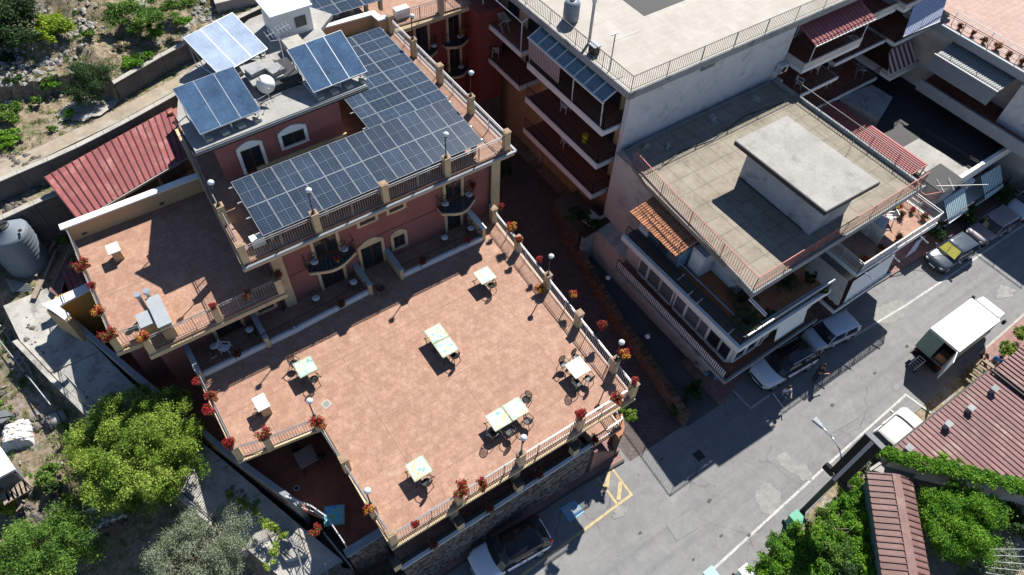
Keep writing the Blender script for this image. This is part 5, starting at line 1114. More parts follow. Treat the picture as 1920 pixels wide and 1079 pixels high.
wp = thing('white_drain_pipe', (-8, 38, 8), 'fat white drain pipe lying against the dark retaining wall', 'pipe'); build('pipe', MB().tube([at(0, 392, 8.2), at(40, 357, 8.5)], .12, 10), 'white', wp, smooth=True); build('joint', MB().tube([at(36, 361, 8.48), at(42, 355, 8.52)], .15, 10), 'iron', wp, smooth=True)
# planks, reinforcement bars and scrap beside the tank
for i, (a, b2, w, l) in enumerate((((52, 512), (88, 452), .35, 'wide pale plank nearest the big water tank'), ((66, 518), (103, 452), .22, 'second plank from the big water tank'), ((84, 520), (104, 470), .16, 'narrow plank beside the rusty sheet'), ((62, 560), (78, 525), .3, 'short plank at the foot of the plank pile'))):
    p, q = at(*a, 5.75), at(*b2, 5.9); t = thing('plank', p, l, 'plank', 'planks leaning in the yard by the tank'); build('board', MB().bar(p, q, w, .06), 'wood', t)
t = thing('rusty_sheet', at(105, 520, 5.7), 'rusty brown metal sheet lying between planks and red roof', 'metal sheet'); build('sheet', MB().prism([at(92, 545, 5.8), at(120, 480, 5.9), at(133, 500, 5.9), at(112, 560, 5.8)], -.03, .03), 'brownroof', t); build('batten', MB().bar(at(100, 535, 5.95), at(131, 465, 6.1), .06).bar(at(115, 545, 5.9), at(135, 485, 6.0), .05), 'wood', t)
t = thing('rebar_bundle', at(35, 530, 5.7), 'bundle of thin grey reinforcement bars on the ground', 'metal bars'); b = MB()
for i in range(12): b.cyl(at(10 + i * 1.2, 522 + i * 2.2, 5.72), at(54 + i * .5, 533 + i * 1.2, 5.75 + .02 * (i % 3)), .02, n=5)
build('bars', b, 'metal', t, kind='stuff')
for i, (a, h) in enumerate((((32, 622), 0), ((62, 578), 0))): pass
# little garden: barrel, film-wrapped pallet, hut roof, iron grid steps
br = thing('open_barrel', (-8.2, 25.9, 3), 'open grey barrel tipped on its side in the garden', 'barrel')
c0 = Vector(at(90, 795, 3.3)); ax = Vector((.75, .1, -.15)).normalized(); o = build('shell', MB().cyl(c0, c0 + ax * .85, .36, .38, 18, cap=False), 'stonelight', br, smooth=True); o.modifiers.new('thick', 'SOLIDIFY').thickness = .03; build('base', MB().cyl(c0 + ax * .8, c0 + ax * .85, .37, n=18), 'mortar', br)
build('hoop', MB().cyl(c0 + ax * .1, c0 + ax * .16, .40, n=18, cap=False).cyl(c0 + ax * .55, c0 + ax * .61, .41, n=18, cap=False), 'mortar', br)
pl = thing('wrapped_pallet', at(30, 810, 3), 'pallet of tiles under crumpled white plastic film in the garden', 'pallet'); c0 = at(32, 812, 3.3)
n = 22; fv = []; 
for j in range(n + 1):
    for i in range(n + 1):
        u, v = i / n * 2 - 1, j / n * 2 - 1; m_ = max(abs(u), abs(v)); z = .75 if m_ < .5 else .75 * max(0, 1 - (m_ - .5) / .25) if m_ < .75 else 0
        fv.append((c0[0] + (u * .95 + v * .3) * 1.1 + rng.uniform(-.04, .04), c0[1] + (v * .95 - u * .3) * 1.1 + rng.uniform(-.04, .04), 2.75 + z + rng.uniform(0, .12)))
build('film', MB().poly3(fv, [(j * (n + 1) + i, j * (n + 1) + i + 1, (j + 1) * (n + 1) + i + 1, (j + 1) * (n + 1) + i) for j in range(n) for i in range(n)]), 'film', pl)
for i in range(3):
    for j in range(2): build('tile_pack', MB().obox((c0[0] - .25 + j * .42 + i * .1, c0[1] - .35 + i * .36, 3.56), .3, .26, .05, -.3), 'offwhite', pl)
hr = thing('garden_hut', at(0, 900, 3), 'garden hut with white edge and dark roof at the left edge', 'hut'); build('roof', MB().prism([at(-20, 830, 4.8), at(0, 838, 4.8), at(28, 880, 4.8), at(-10, 900, 4.8)], -.15, 0), 'white', hr); build('wall', MB().prism([at(-20, 855, 4.5)[:2], at(-2, 850, 4.5)[:2], at(22, 885, 4.5)[:2], at(-10, 905, 4.5)[:2]], 2, 4.6), 'shutter', hr)
gs = thing('timber_steps', at(40, 900, 3), 'grey timber deck and steps with an iron grid shadow by the garden hut', 'steps')
for i in range(6): build('board', MB().prism([at(2 + i * 8, 930 - i * 6, 3.6), at(12 + i * 8, 922 - i * 6, 3.6), at(20 + i * 8, 938 - i * 4, 3.6), at(8 + i * 8, 948 - i * 5, 3.6)], -.1, 0), 'wood', gs)
railing(gs, [at(0, 925, 3.6), at(35, 890, 3.6), at(60, 915, 3.6)], .9, 'iron', sp=.3)
gr = thing('umbrella_canvas', at(8, 782, 4), 'folded dark grey tarpaulin above the wrapped pallet', 'tarpaulin'); build('canvas', MB().prism([at(-8, 775, 3.8), at(12, 768, 3.8), at(24, 780, 3.8), at(2, 795, 3.8)], -.02, .02), 'shutter', gr); build('rib', MB().bar(at(-8, 785, 3.85), at(22, 780, 3.85), .03), 'iron', gr)

# ------------------------------------------------------------------ bottom right: kiosk roofs, brown shed
kr = thing('kiosk_building', (33, -2, 0), 'low building with a wide faded red ribbed roof beside the street', 'building')
build('wall', MB().prism([(27.6, .9), (33.9, -6.3), (42.4, -6.3), (42.4, .9)], 0, 2.9), 'offwhite', kr); M['roof_pr'] = M['pinkroof']
for i in range(26):
    xa = 27.0 + 8.55 * i / 26; xb = xa + 8.55 / 26; L = min(9.5, max(.35, 1.16 * (xa + .25 - 27.0) + .1)); y0_ = 1.25 - L; s = MB(); z0_ = 3.15 + .039 * L
    s.poly3([(xa + .004, y0_, z0_), (xb - .004, y0_, z0_), (xb - .004, 1.25, 3.15), (xa + .004, 1.25, 3.15), (xa + .004, y0_, z0_ + .04), (xb - .004, y0_, z0_ + .04), (xb - .004, 1.25, 3.19), (xa + .004, 1.25, 3.19)], [(0, 3, 2, 1), (4, 5, 6, 7), (0, 1, 5, 4), (1, 2, 6, 5), (2, 3, 7, 6), (3, 0, 4, 7)])
    t_ = build('painted_shadow', s, 'pinkroof', kr); build('seam', MB().bar((xa, y0_, z0_ + .05), (xa, 1.25, 3.2), .075, .07), 'brownseam', t_)
corrugated(kr, (35.75, -6.5, 3.7), (7.5, 0, 0), (0, 7.65, -.3), (0, .04, 1), 23, 'pinkroof', 'brownseam', rib=.06, rw=.2)
build('ridge_gap', MB().bar((35.62, -6.5, 3.62), (35.62, 1.2, 3.32), .14), 'iron', kr); build('gutter', MB().bar((26.9, 1.3, 3.12), (35.6, 1.3, 3.12), .1), 'iron', kr)
for i, a in enumerate(((1703, 842), (1777, 797), (1819, 767), (1863, 731))):
    x, y, _ = at(*a, 3.5); o = build('roof_vent', MB().box(x - .17, y - .12, 3.2, x + .17, y + .12, 3.62), 'oldcrete', kr); build('vent_cap', MB().box(x - .22, y - .17, 3.62, x + .22, y + .17, 3.67), 'oldcrete', o)
bs = thing('brown_roof_shed', (24.5, -1.9, 0), 'green walled shed with a long brown ribbed gable roof in the shrubs', 'shed')
e = Vector((-.69, -.73, 0)).normalized(); w_ = Vector((e.y, -e.x, 0)) * -1; rg = Vector((25.75, .22, 3.15)); LL = 7.2
lft = Vector((-e.y, e.x, 0)); lft = lft if lft.x < 0 else -lft
for side, wd in ((lft, 1.25), (-lft, .85)):
    n = 22
    for i in range(n):
        a = rg + e * (LL * i / n) + side * .12; st_ = e * (LL / n) * .96; v = side * wd + Vector((0, 0, -.28)); s = MB(); p = [a, a + st_, a + st_ + v, a + v]
        s.poly3(p + [q + Vector((0, 0, .04)) for q in p], [(0, 3, 2, 1), (4, 5, 6, 7), (0, 1, 5, 4), (1, 2, 6, 5), (2, 3, 7, 6), (3, 0, 4, 7)]); t_ = build('painted_shadow', s, 'brownroof', bs)
        s = MB(); st2 = e * .05; p = [a - st2 * .3, a + st2, a + st2 + v, a - st2 * .3 + v]; s.poly3(p + [q + Vector((0, 0, .09)) for q in p], [(0, 3, 2, 1), (4, 5, 6, 7), (0, 1, 5, 4), (1, 2, 6, 5), (2, 3, 7, 6), (3, 0, 4, 7)]); build('seam', s, 'brownseam', t_)
build('ridge_cap', MB().bar(rg + Vector((0, 0, .06)) - e * .02, rg + e * LL + Vector((0, 0, .06)), .42, .06), 'brownroof', bs)
q = [rg + lft * 1.15 + e * .2, rg - lft * .75 + e * .2, rg - lft * .75 + e * LL, rg + lft * 1.15 + e * LL]; M['greenwall'] = surf('grey_green_render', (.16, .22, .20), .9, .15, 1); build('wall', MB().prism([(v.x, v.y) for v in q], 0, 2.75), 'greenwall', bs)
ft = thing('garden_forecourt', (26.8, .3, 0), 'pale concrete forecourt slab between the brown shed and the kiosk', 'slab'); build('slab', MB().prism([at(1632, 880, .5)[:2], at(1668, 858, .5)[:2], at(1720, 880, .5)[:2], at(1710, 905, .5)[:2]], 0, .5), 'roofcrete', ft); build('kerb', MB().bar(at(1630, 882, .5), at(1668, 857, .5), .15), 'concrete', ft)
# steps near the truck
ss = thing('wooden_steps', (37.6, .8, 0), 'brown wooden steps beside the red kiosk roof near the truck', 'steps')
for i in range(5): build('tread', MB().obox((36.9 + i * .3, 1.45 + i * .04, .3 + i * .22), .24, .9, .06, .1), 'wood', ss)
build('stringer', MB().bar((36.7, 1.05, .2), (38.2, 1.15, 1.3), .08).bar((36.7, 1.9, .2), (38.2, 2.0, 1.3), .08), 'brownwood', ss)
# street sign mast and street light
sg = thing('sign_totem', (22.0, 1.75, 0), 'tall dark totem mast with cross-shaped black sign panels beside the shrubs', 'sign')
build('mast', MB().box(21.9, 1.62, 0, 22.1, 1.88, 4.6), 'iron', sg)
M['signblack'] = surf('black_sign_panel', (.010, .010, .012), .6, .1, 2, spec=.15); build('panel', MB().box(21.88, 1.30, 5.0, 22.12, 1.62, 9.0), 'signblack', sg); build('panel', MB().box(21.88, 1.90, 5.0, 22.12, 2.20, 9.0), 'signblack', sg); build('spine', MB().box(21.82, 1.66, 4.6, 22.18, 1.84, 9.0), 'slabcap', sg); build('panel', MB().box(21.86, 1.6, 4.6, 22.14, 1.9, 8.98), 'signblack', sg)
build('cross_panel', MB().box(21.86, .95, 4.5, 22.14, 1.58, 4.98), 'signblack', sg, bevel=.08); build('cross_panel', MB().box(21.86, 1.92, 4.5, 22.14, 2.55, 4.98), 'signblack', sg, bevel=.08); build('top_cap', MB().box(21.86, 1.28, 9.0, 22.14, 2.22, 9.05), 'shutter', sg)
sl_ = thing('street_light', (21.8, 2.0, 0), 'curved arm street light reaching over the road from the totem', 'street light')
build('arm', MB().tube([(22.0, 1.95, 5.1), (22.05, 2.1, 5.9), (22.05, 2.5, 6.5), (21.95, 3.1, 6.9), (21.85, 3.7, 7.1)], .04, 8), 'alu', sl_, smooth=True); build('lamp_head', MB().poly3([(21.75, 3.65, 7.05), (21.95, 3.7, 7.05), (22.0, 4.3, 7.1), (21.62, 4.25, 7.1), (21.78, 3.68, 7.16), (21.92, 3.72, 7.16), (21.95, 4.25, 7.24), (21.66, 4.2, 7.24)], [(0, 3, 2, 1), (4, 5, 6, 7), (0, 1, 5, 4), (1, 2, 6, 5), (2, 3, 7, 6), (3, 0, 4, 7)]), 'slabcap', sl_, bevel=.03)
build('clamp', MB().box(21.88, 1.88, 4.9, 22.12, 2.02, 5.2), 'alu', sl_)
# ------------------------------------------------------------------ vehicles
def car(name, label, x, y, rz, L, W_, H, paint, roof=None, ws=(.30, .42), rg=(.86, .97), belt=.60, hood=(.50, .60), rails=False, tail='hatch', glassm='pane', boxy=0.0, shade=False, plate=True):
    """local +x is the front; ws = windscreen foot and roof edge, rg = roof end and rear window foot, as shares of the length from the nose"""
    t = thing(name, (x, y, .02), label, 'car'); hw = W_ / 2; roof = roof or paint
    X = lambda u: L / 2 - u * L
    N = 26; body = MB(); K = 15; zb = belt * H
    for i in range(N + 1):
        u = i / N
        wf = min(1, (1 - .34 * max(0, (.12 - u) / .12) ** 1.6), (1 - .22 * max(0, (u - .9) / .1) ** 2))
        if u < ws[0]: zt = H * (hood[0] + (hood[1] - hood[0]) * (max(0, u) / ws[0]) ** .6)
        elif u < rg[1]: zt = zb + .02
        else: zt = zb - .03 * (u - rg[1]) / .03 * 0
        if u < .035: zt *= .80 + .2 * u / .035
        if u > .985: zt *= .90
        w = hw * wf; z0 = .22 if u not in (0, 1) else .3
        prof = [(0, z0), (.80, z0), (.93, z0 + .06), (.985, .40 * zt + .1), (1.0, .66 * zt + .02), (.975, .90 * zt), (.90 + .04 * boxy, zt * .985), (0.0, zt * (1.02))]
        ring = [(w * a, z) for a, z in prof] + [(-w * a, z) for a, z in prof[-2:0:-1]]
        for a, z in ring: body.v.append((X(u), a, z))
    n = 14
    for i in range(N):
        for j in range(n): body.f.append((i * n + j, i * n + (j + 1) % n, (i + 1) * n + (j + 1) % n, (i + 1) * n + j))
    body.f.append(tuple(range(n))[::-1]); body.f.append(tuple(N * n + j for j in range(n)))
    T = lambda mb: mb
    def B(nm, mb, mt, par=t, smooth=False, bevel=0):
        me = bpy.data.meshes.new(nm); me.from_pydata(mb.v, [], mb.f); me.materials.append(M[mt] if isinstance(mt, str) else mt)
        if smooth: me.shade_smooth()
        o = bpy.data.objects.new(nm, me); COL.objects.link(o); o.parent = par
        if bevel: b_ = o.modifiers.new('bevel', 'BEVEL'); b_.width = bevel; b_.segments = 2
        return o
    bo = B('body', body, paint, smooth=True); sbs = bo.modifiers.new('smooth', 'SUBSURF'); sbs.levels = 1; sbs.render_levels = 1
    # greenhouse
    def ring(u0, u1, w, z, rnd=.12):
        pts = []; x0, x1 = X(u0), X(u1)
        for cx_, sx, cy_, sy in ((x0, -1, w, -1), (x0, -1, -w, 1), (x1, 1, -w, 1), (x1, 1, w, -1)):
            for q in range(4):
                a = q / 3 if (sx * sy > 0) == (sy > 0) else q / 3
                pass
        rr = rnd
        seq = [(x1 + rr, w), (x0 - rr * 1.0, w), (x0 - rr * .3, w - rr * .25), (x0 + .06 * (x0 - x1) * .3, w * .55), (x0 + .09 * (x0 - x1) * .3, 0), (x0 + .06 * (x0 - x1) * .3, -w * .55), (x0 - rr * .3, -w + rr * .25), (x0 - rr, -w), (x1 + rr, -w), (x1 + rr * .2, -w + rr * .4), (x1 - .03, 0), (x1 + rr * .2, w - rr * .4)]
        return [(a, b, z) for a, b in seq]
    wr = hw * (.76 + .08 * boxy); lo = ring(ws[0], rg[1], hw * .93, zb); mi = ring(ws[0] + (ws[1] - ws[0]) * .5, rg[1] + (rg[0] - rg[1]) * .45, hw * .86, zb + (H - zb) * .56); hi = ring(ws[1], rg[0], wr, H - .05)
    gh = MB(); gh.v = lo + mi + hi; n = 12
    for q in range(2):
        for j in range(n): gh.f.append((q * n + j, q * n + (j + 1) % n, (q + 1) * n + (j + 1) % n, (q + 1) * n + j))
    gh.f.append(tuple(range(2 * n, 3 * n)))
    B('windows', gh, glassm, smooth=False)
    # roof skin, slightly domed
    rs_ = MB(); r1 = ring(ws[1] + .004, rg[0] - .002, wr * 1.03, H - .062); r2 = ring(ws[1] + .01, rg[0] - .01, wr * .97, H - .02); r3 = ring(ws[1] + .07, rg[0] - .06, wr * .7, H + .005)
    rs_.v = r1 + r2 + r3
    for q in range(2):
        for j in range(n): rs_.f.append((q * n + j, q * n + (j + 1) % n, (q + 1) * n + (j + 1) % n, (q + 1) * n + j))
    rs_.f.append(tuple(range(2 * n, 3 * n))); ro = B('roof', rs_, roof, smooth=True)
    # pillars
    pil = MB()
    for s in (-1, 1):
        pil.bar((X(ws[0]) - .08, s * hw * .915, zb), (X(ws[1]) - .02, s * wr * 1.0, H - .05), .07, .05)
        for u in ((ws[1] + rg[0]) / 2 - .02, ): pil.bar((X(u), s * hw * .94, zb), (X(u), s * wr * 1.02, H - .05), .08, .03)
        pil.bar((X(rg[1]) + .12, s * hw * .92, zb), (X(rg[0]) + .08, s * wr, H - .05), .16 + .1 * boxy, .05)
        pil.bar((X(ws[0]) - .1, s * hw * .945, zb + .012), (X(rg[1]) + .1, s * hw * .945, zb + .012), .035)
    for s, nm in ((1, 'l'), (-1, 'r')):
        q = MB(); q.v = pil.v[:]; o_ = [i for i, c_ in enumerate(pil.v) if c_[1] * s > 0]; mp_ = {i: n_ for n_, i in enumerate(o_)}; q.v = [pil.v[i] for i in o_]; q.f = [tuple(mp_[i] for i in f) for f in pil.f if pil.v[f[0]][1] * s > 0]; B('window_pillars', q, roof if roof is not paint else paint, bo, )
    for s in (-1, 1):
        for u in (.175, .80):
            wx = X(u); w = B('wheel', MB().cyl((wx, s * (hw - .21), .32), (wx, s * (hw - .005), .32), .325, n=20), 'tyre'); B('rim', MB().cyl((wx, s * (hw - .02), .32), (wx, s * (hw + .004), .32), .21, .18, 14), 'alu', w)
            B('arch', MB().cyl((wx, s * (hw - .12), .34), (wx, s * (hw - .012), .34), .385, n=22), 'iron', w)
        m_ = B('mirror', MB().obox((X(ws[0]) - .25, s * (hw + .1), zb + .08), .14, .2, .13), roof if roof != paint else paint, bevel=.03)
        hl = MB().ball((X(.045), s * hw * .64, H * hood[0] * .80), .17, 10, .45); hl.v = [(X(.045) + (a - X(.045)) * 1.0, b, c) for a, b, c in hl.v]; B('headlight', hl, 'lamp_glass', smooth=True)
        B('taillight', MB().obox((X(.975), s * hw * .74, zb * .88), .14, .2, .16), 'redlens', bevel=.03)
        B('door_handle', MB().box(X(.55), s * hw * .985 - .02, zb - .12, X(.51), s * hw * .985 + .03, zb - .09), paint, bo)
        for u in (ws[1] - .06, (ws[1] + rg[0]) / 2 - .02, rg[0] - .06):
            B('door_seam', MB().box(X(u) - .008, s * hw * .93, .35, X(u) + .008, s * (hw * 1.0 + .002), zb - .02), 'iron', bo)
    B('grille', MB().obox((X(.012), 0, H * .32), .1, W_ * .58, .17), 'iron', bevel=.02); B('bumper_intake', MB().obox((X(.015), 0, .3), .1, W_ * .62, .12), 'iron')
    if plate: B('number_plate', MB().obox((X(-.004), 0, .42), .03, .48, .1), 'wplastic')
    sm_ = MB()
    for s in (-1, 1): sm_.box(X(ws[0]) + .1, s * hw * .70 - .008, H * hood[1] * 1.0, X(.08), s * hw * .60 + .008, H * hood[0] * .97)
    B('wiper', MB().bar((X(ws[0]) - .03, -.1, zb + .06), (X(ws[0]) - .2, .5, zb + .12), .02).bar((X(ws[0]) - .03, .35, zb + .06), (X(ws[0]) - .18, -.1, zb + .12), .02), 'iron')
    if rails:
        for s in (-1, 1): B('roof_rail', MB().bar((X(ws[1] + .05), s * wr * .93, H + .03), (X(rg[0] - .06), s * wr * .93, H + .03), .04), 'alu', ro)
    if shade:
        a, b_ = X(ws[0]) - .10, X(ws[1]); B('sunshade', MB().poly3([(a + .02, -hw * .74, zb + .17), (a + .02, hw * .74, zb + .17), (b_ + .09, hw * .62, H + .0), (b_ + .09, -hw * .62, H + .0)], [(0, 1, 2, 3)]), 'sunshade')
    t.rotation_euler = (0, 0, rz); return t
M['redlens'] = surf('red_lamp_lens', (.30, .015, .012), .2, .05, 3); M['sunshade'] = surf('yellow_sunshade_foil', (.62, .58, .12), .35, .35, 6, stain=(.35, .30, .05))
pw_ = carpaint('pearl_white_paint', (.78, .80, .84)); pb = carpaint('gloss_black_paint', (.010, .010, .012), .08); ps = carpaint('silver_paint', (.58, .61, .66)); pg = carpaint('dark_grey_paint', (.055, .072, .095), .2); pm = carpaint('dull_mauve_paint', (.24, .20, .21), .4); pbg = carpaint('pale_beige_paint', (.50, .48, .45), .3)
car('parked_car', 'white crossover with black panoramic roof parked beside the hotel stone wall', 7.35, 8.75, R(180 - 5), 4.35, 1.85, 1.55, pw_, pb, rails=False, ws=(.27, .40))
car('parked_car', 'white sport utility car with black roof parked below the corner balcony', 27.75, 8.75, R(180 - 4), 4.5, 1.88, 1.65, pw_, pb, rails=True, ws=(.26, .38))
car('parked_car', 'small boxy silver hatchback parked behind the black roofed white car', 31.95, 8.72, R(180 - 8), 3.6, 1.62, 1.5, ps, boxy=.9, ws=(.24, .36), rg=(.93, .985), belt=.57)
car('parked_car', 'dark grey rounded hatchback with a yellow sunshade behind its windscreen', 44.6, 8.55, R(180 - 3), 3.9, 1.75, 1.52, pg, shade=True, ws=(.25, .42))
car('parked_car', 'old dull mauve boxy estate car between the sunshade hatchback and a silver car', 49.3, 8.5, R(180 - 3), 4.1, 1.68, 1.42, pm, boxy=1, rails=True, ws=(.33, .42), rg=(.93, .985), belt=.58)
car('parked_car', 'silver car cut by the right edge at the end of the parked row', 54.2, 8.4, R(180), 4.3, 1.8, 1.45, ps, ws=(.26, .40))
car('parked_car', 'pale beige hatchback with sunlit roof parked beside the ribbed kiosk roof', 29.75, 1.85, R(2), 4.0, 1.75, 1.52, pbg, ws=(.27, .42))
# box truck
tr_ = thing('box_truck', (37.5, 3.7, .02), 'white box truck with its rear doors open standing in the street', 'truck'); M['truckgreen'] = surf('pale_green_panel', (.22, .30, .25), .5, .1, 1)
TB = (35.55, 39.75, 3.0, 5.05, 1.0, 2.9); x0, x1, y0, y1, z0, z1 = TB
build('roof_panel', MB().box(x0, y0, z1 - .05, x1, y1, z1), carpaint('truck_white', (.80, .81, .80), .4), tr_, bevel=.02)
build('side_panel', MB().box(x0, y0, z0, x1, y0 + .06, z1 - .052), 'truckgreen', tr_); build('side_panel', MB().box(x0, y1 - .06, z0, x1, y1, z1 - .052), 'white', tr_); build('front_panel', MB().box(x1 - .06, y0 + .062, z0, x1, y1 - .062, z1 - .052), 'white', tr_)
for i in range(9): build('roof_rib', MB().box(x0 + .35 + i * .43, y0 + .04, z1 + .001, x0 + .37 + i * .43, y1 - .04, z1 + .012), 'white', tr_)
build('load_floor', MB().box(x0, y0 + .062, z0 - .08, x1, y1 - .062, z0), 'wood', tr_); build('door_panel', MB().box(x0 - .06, y0 + .95, z0, x0, y1 - .02, z1 - .08), 'truckgreen', tr_)
d_ = build('rear_door', MB().obox((x0 - .45, y0 - .06, (z0 + z1) / 2), 1.0, .05, z1 - z0 - .1, .35), 'white', tr_); build('rear_frame', MB().box(x0 - .03, y0, z0, x0 + .05, y0 + .07, z1 - .05).box(x0 - .03, y0, z1 - .13, x0 + .05, y1, z1 - .052), 'alu', tr_)
build('tail_lift', MB().box(x0 - .35, y0 + .1, .55, x0 + .1, y1 - .1, .66).bar((x0 - .1, y0 + .3, .6), (x0 + .3, y0 + .3, z0), .08).bar((x0 - .1, y1 - .3, .6), (x0 + .3, y1 - .3, z0), .08), 'iron', tr_)
build('chassis', MB().box(x0 + .1, y0 + .5, .5, x1 + 1.6, y1 - .5, .9), 'iron', tr_); build('cab', MB().prism([(x1 + .05, y0 + .12), (x1 + 1.55, y0 + .2), (x1 + 1.55, y1 - .2), (x1 + .05, y1 - .12)], .45, 2.25), 'white', tr_, bevel=.12); build('windscreen', MB().box(x1 + 1.45, y0 + .35, 1.35, x1 + 1.57, y1 - .35, 2.1), 'pane', tr_)
build('roof_deflector', MB().obox((x1 + .55, (y0 + y1) / 2, 2.5), .35, 1.6, .35).obox((x1 + .62, (y0 + y1) / 2, 2.52), .24, 1.3, .38), 'white', tr_, bevel=.06)
for yy in (y0 - .1, y1 + .1): build('mirror', MB().obox((x1 + 1.2, yy, 1.9), .12, .2, .36).bar((x1 + 1.2, yy, 1.9), (x1 + 1.0, (yy + (y0 + y1) / 2) / 2, 1.9), .03), 'iron', tr_)
for xx in (x0 + .9, x1 + .9):
    for yy, s in ((y0 + .05, 1), (y1 - .05, -1)): w = build('wheel', MB().cyl((xx, yy, .4), (xx, yy + s * .28, .4), .4, n=20), 'tyre', tr_); build('rim', MB().cyl((xx, yy - s * .01, .4), (xx, yy, .4), .22, n=14), 'alu', w)
build('taillight', MB().box(x0 - .1, y0 + .1, .75, x0 - .04, y0 + .35, .88), 'redlens', tr_); build('taillight', MB().box(x0 - .1, y1 - .35, .75, x0 - .04, y1 - .1, .88), 'redlens', tr_)
for i, (a, b2, c_, m_, l) in enumerate(((.5, .5, .55, 'clay', 'brown cardboard box inside the open truck nearest the door edge'), (.9, 1.2, .5, 'brownwood', 'dark crate deeper inside the open truck'))): t = thing('cargo_box', (x0 + a, y0 + b2, z0), l, 'box'); build('carton', MB().box(x0 + a - .3, y0 + b2 - .3, z0, x0 + a + .3, y0 + b2 + .3, z0 + c_), m_, t); build('tape', MB().box(x0 + a - .04, y0 + b2 - .3, z0 + c_, x0 + a + .04, y0 + b2 + .3, z0 + c_ + .004), 'wood', t)
ht = thing('hand_truck', (34.6, 3.3, 0), 'folded metal hand truck standing behind the open box truck', 'hand truck'); q0, q1 = Vector(at(1708, 690, .1)), Vector(at(1730, 672, .9)); sd = Vector((.0, .22, 0)); b = MB()
for s in (-1, 1): b.bar(q0 + sd * s, q1 + sd * s, .035)
for u in np.linspace(0, 1, 6): b.bar(q0.lerp(q1, u) - sd, q0.lerp(q1, u) + sd, .025)
build('frame', b, 'alu', ht)
for s in (-1, 1): build('wheel', MB().cyl(q0 + sd * s * 1.2, q0 + sd * s * 1.45, .12, n=12), 'tyre', ht)

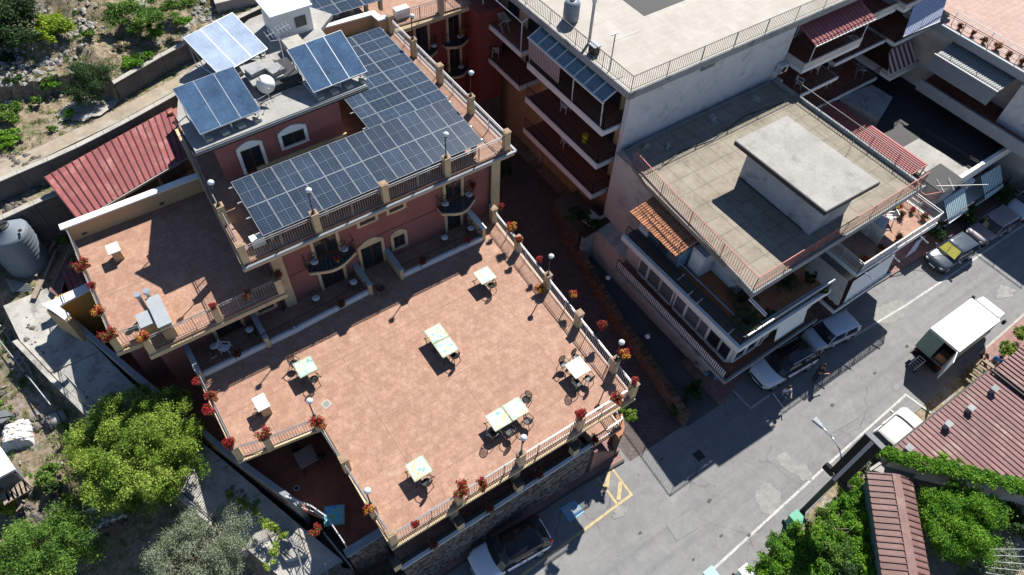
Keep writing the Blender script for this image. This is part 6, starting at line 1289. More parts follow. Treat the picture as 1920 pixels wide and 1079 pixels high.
# ------------------------------------------------------------------ people
def skin_obj(name, joints, edges, mat, parent, sub=1):
    me = bpy.data.meshes.new(name); me.from_pydata([j[0] for j in joints], edges, []); me.materials.append(mat if not isinstance(mat, str) else M[mat])
    o = bpy.data.objects.new(name, me); COL.objects.link(o); o.parent = parent
    s = o.modifiers.new('skin', 'SKIN'); s.use_smooth_shade = True
    for v, j in zip(me.skin_vertices[0].data, joints): v.radius = (j[1], j[1] if len(j) < 3 else j[2])
    me.skin_vertices[0].data[0].use_root = True
    m_ = o.modifiers.new('sub', 'SUBSURF'); m_.levels = sub; m_.render_levels = sub; return o
skinc = surf('skin', (.38, .22, .15), .6, .05, 8)
def person(loc, rz, label, shirt, trousers, hair, arms, legs, lean=0, extra=None):
    t = thing('person', loc, label, 'person'); f = Vector((0, lean, 0))
    pel = Vector((0, 0, .94)); ch = Vector((0, lean * .7, 1.32)); nk = Vector((0, lean, 1.50)); hd = Vector((0, lean * 1.15 + .02, 1.66))
    J = [(pel, .13, .10), (ch, .155, .11), (nk, .06), (hd, .085, .10), (hd + Vector((0, .01, .09)), .07, .085)]; E = [(0, 1), (1, 2), (2, 3), (3, 4)]
    for s, (el, ha) in zip((-1, 1), arms):
        i = len(J); J += [(ch + Vector((s * .19, 0, .08)), .055), (Vector(el), .042), (Vector(ha), .028)]; E += [(1, i), (i, i + 1), (i + 1, i + 2)]
        hd_ = (Vector(ha) - Vector(el)).normalized(); sd = hd_.cross(Vector((0, 0, 1))); sd = sd.normalized() if sd.length > .1 else Vector((1, 0, 0))
        for k_ in range(5):
            b = len(J); off = sd * (k_ - 2) * .02; ln = (.06, .085, .092, .085, .07)[k_]; J += [(Vector(ha) + hd_ * .06 + off, .013), (Vector(ha) + hd_ * (.06 + ln) + off * 1.2 - Vector((0, 0, .015)), .008)]; E += [(i + 2, b), (b, b + 1)]
    for s, (kn, fo) in zip((-1, 1), legs):
        i = len(J); J += [(pel + Vector((s * .10, 0, -.06)), .085), (Vector(kn), .058), (Vector(fo) + Vector((0, 0, .09)), .040), (Vector(fo) + Vector((0, .14, .04)), .038, .03)]; E += [(0, i), (i, i + 1), (i + 1, i + 2), (i + 2, i + 3)]
    body = skin_obj('body', J, E, skinc, t)
    k_ = 1.13; SJ = [(pel + Vector((0, 0, .02)), .155, .125), (ch, .178, .135), (nk - Vector((0, 0, .05)), .08)]; SE = [(0, 1), (1, 2)]
    for s, (el, ha) in zip((-1, 1), arms): i = len(SJ); SJ += [(ch + Vector((s * .195, 0, .08)), .075), (ch + (Vector(el) - ch) * .72 + Vector((s * .04, 0, 0)), .062)]; SE += [(1, i), (i, i + 1)]
    skin_obj('shirt', SJ, SE, shirt, t)
    TJ = [(pel, .150, .125)]; TE = []
    for s, (kn, fo) in zip((-1, 1), legs): i = len(TJ); TJ += [(pel + Vector((s * .10, 0, -.1)), .10), (Vector(kn), .075), (Vector(fo) + Vector((0, 0, .13)), .058)]; TE += [(0, i), (i, i + 1), (i + 1, i + 2)]
    skin_obj('trousers', TJ, TE, trousers, t)
    hb = MB().ball((hd.x, hd.y - .015, hd.z + .055), .115, 14, 1.05); hb.v = [v for v in hb.v]
    def B(nm, mb, mt, par=t):
        me = bpy.data.meshes.new(nm); me.from_pydata(mb.v, [], mb.f); me.shade_smooth(); me.materials.append(mt if not isinstance(mt, str) else M[mt]); o = bpy.data.objects.new(nm, me); COL.objects.link(o); o.parent = par; return o
    B('hair', hb, hair, t)
    B('nose', MB().ball((hd.x, hd.y + .115, hd.z), .017, 8), skinc, t)
    for s in (-1, 1): B('eye', MB().ball((hd.x + s * .033, hd.y + .097, hd.z + .025), .012, 8), 'iron', t); B('ear', MB().ball((hd.x + s * .095, hd.y, hd.z), .025, 8), skinc, t)
    B('mouth', MB().box(hd.x - .025, hd.y + .095, hd.z - .05, hd.x + .025, hd.y + .105, hd.z - .043), 'redlens', t)
    for s, (kn, fo) in zip((-1, 1), legs): B('shoe', MB().ball((fo[0], fo[1] + .06, .05), .085, 10, .55), 'iron' if shirt != 'wplastic' else 'white', t)
    t.rotation_euler = (0, 0, rz); return t
jeans = surf('blue_jeans', (.05, .13, .30), .9, .15, 8); shirtw = surf('white_shirt_cloth', (.60, .60, .66), .9, .08, 8); dark = surf('dark_cloth', (.035, .035, .045), .9, .2, 8); bluec = surf('blue_shirt_cloth', (.05, .16, .42), .9, .12, 8); hairm = surf('dark_hair', (.02, .014, .010), .6, .2, 20); greyc = surf('grey_trousers_cloth', (.16, .16, .17), .9, .15, 8)
p1 = person(at(1462, 750, .03), R(150), 'person in white shirt and blue jeans with a red strap standing by the white car', shirtw, jeans, hairm, (((-.30, .12, 1.12), (-.22, .36, 1.10)), ((.30, .14, 1.12), (.20, .38, 1.12))), (((-.12, .08, .5), (-.12, -.05, 0)), ((.12, -.03, .5), (.13, -.18, 0))), .06)
st_ = MB().bar((-.17, .145, 1.42), (.15, .15, 1.05), .05, .02).bar((-.17, -.145, 1.42), (.15, -.15, 1.05), .05, .02); me = bpy.data.meshes.new('strap'); me.from_pydata(st_.v, [], st_.f); me.materials.append(M['redlens']); o = bpy.data.objects.new('strap', me); COL.objects.link(o); o.parent = p1
person(at(1526, 712, .03), R(-110), 'person in dark clothes standing in the shade behind the white car', dark, dark, hairm, (((-.30, .05, 1.15), (-.34, .30, 1.05)), ((.30, .05, 1.15), (.30, .32, 1.10))), (((-.11, .04, .5), (-.12, 0, 0)), ((.12, .0, .5), (.14, -.1, 0))), .03)
person(at(1851, 690, .14), R(110), 'person in blue shirt bending by the truck near the green plants', bluec, greyc, hairm, (((-.28, .38, 1.05), (-.22, .62, .95)), ((.28, .40, 1.08), (.24, .64, 1.0))), (((-.13, .12, .5), (-.14, .18, 0)), ((.13, -.10, .5), (.14, -.32, 0))), .26)
dl = thing('walking_stick', at(1463, 745, .03), 'long thin pole held beside the person in the white shirt', 'pole'); build('shaft', MB().tube([at(1449, 737, .9), at(1474, 772, .05)], .014, 6), 'alu', dl); build('tip', MB().ball(at(1474, 772, .05), .03, 8), 'iron', dl)

# ------------------------------------------------------------------ terrace furniture
def make_table(mt='tabletop'):
    t = thing('terrace_table', (0, 0, 0), 'table', 'table', None)
    def B(nm, mb, m_, par=t, bevel=0):
        me = bpy.data.meshes.new(nm); me.from_pydata(mb.v, [], mb.f); me.materials.append(M[m_]); o = bpy.data.objects.new(nm, me); COL.objects.link(o); o.parent = par; return o
    B('tabletop', MB().box(-.49, -.49, .71, .49, .49, .75), mt); B('apron', MB().box(-.42, -.42, .66, .42, .42, .708), 'iron')
    for sx in (-1, 1):
        for sy in (-1, 1): B('leg', MB().tube([(sx * .38, sy * .38, .68), (sx * .30, sy * .30, .45), (sx * .34, sy * .34, .2), (sx * .46, sy * .46, .0), (sx * .50, sy * .50, .06)], .018, 6), 'iron')
    return t
table = placer(make_table)
TT = [((13.35, 20.5), 1.1, 'single painted square table near the right end of the low patio wall'), ((9.13, 18.62), .48, 'upper of two joined painted tables in the middle of the terrace'), ((9.13, 17.62), .48, 'lower of two joined painted tables in the middle of the terrace'),
      ((2.62, 20.45), .06, 'painted table standing at the edge of the building shadow on the left'), ((14.1, 12.95), .0, 'painted table with dark chairs near the right front corner'), ((9.13, 12.75), .0, 'left one of two joined painted tables near the front railing'),
      ((10.15, 12.75), .0, 'right one of two joined painted tables near the front railing'), ((4.7, 12.68), .02, 'painted table with one chair near the left front corner')]
for (x, y), a, l in TT: table((x, y, 6.0), 0 if a in (1.1, .48, .06) else a, l, 'painted square tables on the terrace')
tb = make_table('tableblue'); tb.location = (*at(627, 966, 3.75)[:2], 3.0); tb.rotation_euler = (0, 0, -.44); tb['label'] = 'turquoise and blue painted table in the small lower patio'
def make_chair():
    t = thing('bistro_chair', (0, 0, 0), 'chair', 'chair', None)
    def B(nm, mb, m_='darkwicker', par=t):
        me = bpy.data.meshes.new(nm); me.from_pydata(mb.v, [], mb.f); me.materials.append(M[m_]); o = bpy.data.objects.new(nm, me); COL.objects.link(o); o.parent = par; return o
    B('seat', MB().lathe([(.001, .43), (.2, .43), (.22, .445), (.2, .46), (.001, .455)], (0, 0, 0), 16))
    rg_ = [(.20 * math.cos(a), .20 + .05 * math.sin(a) * .6, .70 + .24 * math.sin(a)) for a in np.linspace(0, 2 * math.pi, 17)]
    bk = B('backrest', MB().tube(rg_, .022, 6)); la = MB()
    for u in (-.12, -.06, 0, .06, .12): h = .24 * math.sqrt(max(0, 1 - (u / .2) ** 2)); la.bar((u, .2, .70 - h), (u, .22, .70 + h), .018)
    for v in (-.12, -.04, .04, .12): w = .2 * math.sqrt(max(0, 1 - (v / .24) ** 2)); la.bar((-w, .21, .70 + v), (w, .21, .70 + v), .016)
    B('lattice', la, par=bk)
    for sx in (-1, 1):
        B('leg', MB().tube([(sx * .16, .17, .44), (sx * .2, .24, 0)], .018, 6)); B('leg', MB().tube([(sx * .16, -.17, .44), (sx * .21, -.22, 0)], .018, 6))
        B('armrest', MB().tube([(sx * .19, .21, .66), (sx * .27, .02, .66), (sx * .26, -.17, .62), (sx * .2, -.19, .44)], .018, 6))
    return t
M['darkwicker'] = surf('dark_resin', (.022, .022, .024), .4, .1, 6)
chair = placer(make_chair)
CH = [((13.75, 13.62), .0, 'dark bistro chair behind the right corner table, on its left'), ((14.55, 13.62), .2, 'dark bistro chair behind the right corner table, on its right'), ((13.6, 12.35), 1.75, 'dark bistro chair tucked at the left side of the right corner table'), ((14.3, 12.25), 3.3, 'dark bistro chair in front of the right corner table'),
      ((10.95, 13.0), -1.2, 'dark bistro chair at the right end of the two joined front tables'), ((10.35, 12.0), 3.5, 'dark bistro chair in front of the joined tables, rightmost'), ((9.3, 11.95), 3.2, 'dark bistro chair in front of the joined tables, middle'), ((8.5, 12.35), 1.9, 'dark bistro chair at the left end of the two joined front tables'),
      ((4.7, 12.0), 3.35, 'dark bistro chair pulled out at the left front table'), ((2.25, 21.15), .3, 'dark chair with teal seat behind the table at the shadow edge'), ((9.3, 17.1), 3.3, 'dark bistro chair half under the lower middle table'), ((13.4, 19.9), 3.1, 'dark bistro chair half under the table near the low patio wall'),
      ((8.15, 23.0), 2.0, 'dark chair standing in the shadow by the arched doorway'), ((2.7, 19.75), 3.0, 'dark bistro chair half under the table at the shadow edge')]
for (x, y), a, l in CH: chair((x, y, 6.0), a, l, 'dark chairs at the terrace tables')
for (x, y), a, l in (((.5, 18.2), .4, 'dark chair at the left of the shaded patio table'), ((1.3, 17.3), 2.8, 'dark chair in front of the shaded patio table')): chair((x, y, 3.0), a, l, 'chairs in the lower patio')
tb2 = make_table('tabletop'); tb2.location = (.7, 17.55, 3.0); tb2['label'] = 'brown shaded table under the terrace edge in the lower patio'; 
for ch_ in tb2.children:
    if ch_.name.startswith('tabletop'): ch_.data.materials[0] = M['wood']
# white round-backed balcony chairs
def make_white():
    t = thing('balcony_chair', (0, 0, 0), 'chair', 'chair', None)
    def B(nm, mb, m_): me = bpy.data.meshes.new(nm); me.from_pydata(mb.v, [], mb.f); me.materials.append(M[m_]); me.shade_smooth(); o = bpy.data.objects.new(nm, me); COL.objects.link(o); o.parent = t
    B('seat_cushion', MB().lathe([(.001, .44), (.2, .44), (.22, .47), (.18, .5), (.001, .5)], (0, 0, 0), 16), 'wplastic'); B('seat', MB().lathe([(.001, .40), (.22, .40), (.22, .44)], (0, 0, 0), 14), 'iron')
    B('backrest', MB().tube([(.2 * math.cos(a), .22, .68 + .2 * math.sin(a)) for a in np.linspace(0, 2 * math.pi, 13)], .02, 6), 'iron')
    for sx in (-1, 1):
        for sy in (-1, 1): B('leg', MB().cyl((sx * .15, sy * .15, .42), (sx * .2, sy * .2, 0), .018, n=6), 'iron')
    return t
wch = placer(make_white)
for (x, y, z), l in (((5.45, 24.65, 8.4), 'round chair with white cushion left of the upper left balcony door'), ((7.15, 24.6, 8.4), 'round chair with white cushion right of the upper left balcony door'), ((13.35, 24.6, 8.4), 'round chair with white cushion left of the upper right balcony door'), ((14.85, 24.5, 8.4), 'round chair with white cushion right of the upper right balcony door'),
                     ((4.9, 24.3, 6), 'round white chair in the left low walled patio near the pilaster'), ((7.1, 24.2, 6), 'round white chair right of the ground door under the left balcony'), ((1.15, 24.3, 6), 'round white chair right of the door under the left roof terrace'), ((-.75, 24.3, 6), 'round white chair left of the door under the left roof terrace'), ((13.0, 24.3, 6), 'round white chair left of the ground door under the right balcony'), ((14.7, 24.1, 6), 'round white chair right of the ground door under the right balcony'),
                     ((20.4, 37.9, 8.3), 'round white chair on the left courtyard balcony'), ((22.5, 37.9, 8.3), 'round white chair on the right courtyard balcony with flowers'), ((22.5, 37.9, 5.8), 'round white chair on the lower courtyard balcony')):
    wch((x, y, z), 0, l, 'round white cushioned chairs')
dc = thing('drain_cover', at(612, 758, 6.02), 'small pale decorated drain cover in the terrace floor', 'drain cover'); x, y, _ = at(612, 758, 6.0); build('frame', MB().obox((x, y, 6.006), .42, .42, .012, .2), 'stonelight', dc); build('grate', MB().obox((x, y, 6.014), .3, .3, .012, .2), 'patchpale', dc)
dc = thing('drain_cover', (0, 0, 3.0), 'round pale drain cover in the dark lower patio', 'drain cover'); x, y, _ = at(556, 916, 3.0); build('frame', MB().cyl((x, y, 3.0), (x, y, 3.02), .17, n=16), 'stonelight', dc); build('grate', MB().cyl((x, y, 3.02), (x, y, 3.03), .1, n=12), 'iron', dc)

# ------------------------------------------------------------------ flower pots
def make_pot(kind=0, size=1.0, pot=True):
    t = thing('flower_pot', (0, 0, 0), 'pot', 'flower pot', None)
    if pot: o_ = build('pot', MB().lathe([(.09, 0), (.14, .24), (.155, .24), (.155, .28), (.12, .27), (.001, .24)], (0, 0, 0), 12), 'terracotta', t)
    else: o_ = build('planter_box', MB().box(-.32, -.1, 0, .32, .1, .2), 'terracotta', t)
    build('holder', MB().bar((-.18, 0, .05), (-.18, 0, -.3), .02).bar((-.18, 0, .02), (.12, 0, .02), .02), 'iron', t)
    cl = [(rng.uniform(-.16, .16) * size * (1 if pot else 1.6), rng.uniform(-.14, .14) * size, .34 + rng.uniform(-.12, .12), .13 * size, .13 * size, .11 * size) for _ in range(10)]
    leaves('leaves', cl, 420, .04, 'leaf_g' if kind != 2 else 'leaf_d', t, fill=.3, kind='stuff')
    leaves('flowers', [(a * 1.1, b * 1.1, c + .07, d, e, f) for a, b, c, d, e, f in cl], (430, 300, 90)[kind], .042, 'petal', t, fill=.75, kind='stuff')
    if kind == 1: leaves('yellow_flowers', [(a, b, c + .10, d * .8, e * .8, f) for a, b, c, d, e, f in cl[:5]], 160, .042, 'petal_y', t, fill=.7, kind='stuff')
    return t
pots = [placer(lambda: make_pot(0, 1.0)), placer(lambda: make_pot(1, 1.05)), placer(lambda: make_pot(2, 1.1)), placer(lambda: make_pot(0, 1.08, False))]
G1 = 'flower pots along the terrace railings'
PT = [(0, (780, 980), 7.0, 'red geraniums on the front terrace railing, leftmost'), (3, (866, 915), 7.12, 'red geraniums on the front railing pillar, second from left'), (3, (904, 906), 7.0, 'wide red geraniums hanging right of the second front pillar'), (0, (1090, 775), 7.15, 'small pot of red flowers on the pillar of the right half of the front railing'),
      (3, (1157, 746), 7.05, 'big red flower box at the right end of the front railing'), (0, (1192, 709), 7.12, 'bright red flowers on the terrace corner pillar'), (1, (1171, 663), 7.12, 'red and yellow flowers beside the right railing corner lamp'), (0, (1130, 609), 7.0, 'red flowers outside the right railing, fourth from the corner'),
      (1, (1075, 549), 7.0, 'orange red and yellow flowers outside the right railing, middle'), (1, (1013, 541), 6.05, 'large plant pot standing on the terrace floor by the right railing lamp'), (0, (1012, 483), 7.0, 'red flowers outside the right railing above the floor pot'), (0, (974, 446), 7.12, 'pink red flowers on the right railing pillar near the building'),
      (1, (959, 425), 7.0, 'red and yellow flowers nearest the pergola on the right railing'), (0, (367, 712), 7.0, 'red flowers at the top of the left terrace railing'), (3, (395, 740), 7.0, 'wide red flowers on the left railing, second from the top'), (0, (391, 768), 7.0, 'drooping red flowers on the left railing above the tree'),
      (0, (432, 829), 7.12, 'red flowers on the left front corner pillar above the tree'), (3, (494, 812), 7.12, 'red flowers midway along the short stepped railing'), (3, (596, 791), 7.12, 'red flowers at the inner corner below the globe lamp'), (1, (691, 953), 7.12, 'small orange flower pot by the lamp above the lower patio'),
      (3, (592, 992), 4.2, 'red flowers on the lower patio railing beside the path')]
for k_, (px_, py_), z, l in PT: x, y, z = at(px_, py_ + 2, z + .35); o_ = pots[k_]((x, y, z - .32), rng.uniform(0, 3), l, G1); q_ = rng.uniform(.72, 1.12); o_.scale = (q_, q_, q_ * rng.uniform(.85, 1.1))
for k_, a, z, l in ((3, (152, 495), 9.4, 'red flowers on the left roof terrace railing, topmost'), (0, (172, 532), 9.4, 'red flowers on the left roof terrace railing, second from top'), (1, (183, 582), 9.4, 'pink and green flowers on the left roof terrace railing, third from top'), (3, (203, 626), 9.4, 'red flowers at the outer corner of the left roof terrace'),
                   (1, (268, 630), 9.4, 'red and green flowers by the flue on the left roof terrace'), (0, (400, 571), 9.4, 'red flowers on the middle front pillar of the left roof terrace'), (2, (463, 551), 9.4, 'dark shaded plant on the left roof terrace front railing'), (2, (521, 512), 9.4, 'dark shaded plant at the end pillar of the left roof terrace'),
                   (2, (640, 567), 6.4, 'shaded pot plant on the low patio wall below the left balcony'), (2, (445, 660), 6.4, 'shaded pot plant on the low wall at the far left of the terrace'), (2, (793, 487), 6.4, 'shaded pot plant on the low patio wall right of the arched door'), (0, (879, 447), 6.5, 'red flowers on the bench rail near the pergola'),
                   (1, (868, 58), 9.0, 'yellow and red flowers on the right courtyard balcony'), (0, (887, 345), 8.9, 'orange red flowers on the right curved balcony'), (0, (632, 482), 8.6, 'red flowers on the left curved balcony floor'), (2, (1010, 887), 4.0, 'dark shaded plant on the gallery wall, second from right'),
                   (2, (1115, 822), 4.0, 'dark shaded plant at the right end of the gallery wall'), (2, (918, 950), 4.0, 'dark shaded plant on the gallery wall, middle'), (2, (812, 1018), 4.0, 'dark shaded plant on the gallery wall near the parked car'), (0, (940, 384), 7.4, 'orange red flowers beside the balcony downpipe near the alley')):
    x, y, z_ = at(a[0], a[1] + 2, z + .3); pots[k_]((x, y, z), rng.uniform(0, .6), l, 'other potted flowers of the hotel')
for i, (x, y, k_, l) in enumerate(((38.6, 11.6, 1, 'big leafy pot at the back corner of the planted balcony'), (39.3, 10.9, 0, 'green pot at the outer end of the planted balcony'), (39.4, 10.1, 2, 'lime green pot at the front corner of the planted balcony'), (38.3, 11.0, 2, 'terracotta pot with leaves right of the white balcony table'), (34.9, 9.9, 2, 'small green pot on the front rail of the planted balcony'), (33.3, 9.9, 1, 'yellowish pot near the left front corner of the planted balcony'), (36.6, 9.9, 2, 'small shrub pot midway along the planted balcony rail'))): pots[k_]((x, y, 5.7), i, l, 'pots on the planted balcony')
RL = [w + ' potted plant along the pale roof terrace edge' for w in ('nearest', 'second nearest', 'third nearest', 'fourth nearest', 'fifth nearest', 'middle', 'fifth farthest', 'fourth farthest', 'third farthest', 'second farthest', 'farthest')]
for i in range(11): pots[i % 3 if i % 2 else 2]((54.5 + .12 * (i % 2), 9.8 + i * 1.0, 8.6), i, RL[i], 'pots along the roof terrace edge')

# ------------------------------------------------------------------ trees and plants
def tree(name, label, c, r, ncl, cr, nleaf, size, mat, trunk_r=.18, base=None, group=None, flat=.9, aspect=.5):
    base = base or (c[0], c[1], hgt(c[0], c[1])); t = thing(name, base, label, 'tree', group)
    cl = clumps(c, r, ncl, cr, flat); leaves('crown', cl, nleaf, size, mat, t, aspect=aspect)
    b = MB(); p0 = Vector(base); p1 = Vector((c[0], c[1], c[2] - r[2] * .3)); mid = p0.lerp(p1, .5) + Vector((.15, -.1, 0)); b.cyl(p0, mid, trunk_r, trunk_r * .8, 9).cyl(mid, p1, trunk_r * .8, trunk_r * .6, 9)
    tk_ = build('trunk', b, 'bark', t, smooth=True); lb_ = MB()
    for q in cl[::2]:
        e_ = Vector(q[:3]); s_ = mid.lerp(p1, rng.uniform(.2, 1)); k2 = s_.lerp(e_, .5) + Vector((rng.uniform(-.2, .2), rng.uniform(-.2, .2), .15)); lb_.cyl(s_, k2, trunk_r * .35, trunk_r * .2, 5, False).cyl(k2, e_, trunk_r * .2, .015, 5, False)
    build('limb', lb_, 'bark', t, kind='stuff'); return t
tree('leafy_tree', 'large rounded yellow-green tree left of the hotel terrace', (*at(255, 838, 5.2)[:2], 5.0), (3.15, 3.6, 2.1), 340, .36, 110000, .05, 'leaf_yg', .2)
tree('olive_tree', 'silvery olive tree at the bottom edge beside the stairs', (*at(368, 1042, 4.4)[:2], 4.2), (2.7, 2.0, 1.4), 150, .34, 46000, .042, 'leaf_olive', .14, aspect=.35)
tree('leafy_tree', 'fine-leaved dark green tree in the bottom left corner', (*at(55, 1050, 4.4)[:2], 4.2), (3.1, 2.0, 1.6), 150, .40, 48000, .048, 'leaf_g', .18)
tree('leafy_tree', 'dark tree in the top left corner above the rocks', (*at(10, 40, 12.8)[:2], 12.8), (2.3, 2.2, 1.2), 24, .6, 12000, .085, 'leaf_d', .12)
def bush(name, label, c, r, n, size, mat, ncl=14, group=None, cat='bush', flat=.8, aspect=.5, cr=.38):
    t = thing(name, (c[0], c[1], c[2] - r[2]), label, cat, group); ncl = int(ncl * 2.4); cl = clumps(c, r, ncl, cr * .62 * (r[0] + r[1]) / 2, flat, .15); leaves('foliage', cl, int(n * 1.15), size, mat, t, aspect=aspect, fill=.2)
    b = MB()
    for q in cl[:6]: b.cyl((c[0], c[1], c[2] - r[2]), q[:3], .03, .012, 5)
    build('stem', b, 'bark', t); return t
def P3(a, z): x, y, _ = at(*a, z); return (x, y, z)
bush('round_shrub', 'dense round dark shrub beside the upper retaining wall', P3((163, 155), 11.0), (1.35, 1.5, .95), 17000, .05, 'leaf_d', 22, aspect=.3)
bush('lime_shrub', 'bright lime green shrub among the rocks at upper left', P3((95, 52), 12.2), (1.5, 1.1, .5), 5000, .08, 'leaf_y', 16)
bush('lime_shrub', 'small bright lime shrub by the path edge at the far upper left', P3((50, 70), 12.0), (.8, .35, .25), 900, .08, 'leaf_y', 6)
HB = [((18, 215), 10.2, 1.0, 'leaf_g'), ((8, 260), 10.0, .8, 'leaf_v'), ((240, 15), 12.4, 1.4, 'leaf_g'), ((285, 28), 12.3, 1.3, 'leaf_g'), ((335, 10), 12.2, 1.0, 'leaf_g'), ((262, 52), 11.8, .8, 'leaf_g'), ((215, 35), 12.2, .8, 'leaf_g'), ((345, 40), 12.0, .6, 'leaf_v'), ((165, 62), 11.8, .6, 'leaf_g'), ((245, 118), 11.1, .75, 'leaf_v'), ((275, 105), 11.1, .45, 'leaf_v'), ((228, 85), 11.4, .45, 'straw'), ((95, 160), 10.5, .5, 'leaf_v'), ((70, 188), 10.2, .4, 'leaf_g'), ((130, 212), 10.1, .4, 'leaf_v'), ((97, 242), 9.9, .3, 'leaf_g'), ((80, 155), 10.6, .4, 'leaf_g'), ((290, 60), 11.7, .6, 'leaf_v'), ((15, 110), 11, .7, 'leaf_d'), ((20, 150), 11, .5, 'leaf_d'), ((50, 470), 5.9, .0, 'leaf_v')]
WL = ['green clump at the left edge beside the rubble', 'lower bright green clump at the left edge beside the rubble', 'left end of the top row of green weeds on the slope', 'second patch from the left in the top row of green weeds', 'green patch touching the top edge left of the stair box', 'green patch below the top row of weeds in the middle of the slope', 'weed patch between rubble and the top green row', 'small bright patch near the concrete pad at the top', 'green patch above the lime shrub rubble', 'bright green patch just above the upper retaining wall',
      'tiny bright patch right of the one above the retaining wall', 'dry straw coloured tuft casting a dark shadow on the slope', 'bright patch left of the round dark shrub', 'small green patch below left of the round shrub', 'small bright patch under the round shrub', 'tiny green tuft left of the concrete apron', 'green patch close left of the round shrub', 'bright green patch right of centre on the upper slope', 'dark shrub patch on the rubble at the left edge', 'smaller dark patch below it on the rubble', 'spare patch']
for i, (a, z, s, m_) in enumerate(HB):
    if s: bush('hill_weed', WL[i], P3(a, z + .1), (s * 1.1, s * .95, .22 * s + .1), int(3400 * s * s) + 300, .06, m_, 9, 'weed clumps on the dry hillside', 'plant', .6)
GB = [((35, 720), 3.5, .9, 'leaf_g'), ((12, 745), 3.4, .8, 'leaf_v'), ((75, 755), 3.3, .35, 'leaf_v'), ((20, 690), 3.8, .7, 'leaf_d'), ((75, 900), 3.0, .7, 'leaf_g'), ((100, 915), 2.9, .6, 'leaf_d'), ((12, 950), 2.8, .6, 'leaf_y'), ((120, 800), 3.2, .35, 'leaf_v'), ((5, 660), 4, .6, 'leaf_d'), ((95, 880), 3, .5, 'leaf_g'), ((130, 940), 2.7, .5, 'leaf_yg'), ((48, 400), 6.4, .35, 'leaf_v'), ((98, 438), 6.0, .5, 'leaf_g'), ((118, 452), 5.9, .3, 'leaf_v'), ((60, 418), 6.2, .25, 'leaf_v')]
GL = ['big leafy plant above the wrapped pallet', 'bright leafy plant at the left edge above the tarpaulin', 'small bright tuft right of the big leafy plant', 'dark leafy plant under the rough path edge', 'green plant left of the big tree foot', 'dark plant tucked under the big tree', 'lime plant at the left edge below the garden hut', 'small bright plant beside the open barrel', 'dark plant at the left edge below the path', 'green plant right of the timber steps', 'yellow green plant above the fine-leaved tree', 'bright tuft just behind the big water tank', 'green plant growing by the yard wall above the planks', 'small tuft at the head of the planks', 'tiny tuft right behind the water tank']
for i, (a, z, s, m_) in enumerate(GB): bush('garden_plant', GL[i], P3(a, z), (s, s * .9, .35 * s + .1), int(3000 * s * s) + 300, .06, m_, 9, 'plants in the left garden', 'plant', .7)
# ivy on the pipe rail beside the path
iv = thing('climbing_ivy', at(480, 955, 3), 'bright ivy climbing along the rail between path and olive tree', 'plant'); cl = []
for a, b2 in zip([(425, 930), (470, 950), (505, 985), (528, 1010)], [(470, 950), (505, 985), (528, 1010), (500, 1062)]):
    for u in np.linspace(0, 1, 6): q = at(a[0] + (b2[0] - a[0]) * u, a[1] + (b2[1] - a[1]) * u, 3.3); cl.append((q[0] + rng.gauss(0, .1), q[1] + rng.gauss(0, .1), q[2], rng.uniform(.08, .24), rng.uniform(.08, .24), .14))
leaves('leaves', cl, 3400, .045, 'leaf_yg', iv); build('stem', MB().tube([c[:3] for c in cl[::3]], .02), 'bark', iv)
# hedge and shrubs at the bottom right
HG = [((1470, 1040), 1.2, 1.0, 'leaf_g'), ((1500, 1010), 1.3, .8, 'leaf_v'), ((1545, 985), 1.3, .9, 'leaf_g'), ((1590, 945), 1.4, .9, 'leaf_v'), ((1600, 900), 1.2, .55, 'leaf_yg'), ((1560, 1040), 1.6, 1.1, 'leaf_g'), ((1620, 1010), 1.5, 1.0, 'leaf_v'), ((1640, 1060), 1.4, .9, 'leaf_v'), ((1500, 1075), 1.3, 1.0, 'leaf_g'), ((1440, 1070), 1.0, .7, 'leaf_v'), ((1590, 1075), 1.5, 1.0, 'leaf_d'), ((1620, 880), 1.0, .45, 'leaf_olive'), ((1640, 965), 1.3, .6, 'leaf_g')]
SL = ['green shrub at the road side left of the verge', 'bright shrub below the green wheeled bin', 'green shrub around the foot of the totem', 'bright shrub right of the totem foot', 'yellow green small shrub at the top of the verge under the totem', 'large green shrub in the middle of the verge', 'bright shrub against the green shed wall', 'bright shrub at the bottom beside the brown shed roof', 'green shrub cut by the bottom edge near the white bin', 'bright shrub reaching furthest out over the road', 'dark shrub at the bottom between the bright ones', 'silvery small shrub by the pale forecourt slab', 'green shrub at the dark side of the shed']
for i, (a, z, s, m_) in enumerate(HG): bush('roadside_shrub', SL[i], P3(a, z), (s, s, .75), int(8500 * s * s), .055, m_, 16, 'shrubs in the roadside verge', 'shrub', .9)
bush('mound_shrub', 'big bright green mound of foliage between the brown shed and kiosk roof', P3((1802, 972), 2.3), (2.35, 2.1, 1.3), 110000, .045, 'leaf_v', 110, cr=.28)
hm = thing('hedge_mass', at(1560, 1010, 0), 'dense uneven hedge mass filling the verge between the road and the brown shed', 'hedge'); cl = []
for _ in range(330):
    a = rng.choice(((1450, 1065), (1480, 1035), (1500, 1060), (1530, 1005), (1560, 975), (1590, 950), (1600, 915), (1560, 1030), (1600, 1000), (1620, 1050), (1640, 1075), (1540, 1070), (1625, 975))); q = at(a[0] + rng.gauss(0, 16), a[1] + rng.gauss(0, 14), 1.1 + rng.random() * .8); s = rng.uniform(.14, .36)
    if a[0] < 1700: cl.append((*q, s, s, s * .75))
leaves('leaves', cl, 80000, .045, 'leaf_v', hm, fill=.1); build('stem', MB().tube([c[:3] for c in cl[:6]], .03), 'bark', hm)
vn = thing('climbing_vine', at(1780, 880, 2.5), 'ragged climbing vine spilling along the lower edge of the kiosk roof', 'vine'); cl = []
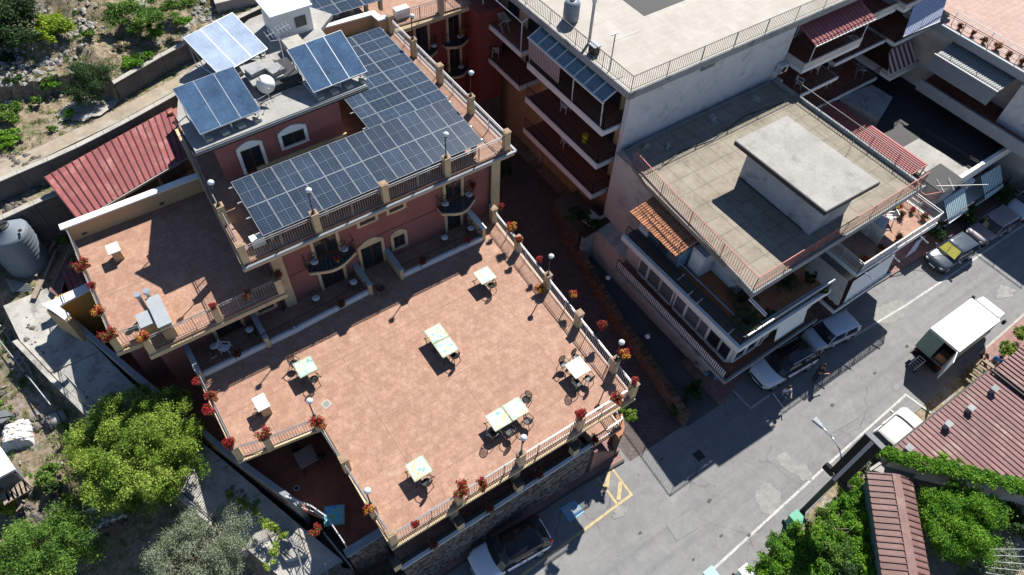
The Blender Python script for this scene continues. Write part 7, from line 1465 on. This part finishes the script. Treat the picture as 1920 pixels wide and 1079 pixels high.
for a, b2, w in (((1652, 848), (1700, 862), .22), ((1700, 862), (1745, 872), .34), ((1745, 872), (1800, 882), .3), ((1800, 882), (1850, 898), .3), ((1850, 898), (1925, 915), .34)):
    for _ in range(60):
        u = rng.random(); q = at(a[0] + (b2[0] - a[0]) * u, a[1] + (b2[1] - a[1]) * u, 3.45); s = rng.uniform(.10, .30); cl.append((q[0] + rng.gauss(0, w * .5), q[1] + rng.gauss(0, w * .6), q[2] + rng.uniform(-.1, .2), s, s, s * .6))
leaves('leaves', cl, 46000, .05, 'leaf_v', vn, fill=.1); build('stem', MB().tube([c[:3] for c in cl[::9]], .03), 'bark', vn)
for i, (a, z, s, l, m_) in enumerate((((1860, 1045), 1.0, 1.9, 'pale weeds below the white wires at the bottom right', 'leaf_olive'), ((1905, 985), 1.4, 1.3, 'dark bushes at the right edge under the vine', 'leaf_d'), ((1890, 655), .9, .7, 'yellow green plant beside the person in blue', 'leaf_yg'), ((1915, 630), .9, .7, 'leafy plant at the right edge behind the truck', 'leaf_yg'))): bush('leafy_shrub', l, P3(a, z), (s, s * .8, .4), int(6000 * s * s), .055, m_, 12, None, 'plant')
for i in range(5): a0, a1 = at(1840 + i * 2, 1030 + i * 11, 2.5), at(1925, 1010 + i * 14 + 20, 2.5); t = thing('wire_line', a0, ['topmost', 'second', 'middle', 'fourth', 'lowest'][i] + ' of the thin white wires over the bottom right weeds', 'wire', 'white wires at the bottom right'); build('wire', MB().tube([a0, a1], .009, 5), 'white', t)
# plants in the alley and on terraces
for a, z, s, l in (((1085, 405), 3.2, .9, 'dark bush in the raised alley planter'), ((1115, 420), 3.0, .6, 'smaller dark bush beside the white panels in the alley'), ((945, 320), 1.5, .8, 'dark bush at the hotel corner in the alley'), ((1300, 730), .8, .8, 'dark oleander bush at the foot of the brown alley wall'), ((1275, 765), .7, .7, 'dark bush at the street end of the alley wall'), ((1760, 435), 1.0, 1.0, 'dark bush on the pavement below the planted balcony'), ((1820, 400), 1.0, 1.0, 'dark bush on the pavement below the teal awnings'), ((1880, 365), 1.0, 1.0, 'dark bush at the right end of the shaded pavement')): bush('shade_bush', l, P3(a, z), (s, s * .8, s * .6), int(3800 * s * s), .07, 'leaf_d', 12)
bush('grassy_plant', 'feathery yellow green potted plant below the terrace corner', P3((1180, 780), 3.6), (.5, .5, .5), 2500, .07, 'leaf_yg', 8, aspect=.18); bush('corner_flowers', 'red and green flowering plant above the feathery corner plant', P3((1172, 762), 4.2), (.35, .35, .3), 700, .06, 'leaf_v', 6)
def palm(c, l, n=22, r=.95):
    t = thing('cycad_plant', (c[0], c[1], c[2]), l, 'palm', 'cycads on the corner building terrace'); build('trunk', MB().cyl((c[0], c[1], c[2]), (c[0], c[1], c[2] + .5), .14, .12), 'bark', t)
    b = MB()
    for i in range(n):
        a = i * 2.4; rr = r * rng.uniform(.7, 1.05); pts = [Vector((c[0] + math.cos(a) * rr * u, c[1] + math.sin(a) * rr * u, c[2] + .5 + .55 * math.sin(u * 2.2) )) for u in np.linspace(.05, 1, 9)]
        for q0, q1 in zip(pts[:-1], pts[1:]):
            d = (q1 - q0).normalized(); s_ = Vector((-d.y, d.x, 0)).normalized() * .2
            for s in (-1, 1): b.poly3([q0, q0 + d * .05, q0 + s_ * s + d * .12 - Vector((0, 0, .04))], [(0, 1, 2)]); b.poly3([q0 + d * .06, q0 + d * .1, q0 + s_ * s + d * .2 - Vector((0, 0, .04))], [(0, 1, 2)])
    f = build('fronds', b, 'leaf_d', t, kind='stuff'); return t
palm((*at(1397, 607, 6.2)[:2], 5.65), 'large cycad in the corner of the shaded orange terrace'); palm((*at(1470, 535, 6.2)[:2], 5.65), 'cycad behind the white poles on the shaded orange terrace'); palm((*at(1388, 565, 6.2)[:2], 5.65), 'cycad beside the white wall on the shaded orange terrace')
for i, a in enumerate(((1440, 590), (1520, 520), (1545, 545))): bush('ledge_plant', ['low plant by the front rail of the orange terrace', 'plants along the right end of the orange terrace', 'small plants at the right corner of the orange terrace'][i], P3(a, 6.0), (.5, .4, .25), 900, .06, 'leaf_d', 6, None, 'plant')

# rocks, grass
M['rubblemat'] = surf('grey_rubble', (.30, .285, .26), .95, .3, 3, bump=.4)
def rocks(name, label, pts, mat, smin, smax, n):
    b = MB()
    for _ in range(n):
        a, z, sx, sy = pts[rng.randrange(len(pts))]; x, y, _z = at(a[0] + rng.gauss(0, sx), a[1] + rng.gauss(0, sy), z); r_ = rng.uniform(smin, smax); zz = max(z - 1, hgt(x, y)) + r_ * .2; o0 = len(b.v)
        ph = rng.random() * 6
        for (u, v) in ((0, -1), (.5, -.5), (1, 0), (.5, .5), (0, 1)):
            for q in range(5): an_ = ph + q * 1.2566 + rng.uniform(-.3, .3); rr = r_ * (.25, .9, 1.1, .75, .2)[int((v + 1) * 2)] * rng.uniform(.75, 1.2); b.v.append((x + rr * math.cos(an_), y + rr * math.sin(an_), zz + v * r_ * .6))
        for j in range(4):
            for q in range(5): b.f.append((o0 + j * 5 + q, o0 + j * 5 + (q + 1) % 5, o0 + (j + 1) * 5 + (q + 1) % 5, o0 + (j + 1) * 5 + q))
        b.f.append(tuple(o0 + 20 + q for q in range(5)))
    o = build(name, b, mat, kind='stuff'); tag(o, label, 'rocks'); return o
rocks('rubble_heap', 'loose pale rubble scattered over the upper left slope', [((60, 165), 10.4, 22, 12), ((30, 120), 11, 25, 20), ((150, 20), 12.6, 12, 20), ((20, 180), 10.2, 20, 10), ((110, 100), 11.3, 25, 18), ((55, 60), 12, 40, 30), ((380, 10), 11.8, 14, 8)], 'rubblemat', .04, .2, 420)
rocks('rubble_heap', 'dark dry stones along the left garden and path edge', [((60, 640), 4.3, 25, 20), ((90, 690), 3.8, 14, 18), ((40, 800), 3.0, 40, 14), ((80, 960), 2.7, 30, 15), ((440, 900), 2.6, 12, 40), ((110, 385), 6.5, 20, 14), ((60, 440), 5.8, 15, 10), ((190, 960), 2.6, 30, 15)], 'stone', .05, .22, 420)
gp = []
for _ in range(3600):
    x = rng.uniform(-12, 13); y = rng.uniform(39, 60)
    if y > y1f(x) + 1.5: gp.append((x, y, hgt(x, y) + .05, .16, .16, .08))
for _ in range(900):
    y = rng.uniform(10, 35); x = bx(y) - rng.uniform(3, 10); gp.append((x, y, hgt(x, y) + .05, .16, .16, .08))
rng.shuffle(gp)
g_ = leaves('dry_grass', gp[:1700], 60000, .075, 'straw', None, up=.1, aspect=.10, kind='stuff'); tag(g_, 'dry straw coloured grass covering the slope', 'grass')
g_ = leaves('green_weeds', gp[1700:], 52000, .05, 'leaf_g', None, up=.3, aspect=.4, kind='stuff'); tag(g_, 'thin green weeds sprinkled over the slope and garden', 'grass')
# brush pile and sticks in the garden
bp = thing('brush_pile', at(210, 950, 3), 'heap of dry sticks and torn plastic under the big tree', 'brush pile'); b = MB()
for _ in range(110): x, y, z = at(rng.gauss(165, 38), rng.gauss(955, 18), 2.8); a = rng.random() * 6.3; L = rng.uniform(.2, .6); b.bar((x, y, z - .6 + rng.random() * .3), (x + L * math.cos(a), y + L * math.sin(a), z - .55 + rng.random() * .4), .025)
build('stick', b, 'wood', bp, kind='stuff'); fv = []; n = 14; c0 = at(190, 960, 2.9)
for j in range(n + 1):
    for i in range(n + 1): fv.append((c0[0] + (i / n - .5) * 1.6 + rng.uniform(-.1, .1), c0[1] + (j / n - .5) * 1.3 + rng.uniform(-.1, .1), 2.35 + rng.uniform(0, .45)))
build('plastic_sheet', MB().poly3(fv, [(j * (n + 1) + i, j * (n + 1) + i + 1, (j + 1) * (n + 1) + i + 1, (j + 1) * (n + 1) + i) for j in range(n) for i in range(n)]), 'film', bp)
# litter and off-cuts along the path and yard
lt_ = MB()
for _ in range(420):
    y = rng.uniform(12, 34); x = bx(y) - rng.choice((rng.uniform(0, 2.4), rng.uniform(2.4, 2.9), rng.uniform(2.4, 8))); z = hgt(x, y) + .06 + (.02 if x > bx(y) - 2.5 else 0); a = rng.random() * 3.14; L = rng.uniform(.04, .22) * (1 if rng.random() < .85 else 3)
    lt_.obox((x, y, z), L, rng.uniform(.03, .09), rng.uniform(.02, .06), a)
tag(build('yard_litter', lt_, 'rubblemat', kind='stuff'), 'small stones, sticks and off-cuts littering the path and garden', 'litter')
for i, (a, b2, l) in enumerate((((0, 610), (60, 700), 'long grey pipe lying along the upper garden edge'), ((0, 640), (95, 760), 'second grey pipe lying below the first by the garden edge'), ((120, 700), (205, 790), 'pipe handrail fallen beside the path'))): p0, p1 = at(*a, 4.7), at(*b2, 4.3); t = thing('steel_pipe', p0, l, 'pipe'); build('tube', MB().tube([p0, p1], .035, 8), 'metal', t); build('coupling', MB().tube([lerp(p0, p1, .5), lerp(p0, p1, .53)], .055, 8), 'iron', t)
# bins
def wbin(loc, rz, label, mat, lid):
    t = thing('waste_bin', loc, label, 'bin'); x, y, z = loc
    build('bin_body', MB().prism([(x - .26, y - .3), (x + .26, y - .3), (x + .3, y + .34), (x - .3, y + .34)], .08, .95), mat, t, bevel=.03); build('lid', MB().prism([(x - .31, y - .36), (x + .31, y - .36), (x + .33, y + .4), (x - .33, y + .4)], .96, 1.05), lid, t, bevel=.03)
    for s in (-1, 1): build('wheel', MB().cyl((x + s * .22, y + .36, .1), (x + s * .3, y + .36, .1), .1, n=10), 'tyre', t)
wbin((*at(1494, 975, .8)[:2], 0), 0, 'green wheeled bin beside the shrubs by the totem', 'gplastic', 'gplastic'); wbin((*at(1336, 1080, 1)[:2], 0), 0, 'mint green bin at the bottom edge of the road', 'mintplastic', 'mintplastic'); wbin((*at(1402, 1075, 1)[:2], 0), .2, 'white crate-topped bin at the bottom edge near the shrubs', 'wplastic', 'wplastic')
for i, (a, m_) in enumerate((((1325, 697), 'roadblue'), ((1308, 682), 'slabcap'), ((1343, 705), 'bluepaint'))): x, y, _ = at(*a, .4); t = thing('small_bucket', (x, y, .13), ['blue', 'grey', 'pale blue'][i] + ' bucket on the pavement under the corner balcony', 'bucket'); build('bucket', MB().lathe([(.14, 0), (.19, .4), (.17, .4), (.13, .05), (.001, .05)], (x, y, .13), 12), m_, t); build('handle', MB().tube([(x - .18, y, .53), (x, y, .66), (x + .18, y, .53)], .01, 5), 'iron', t)
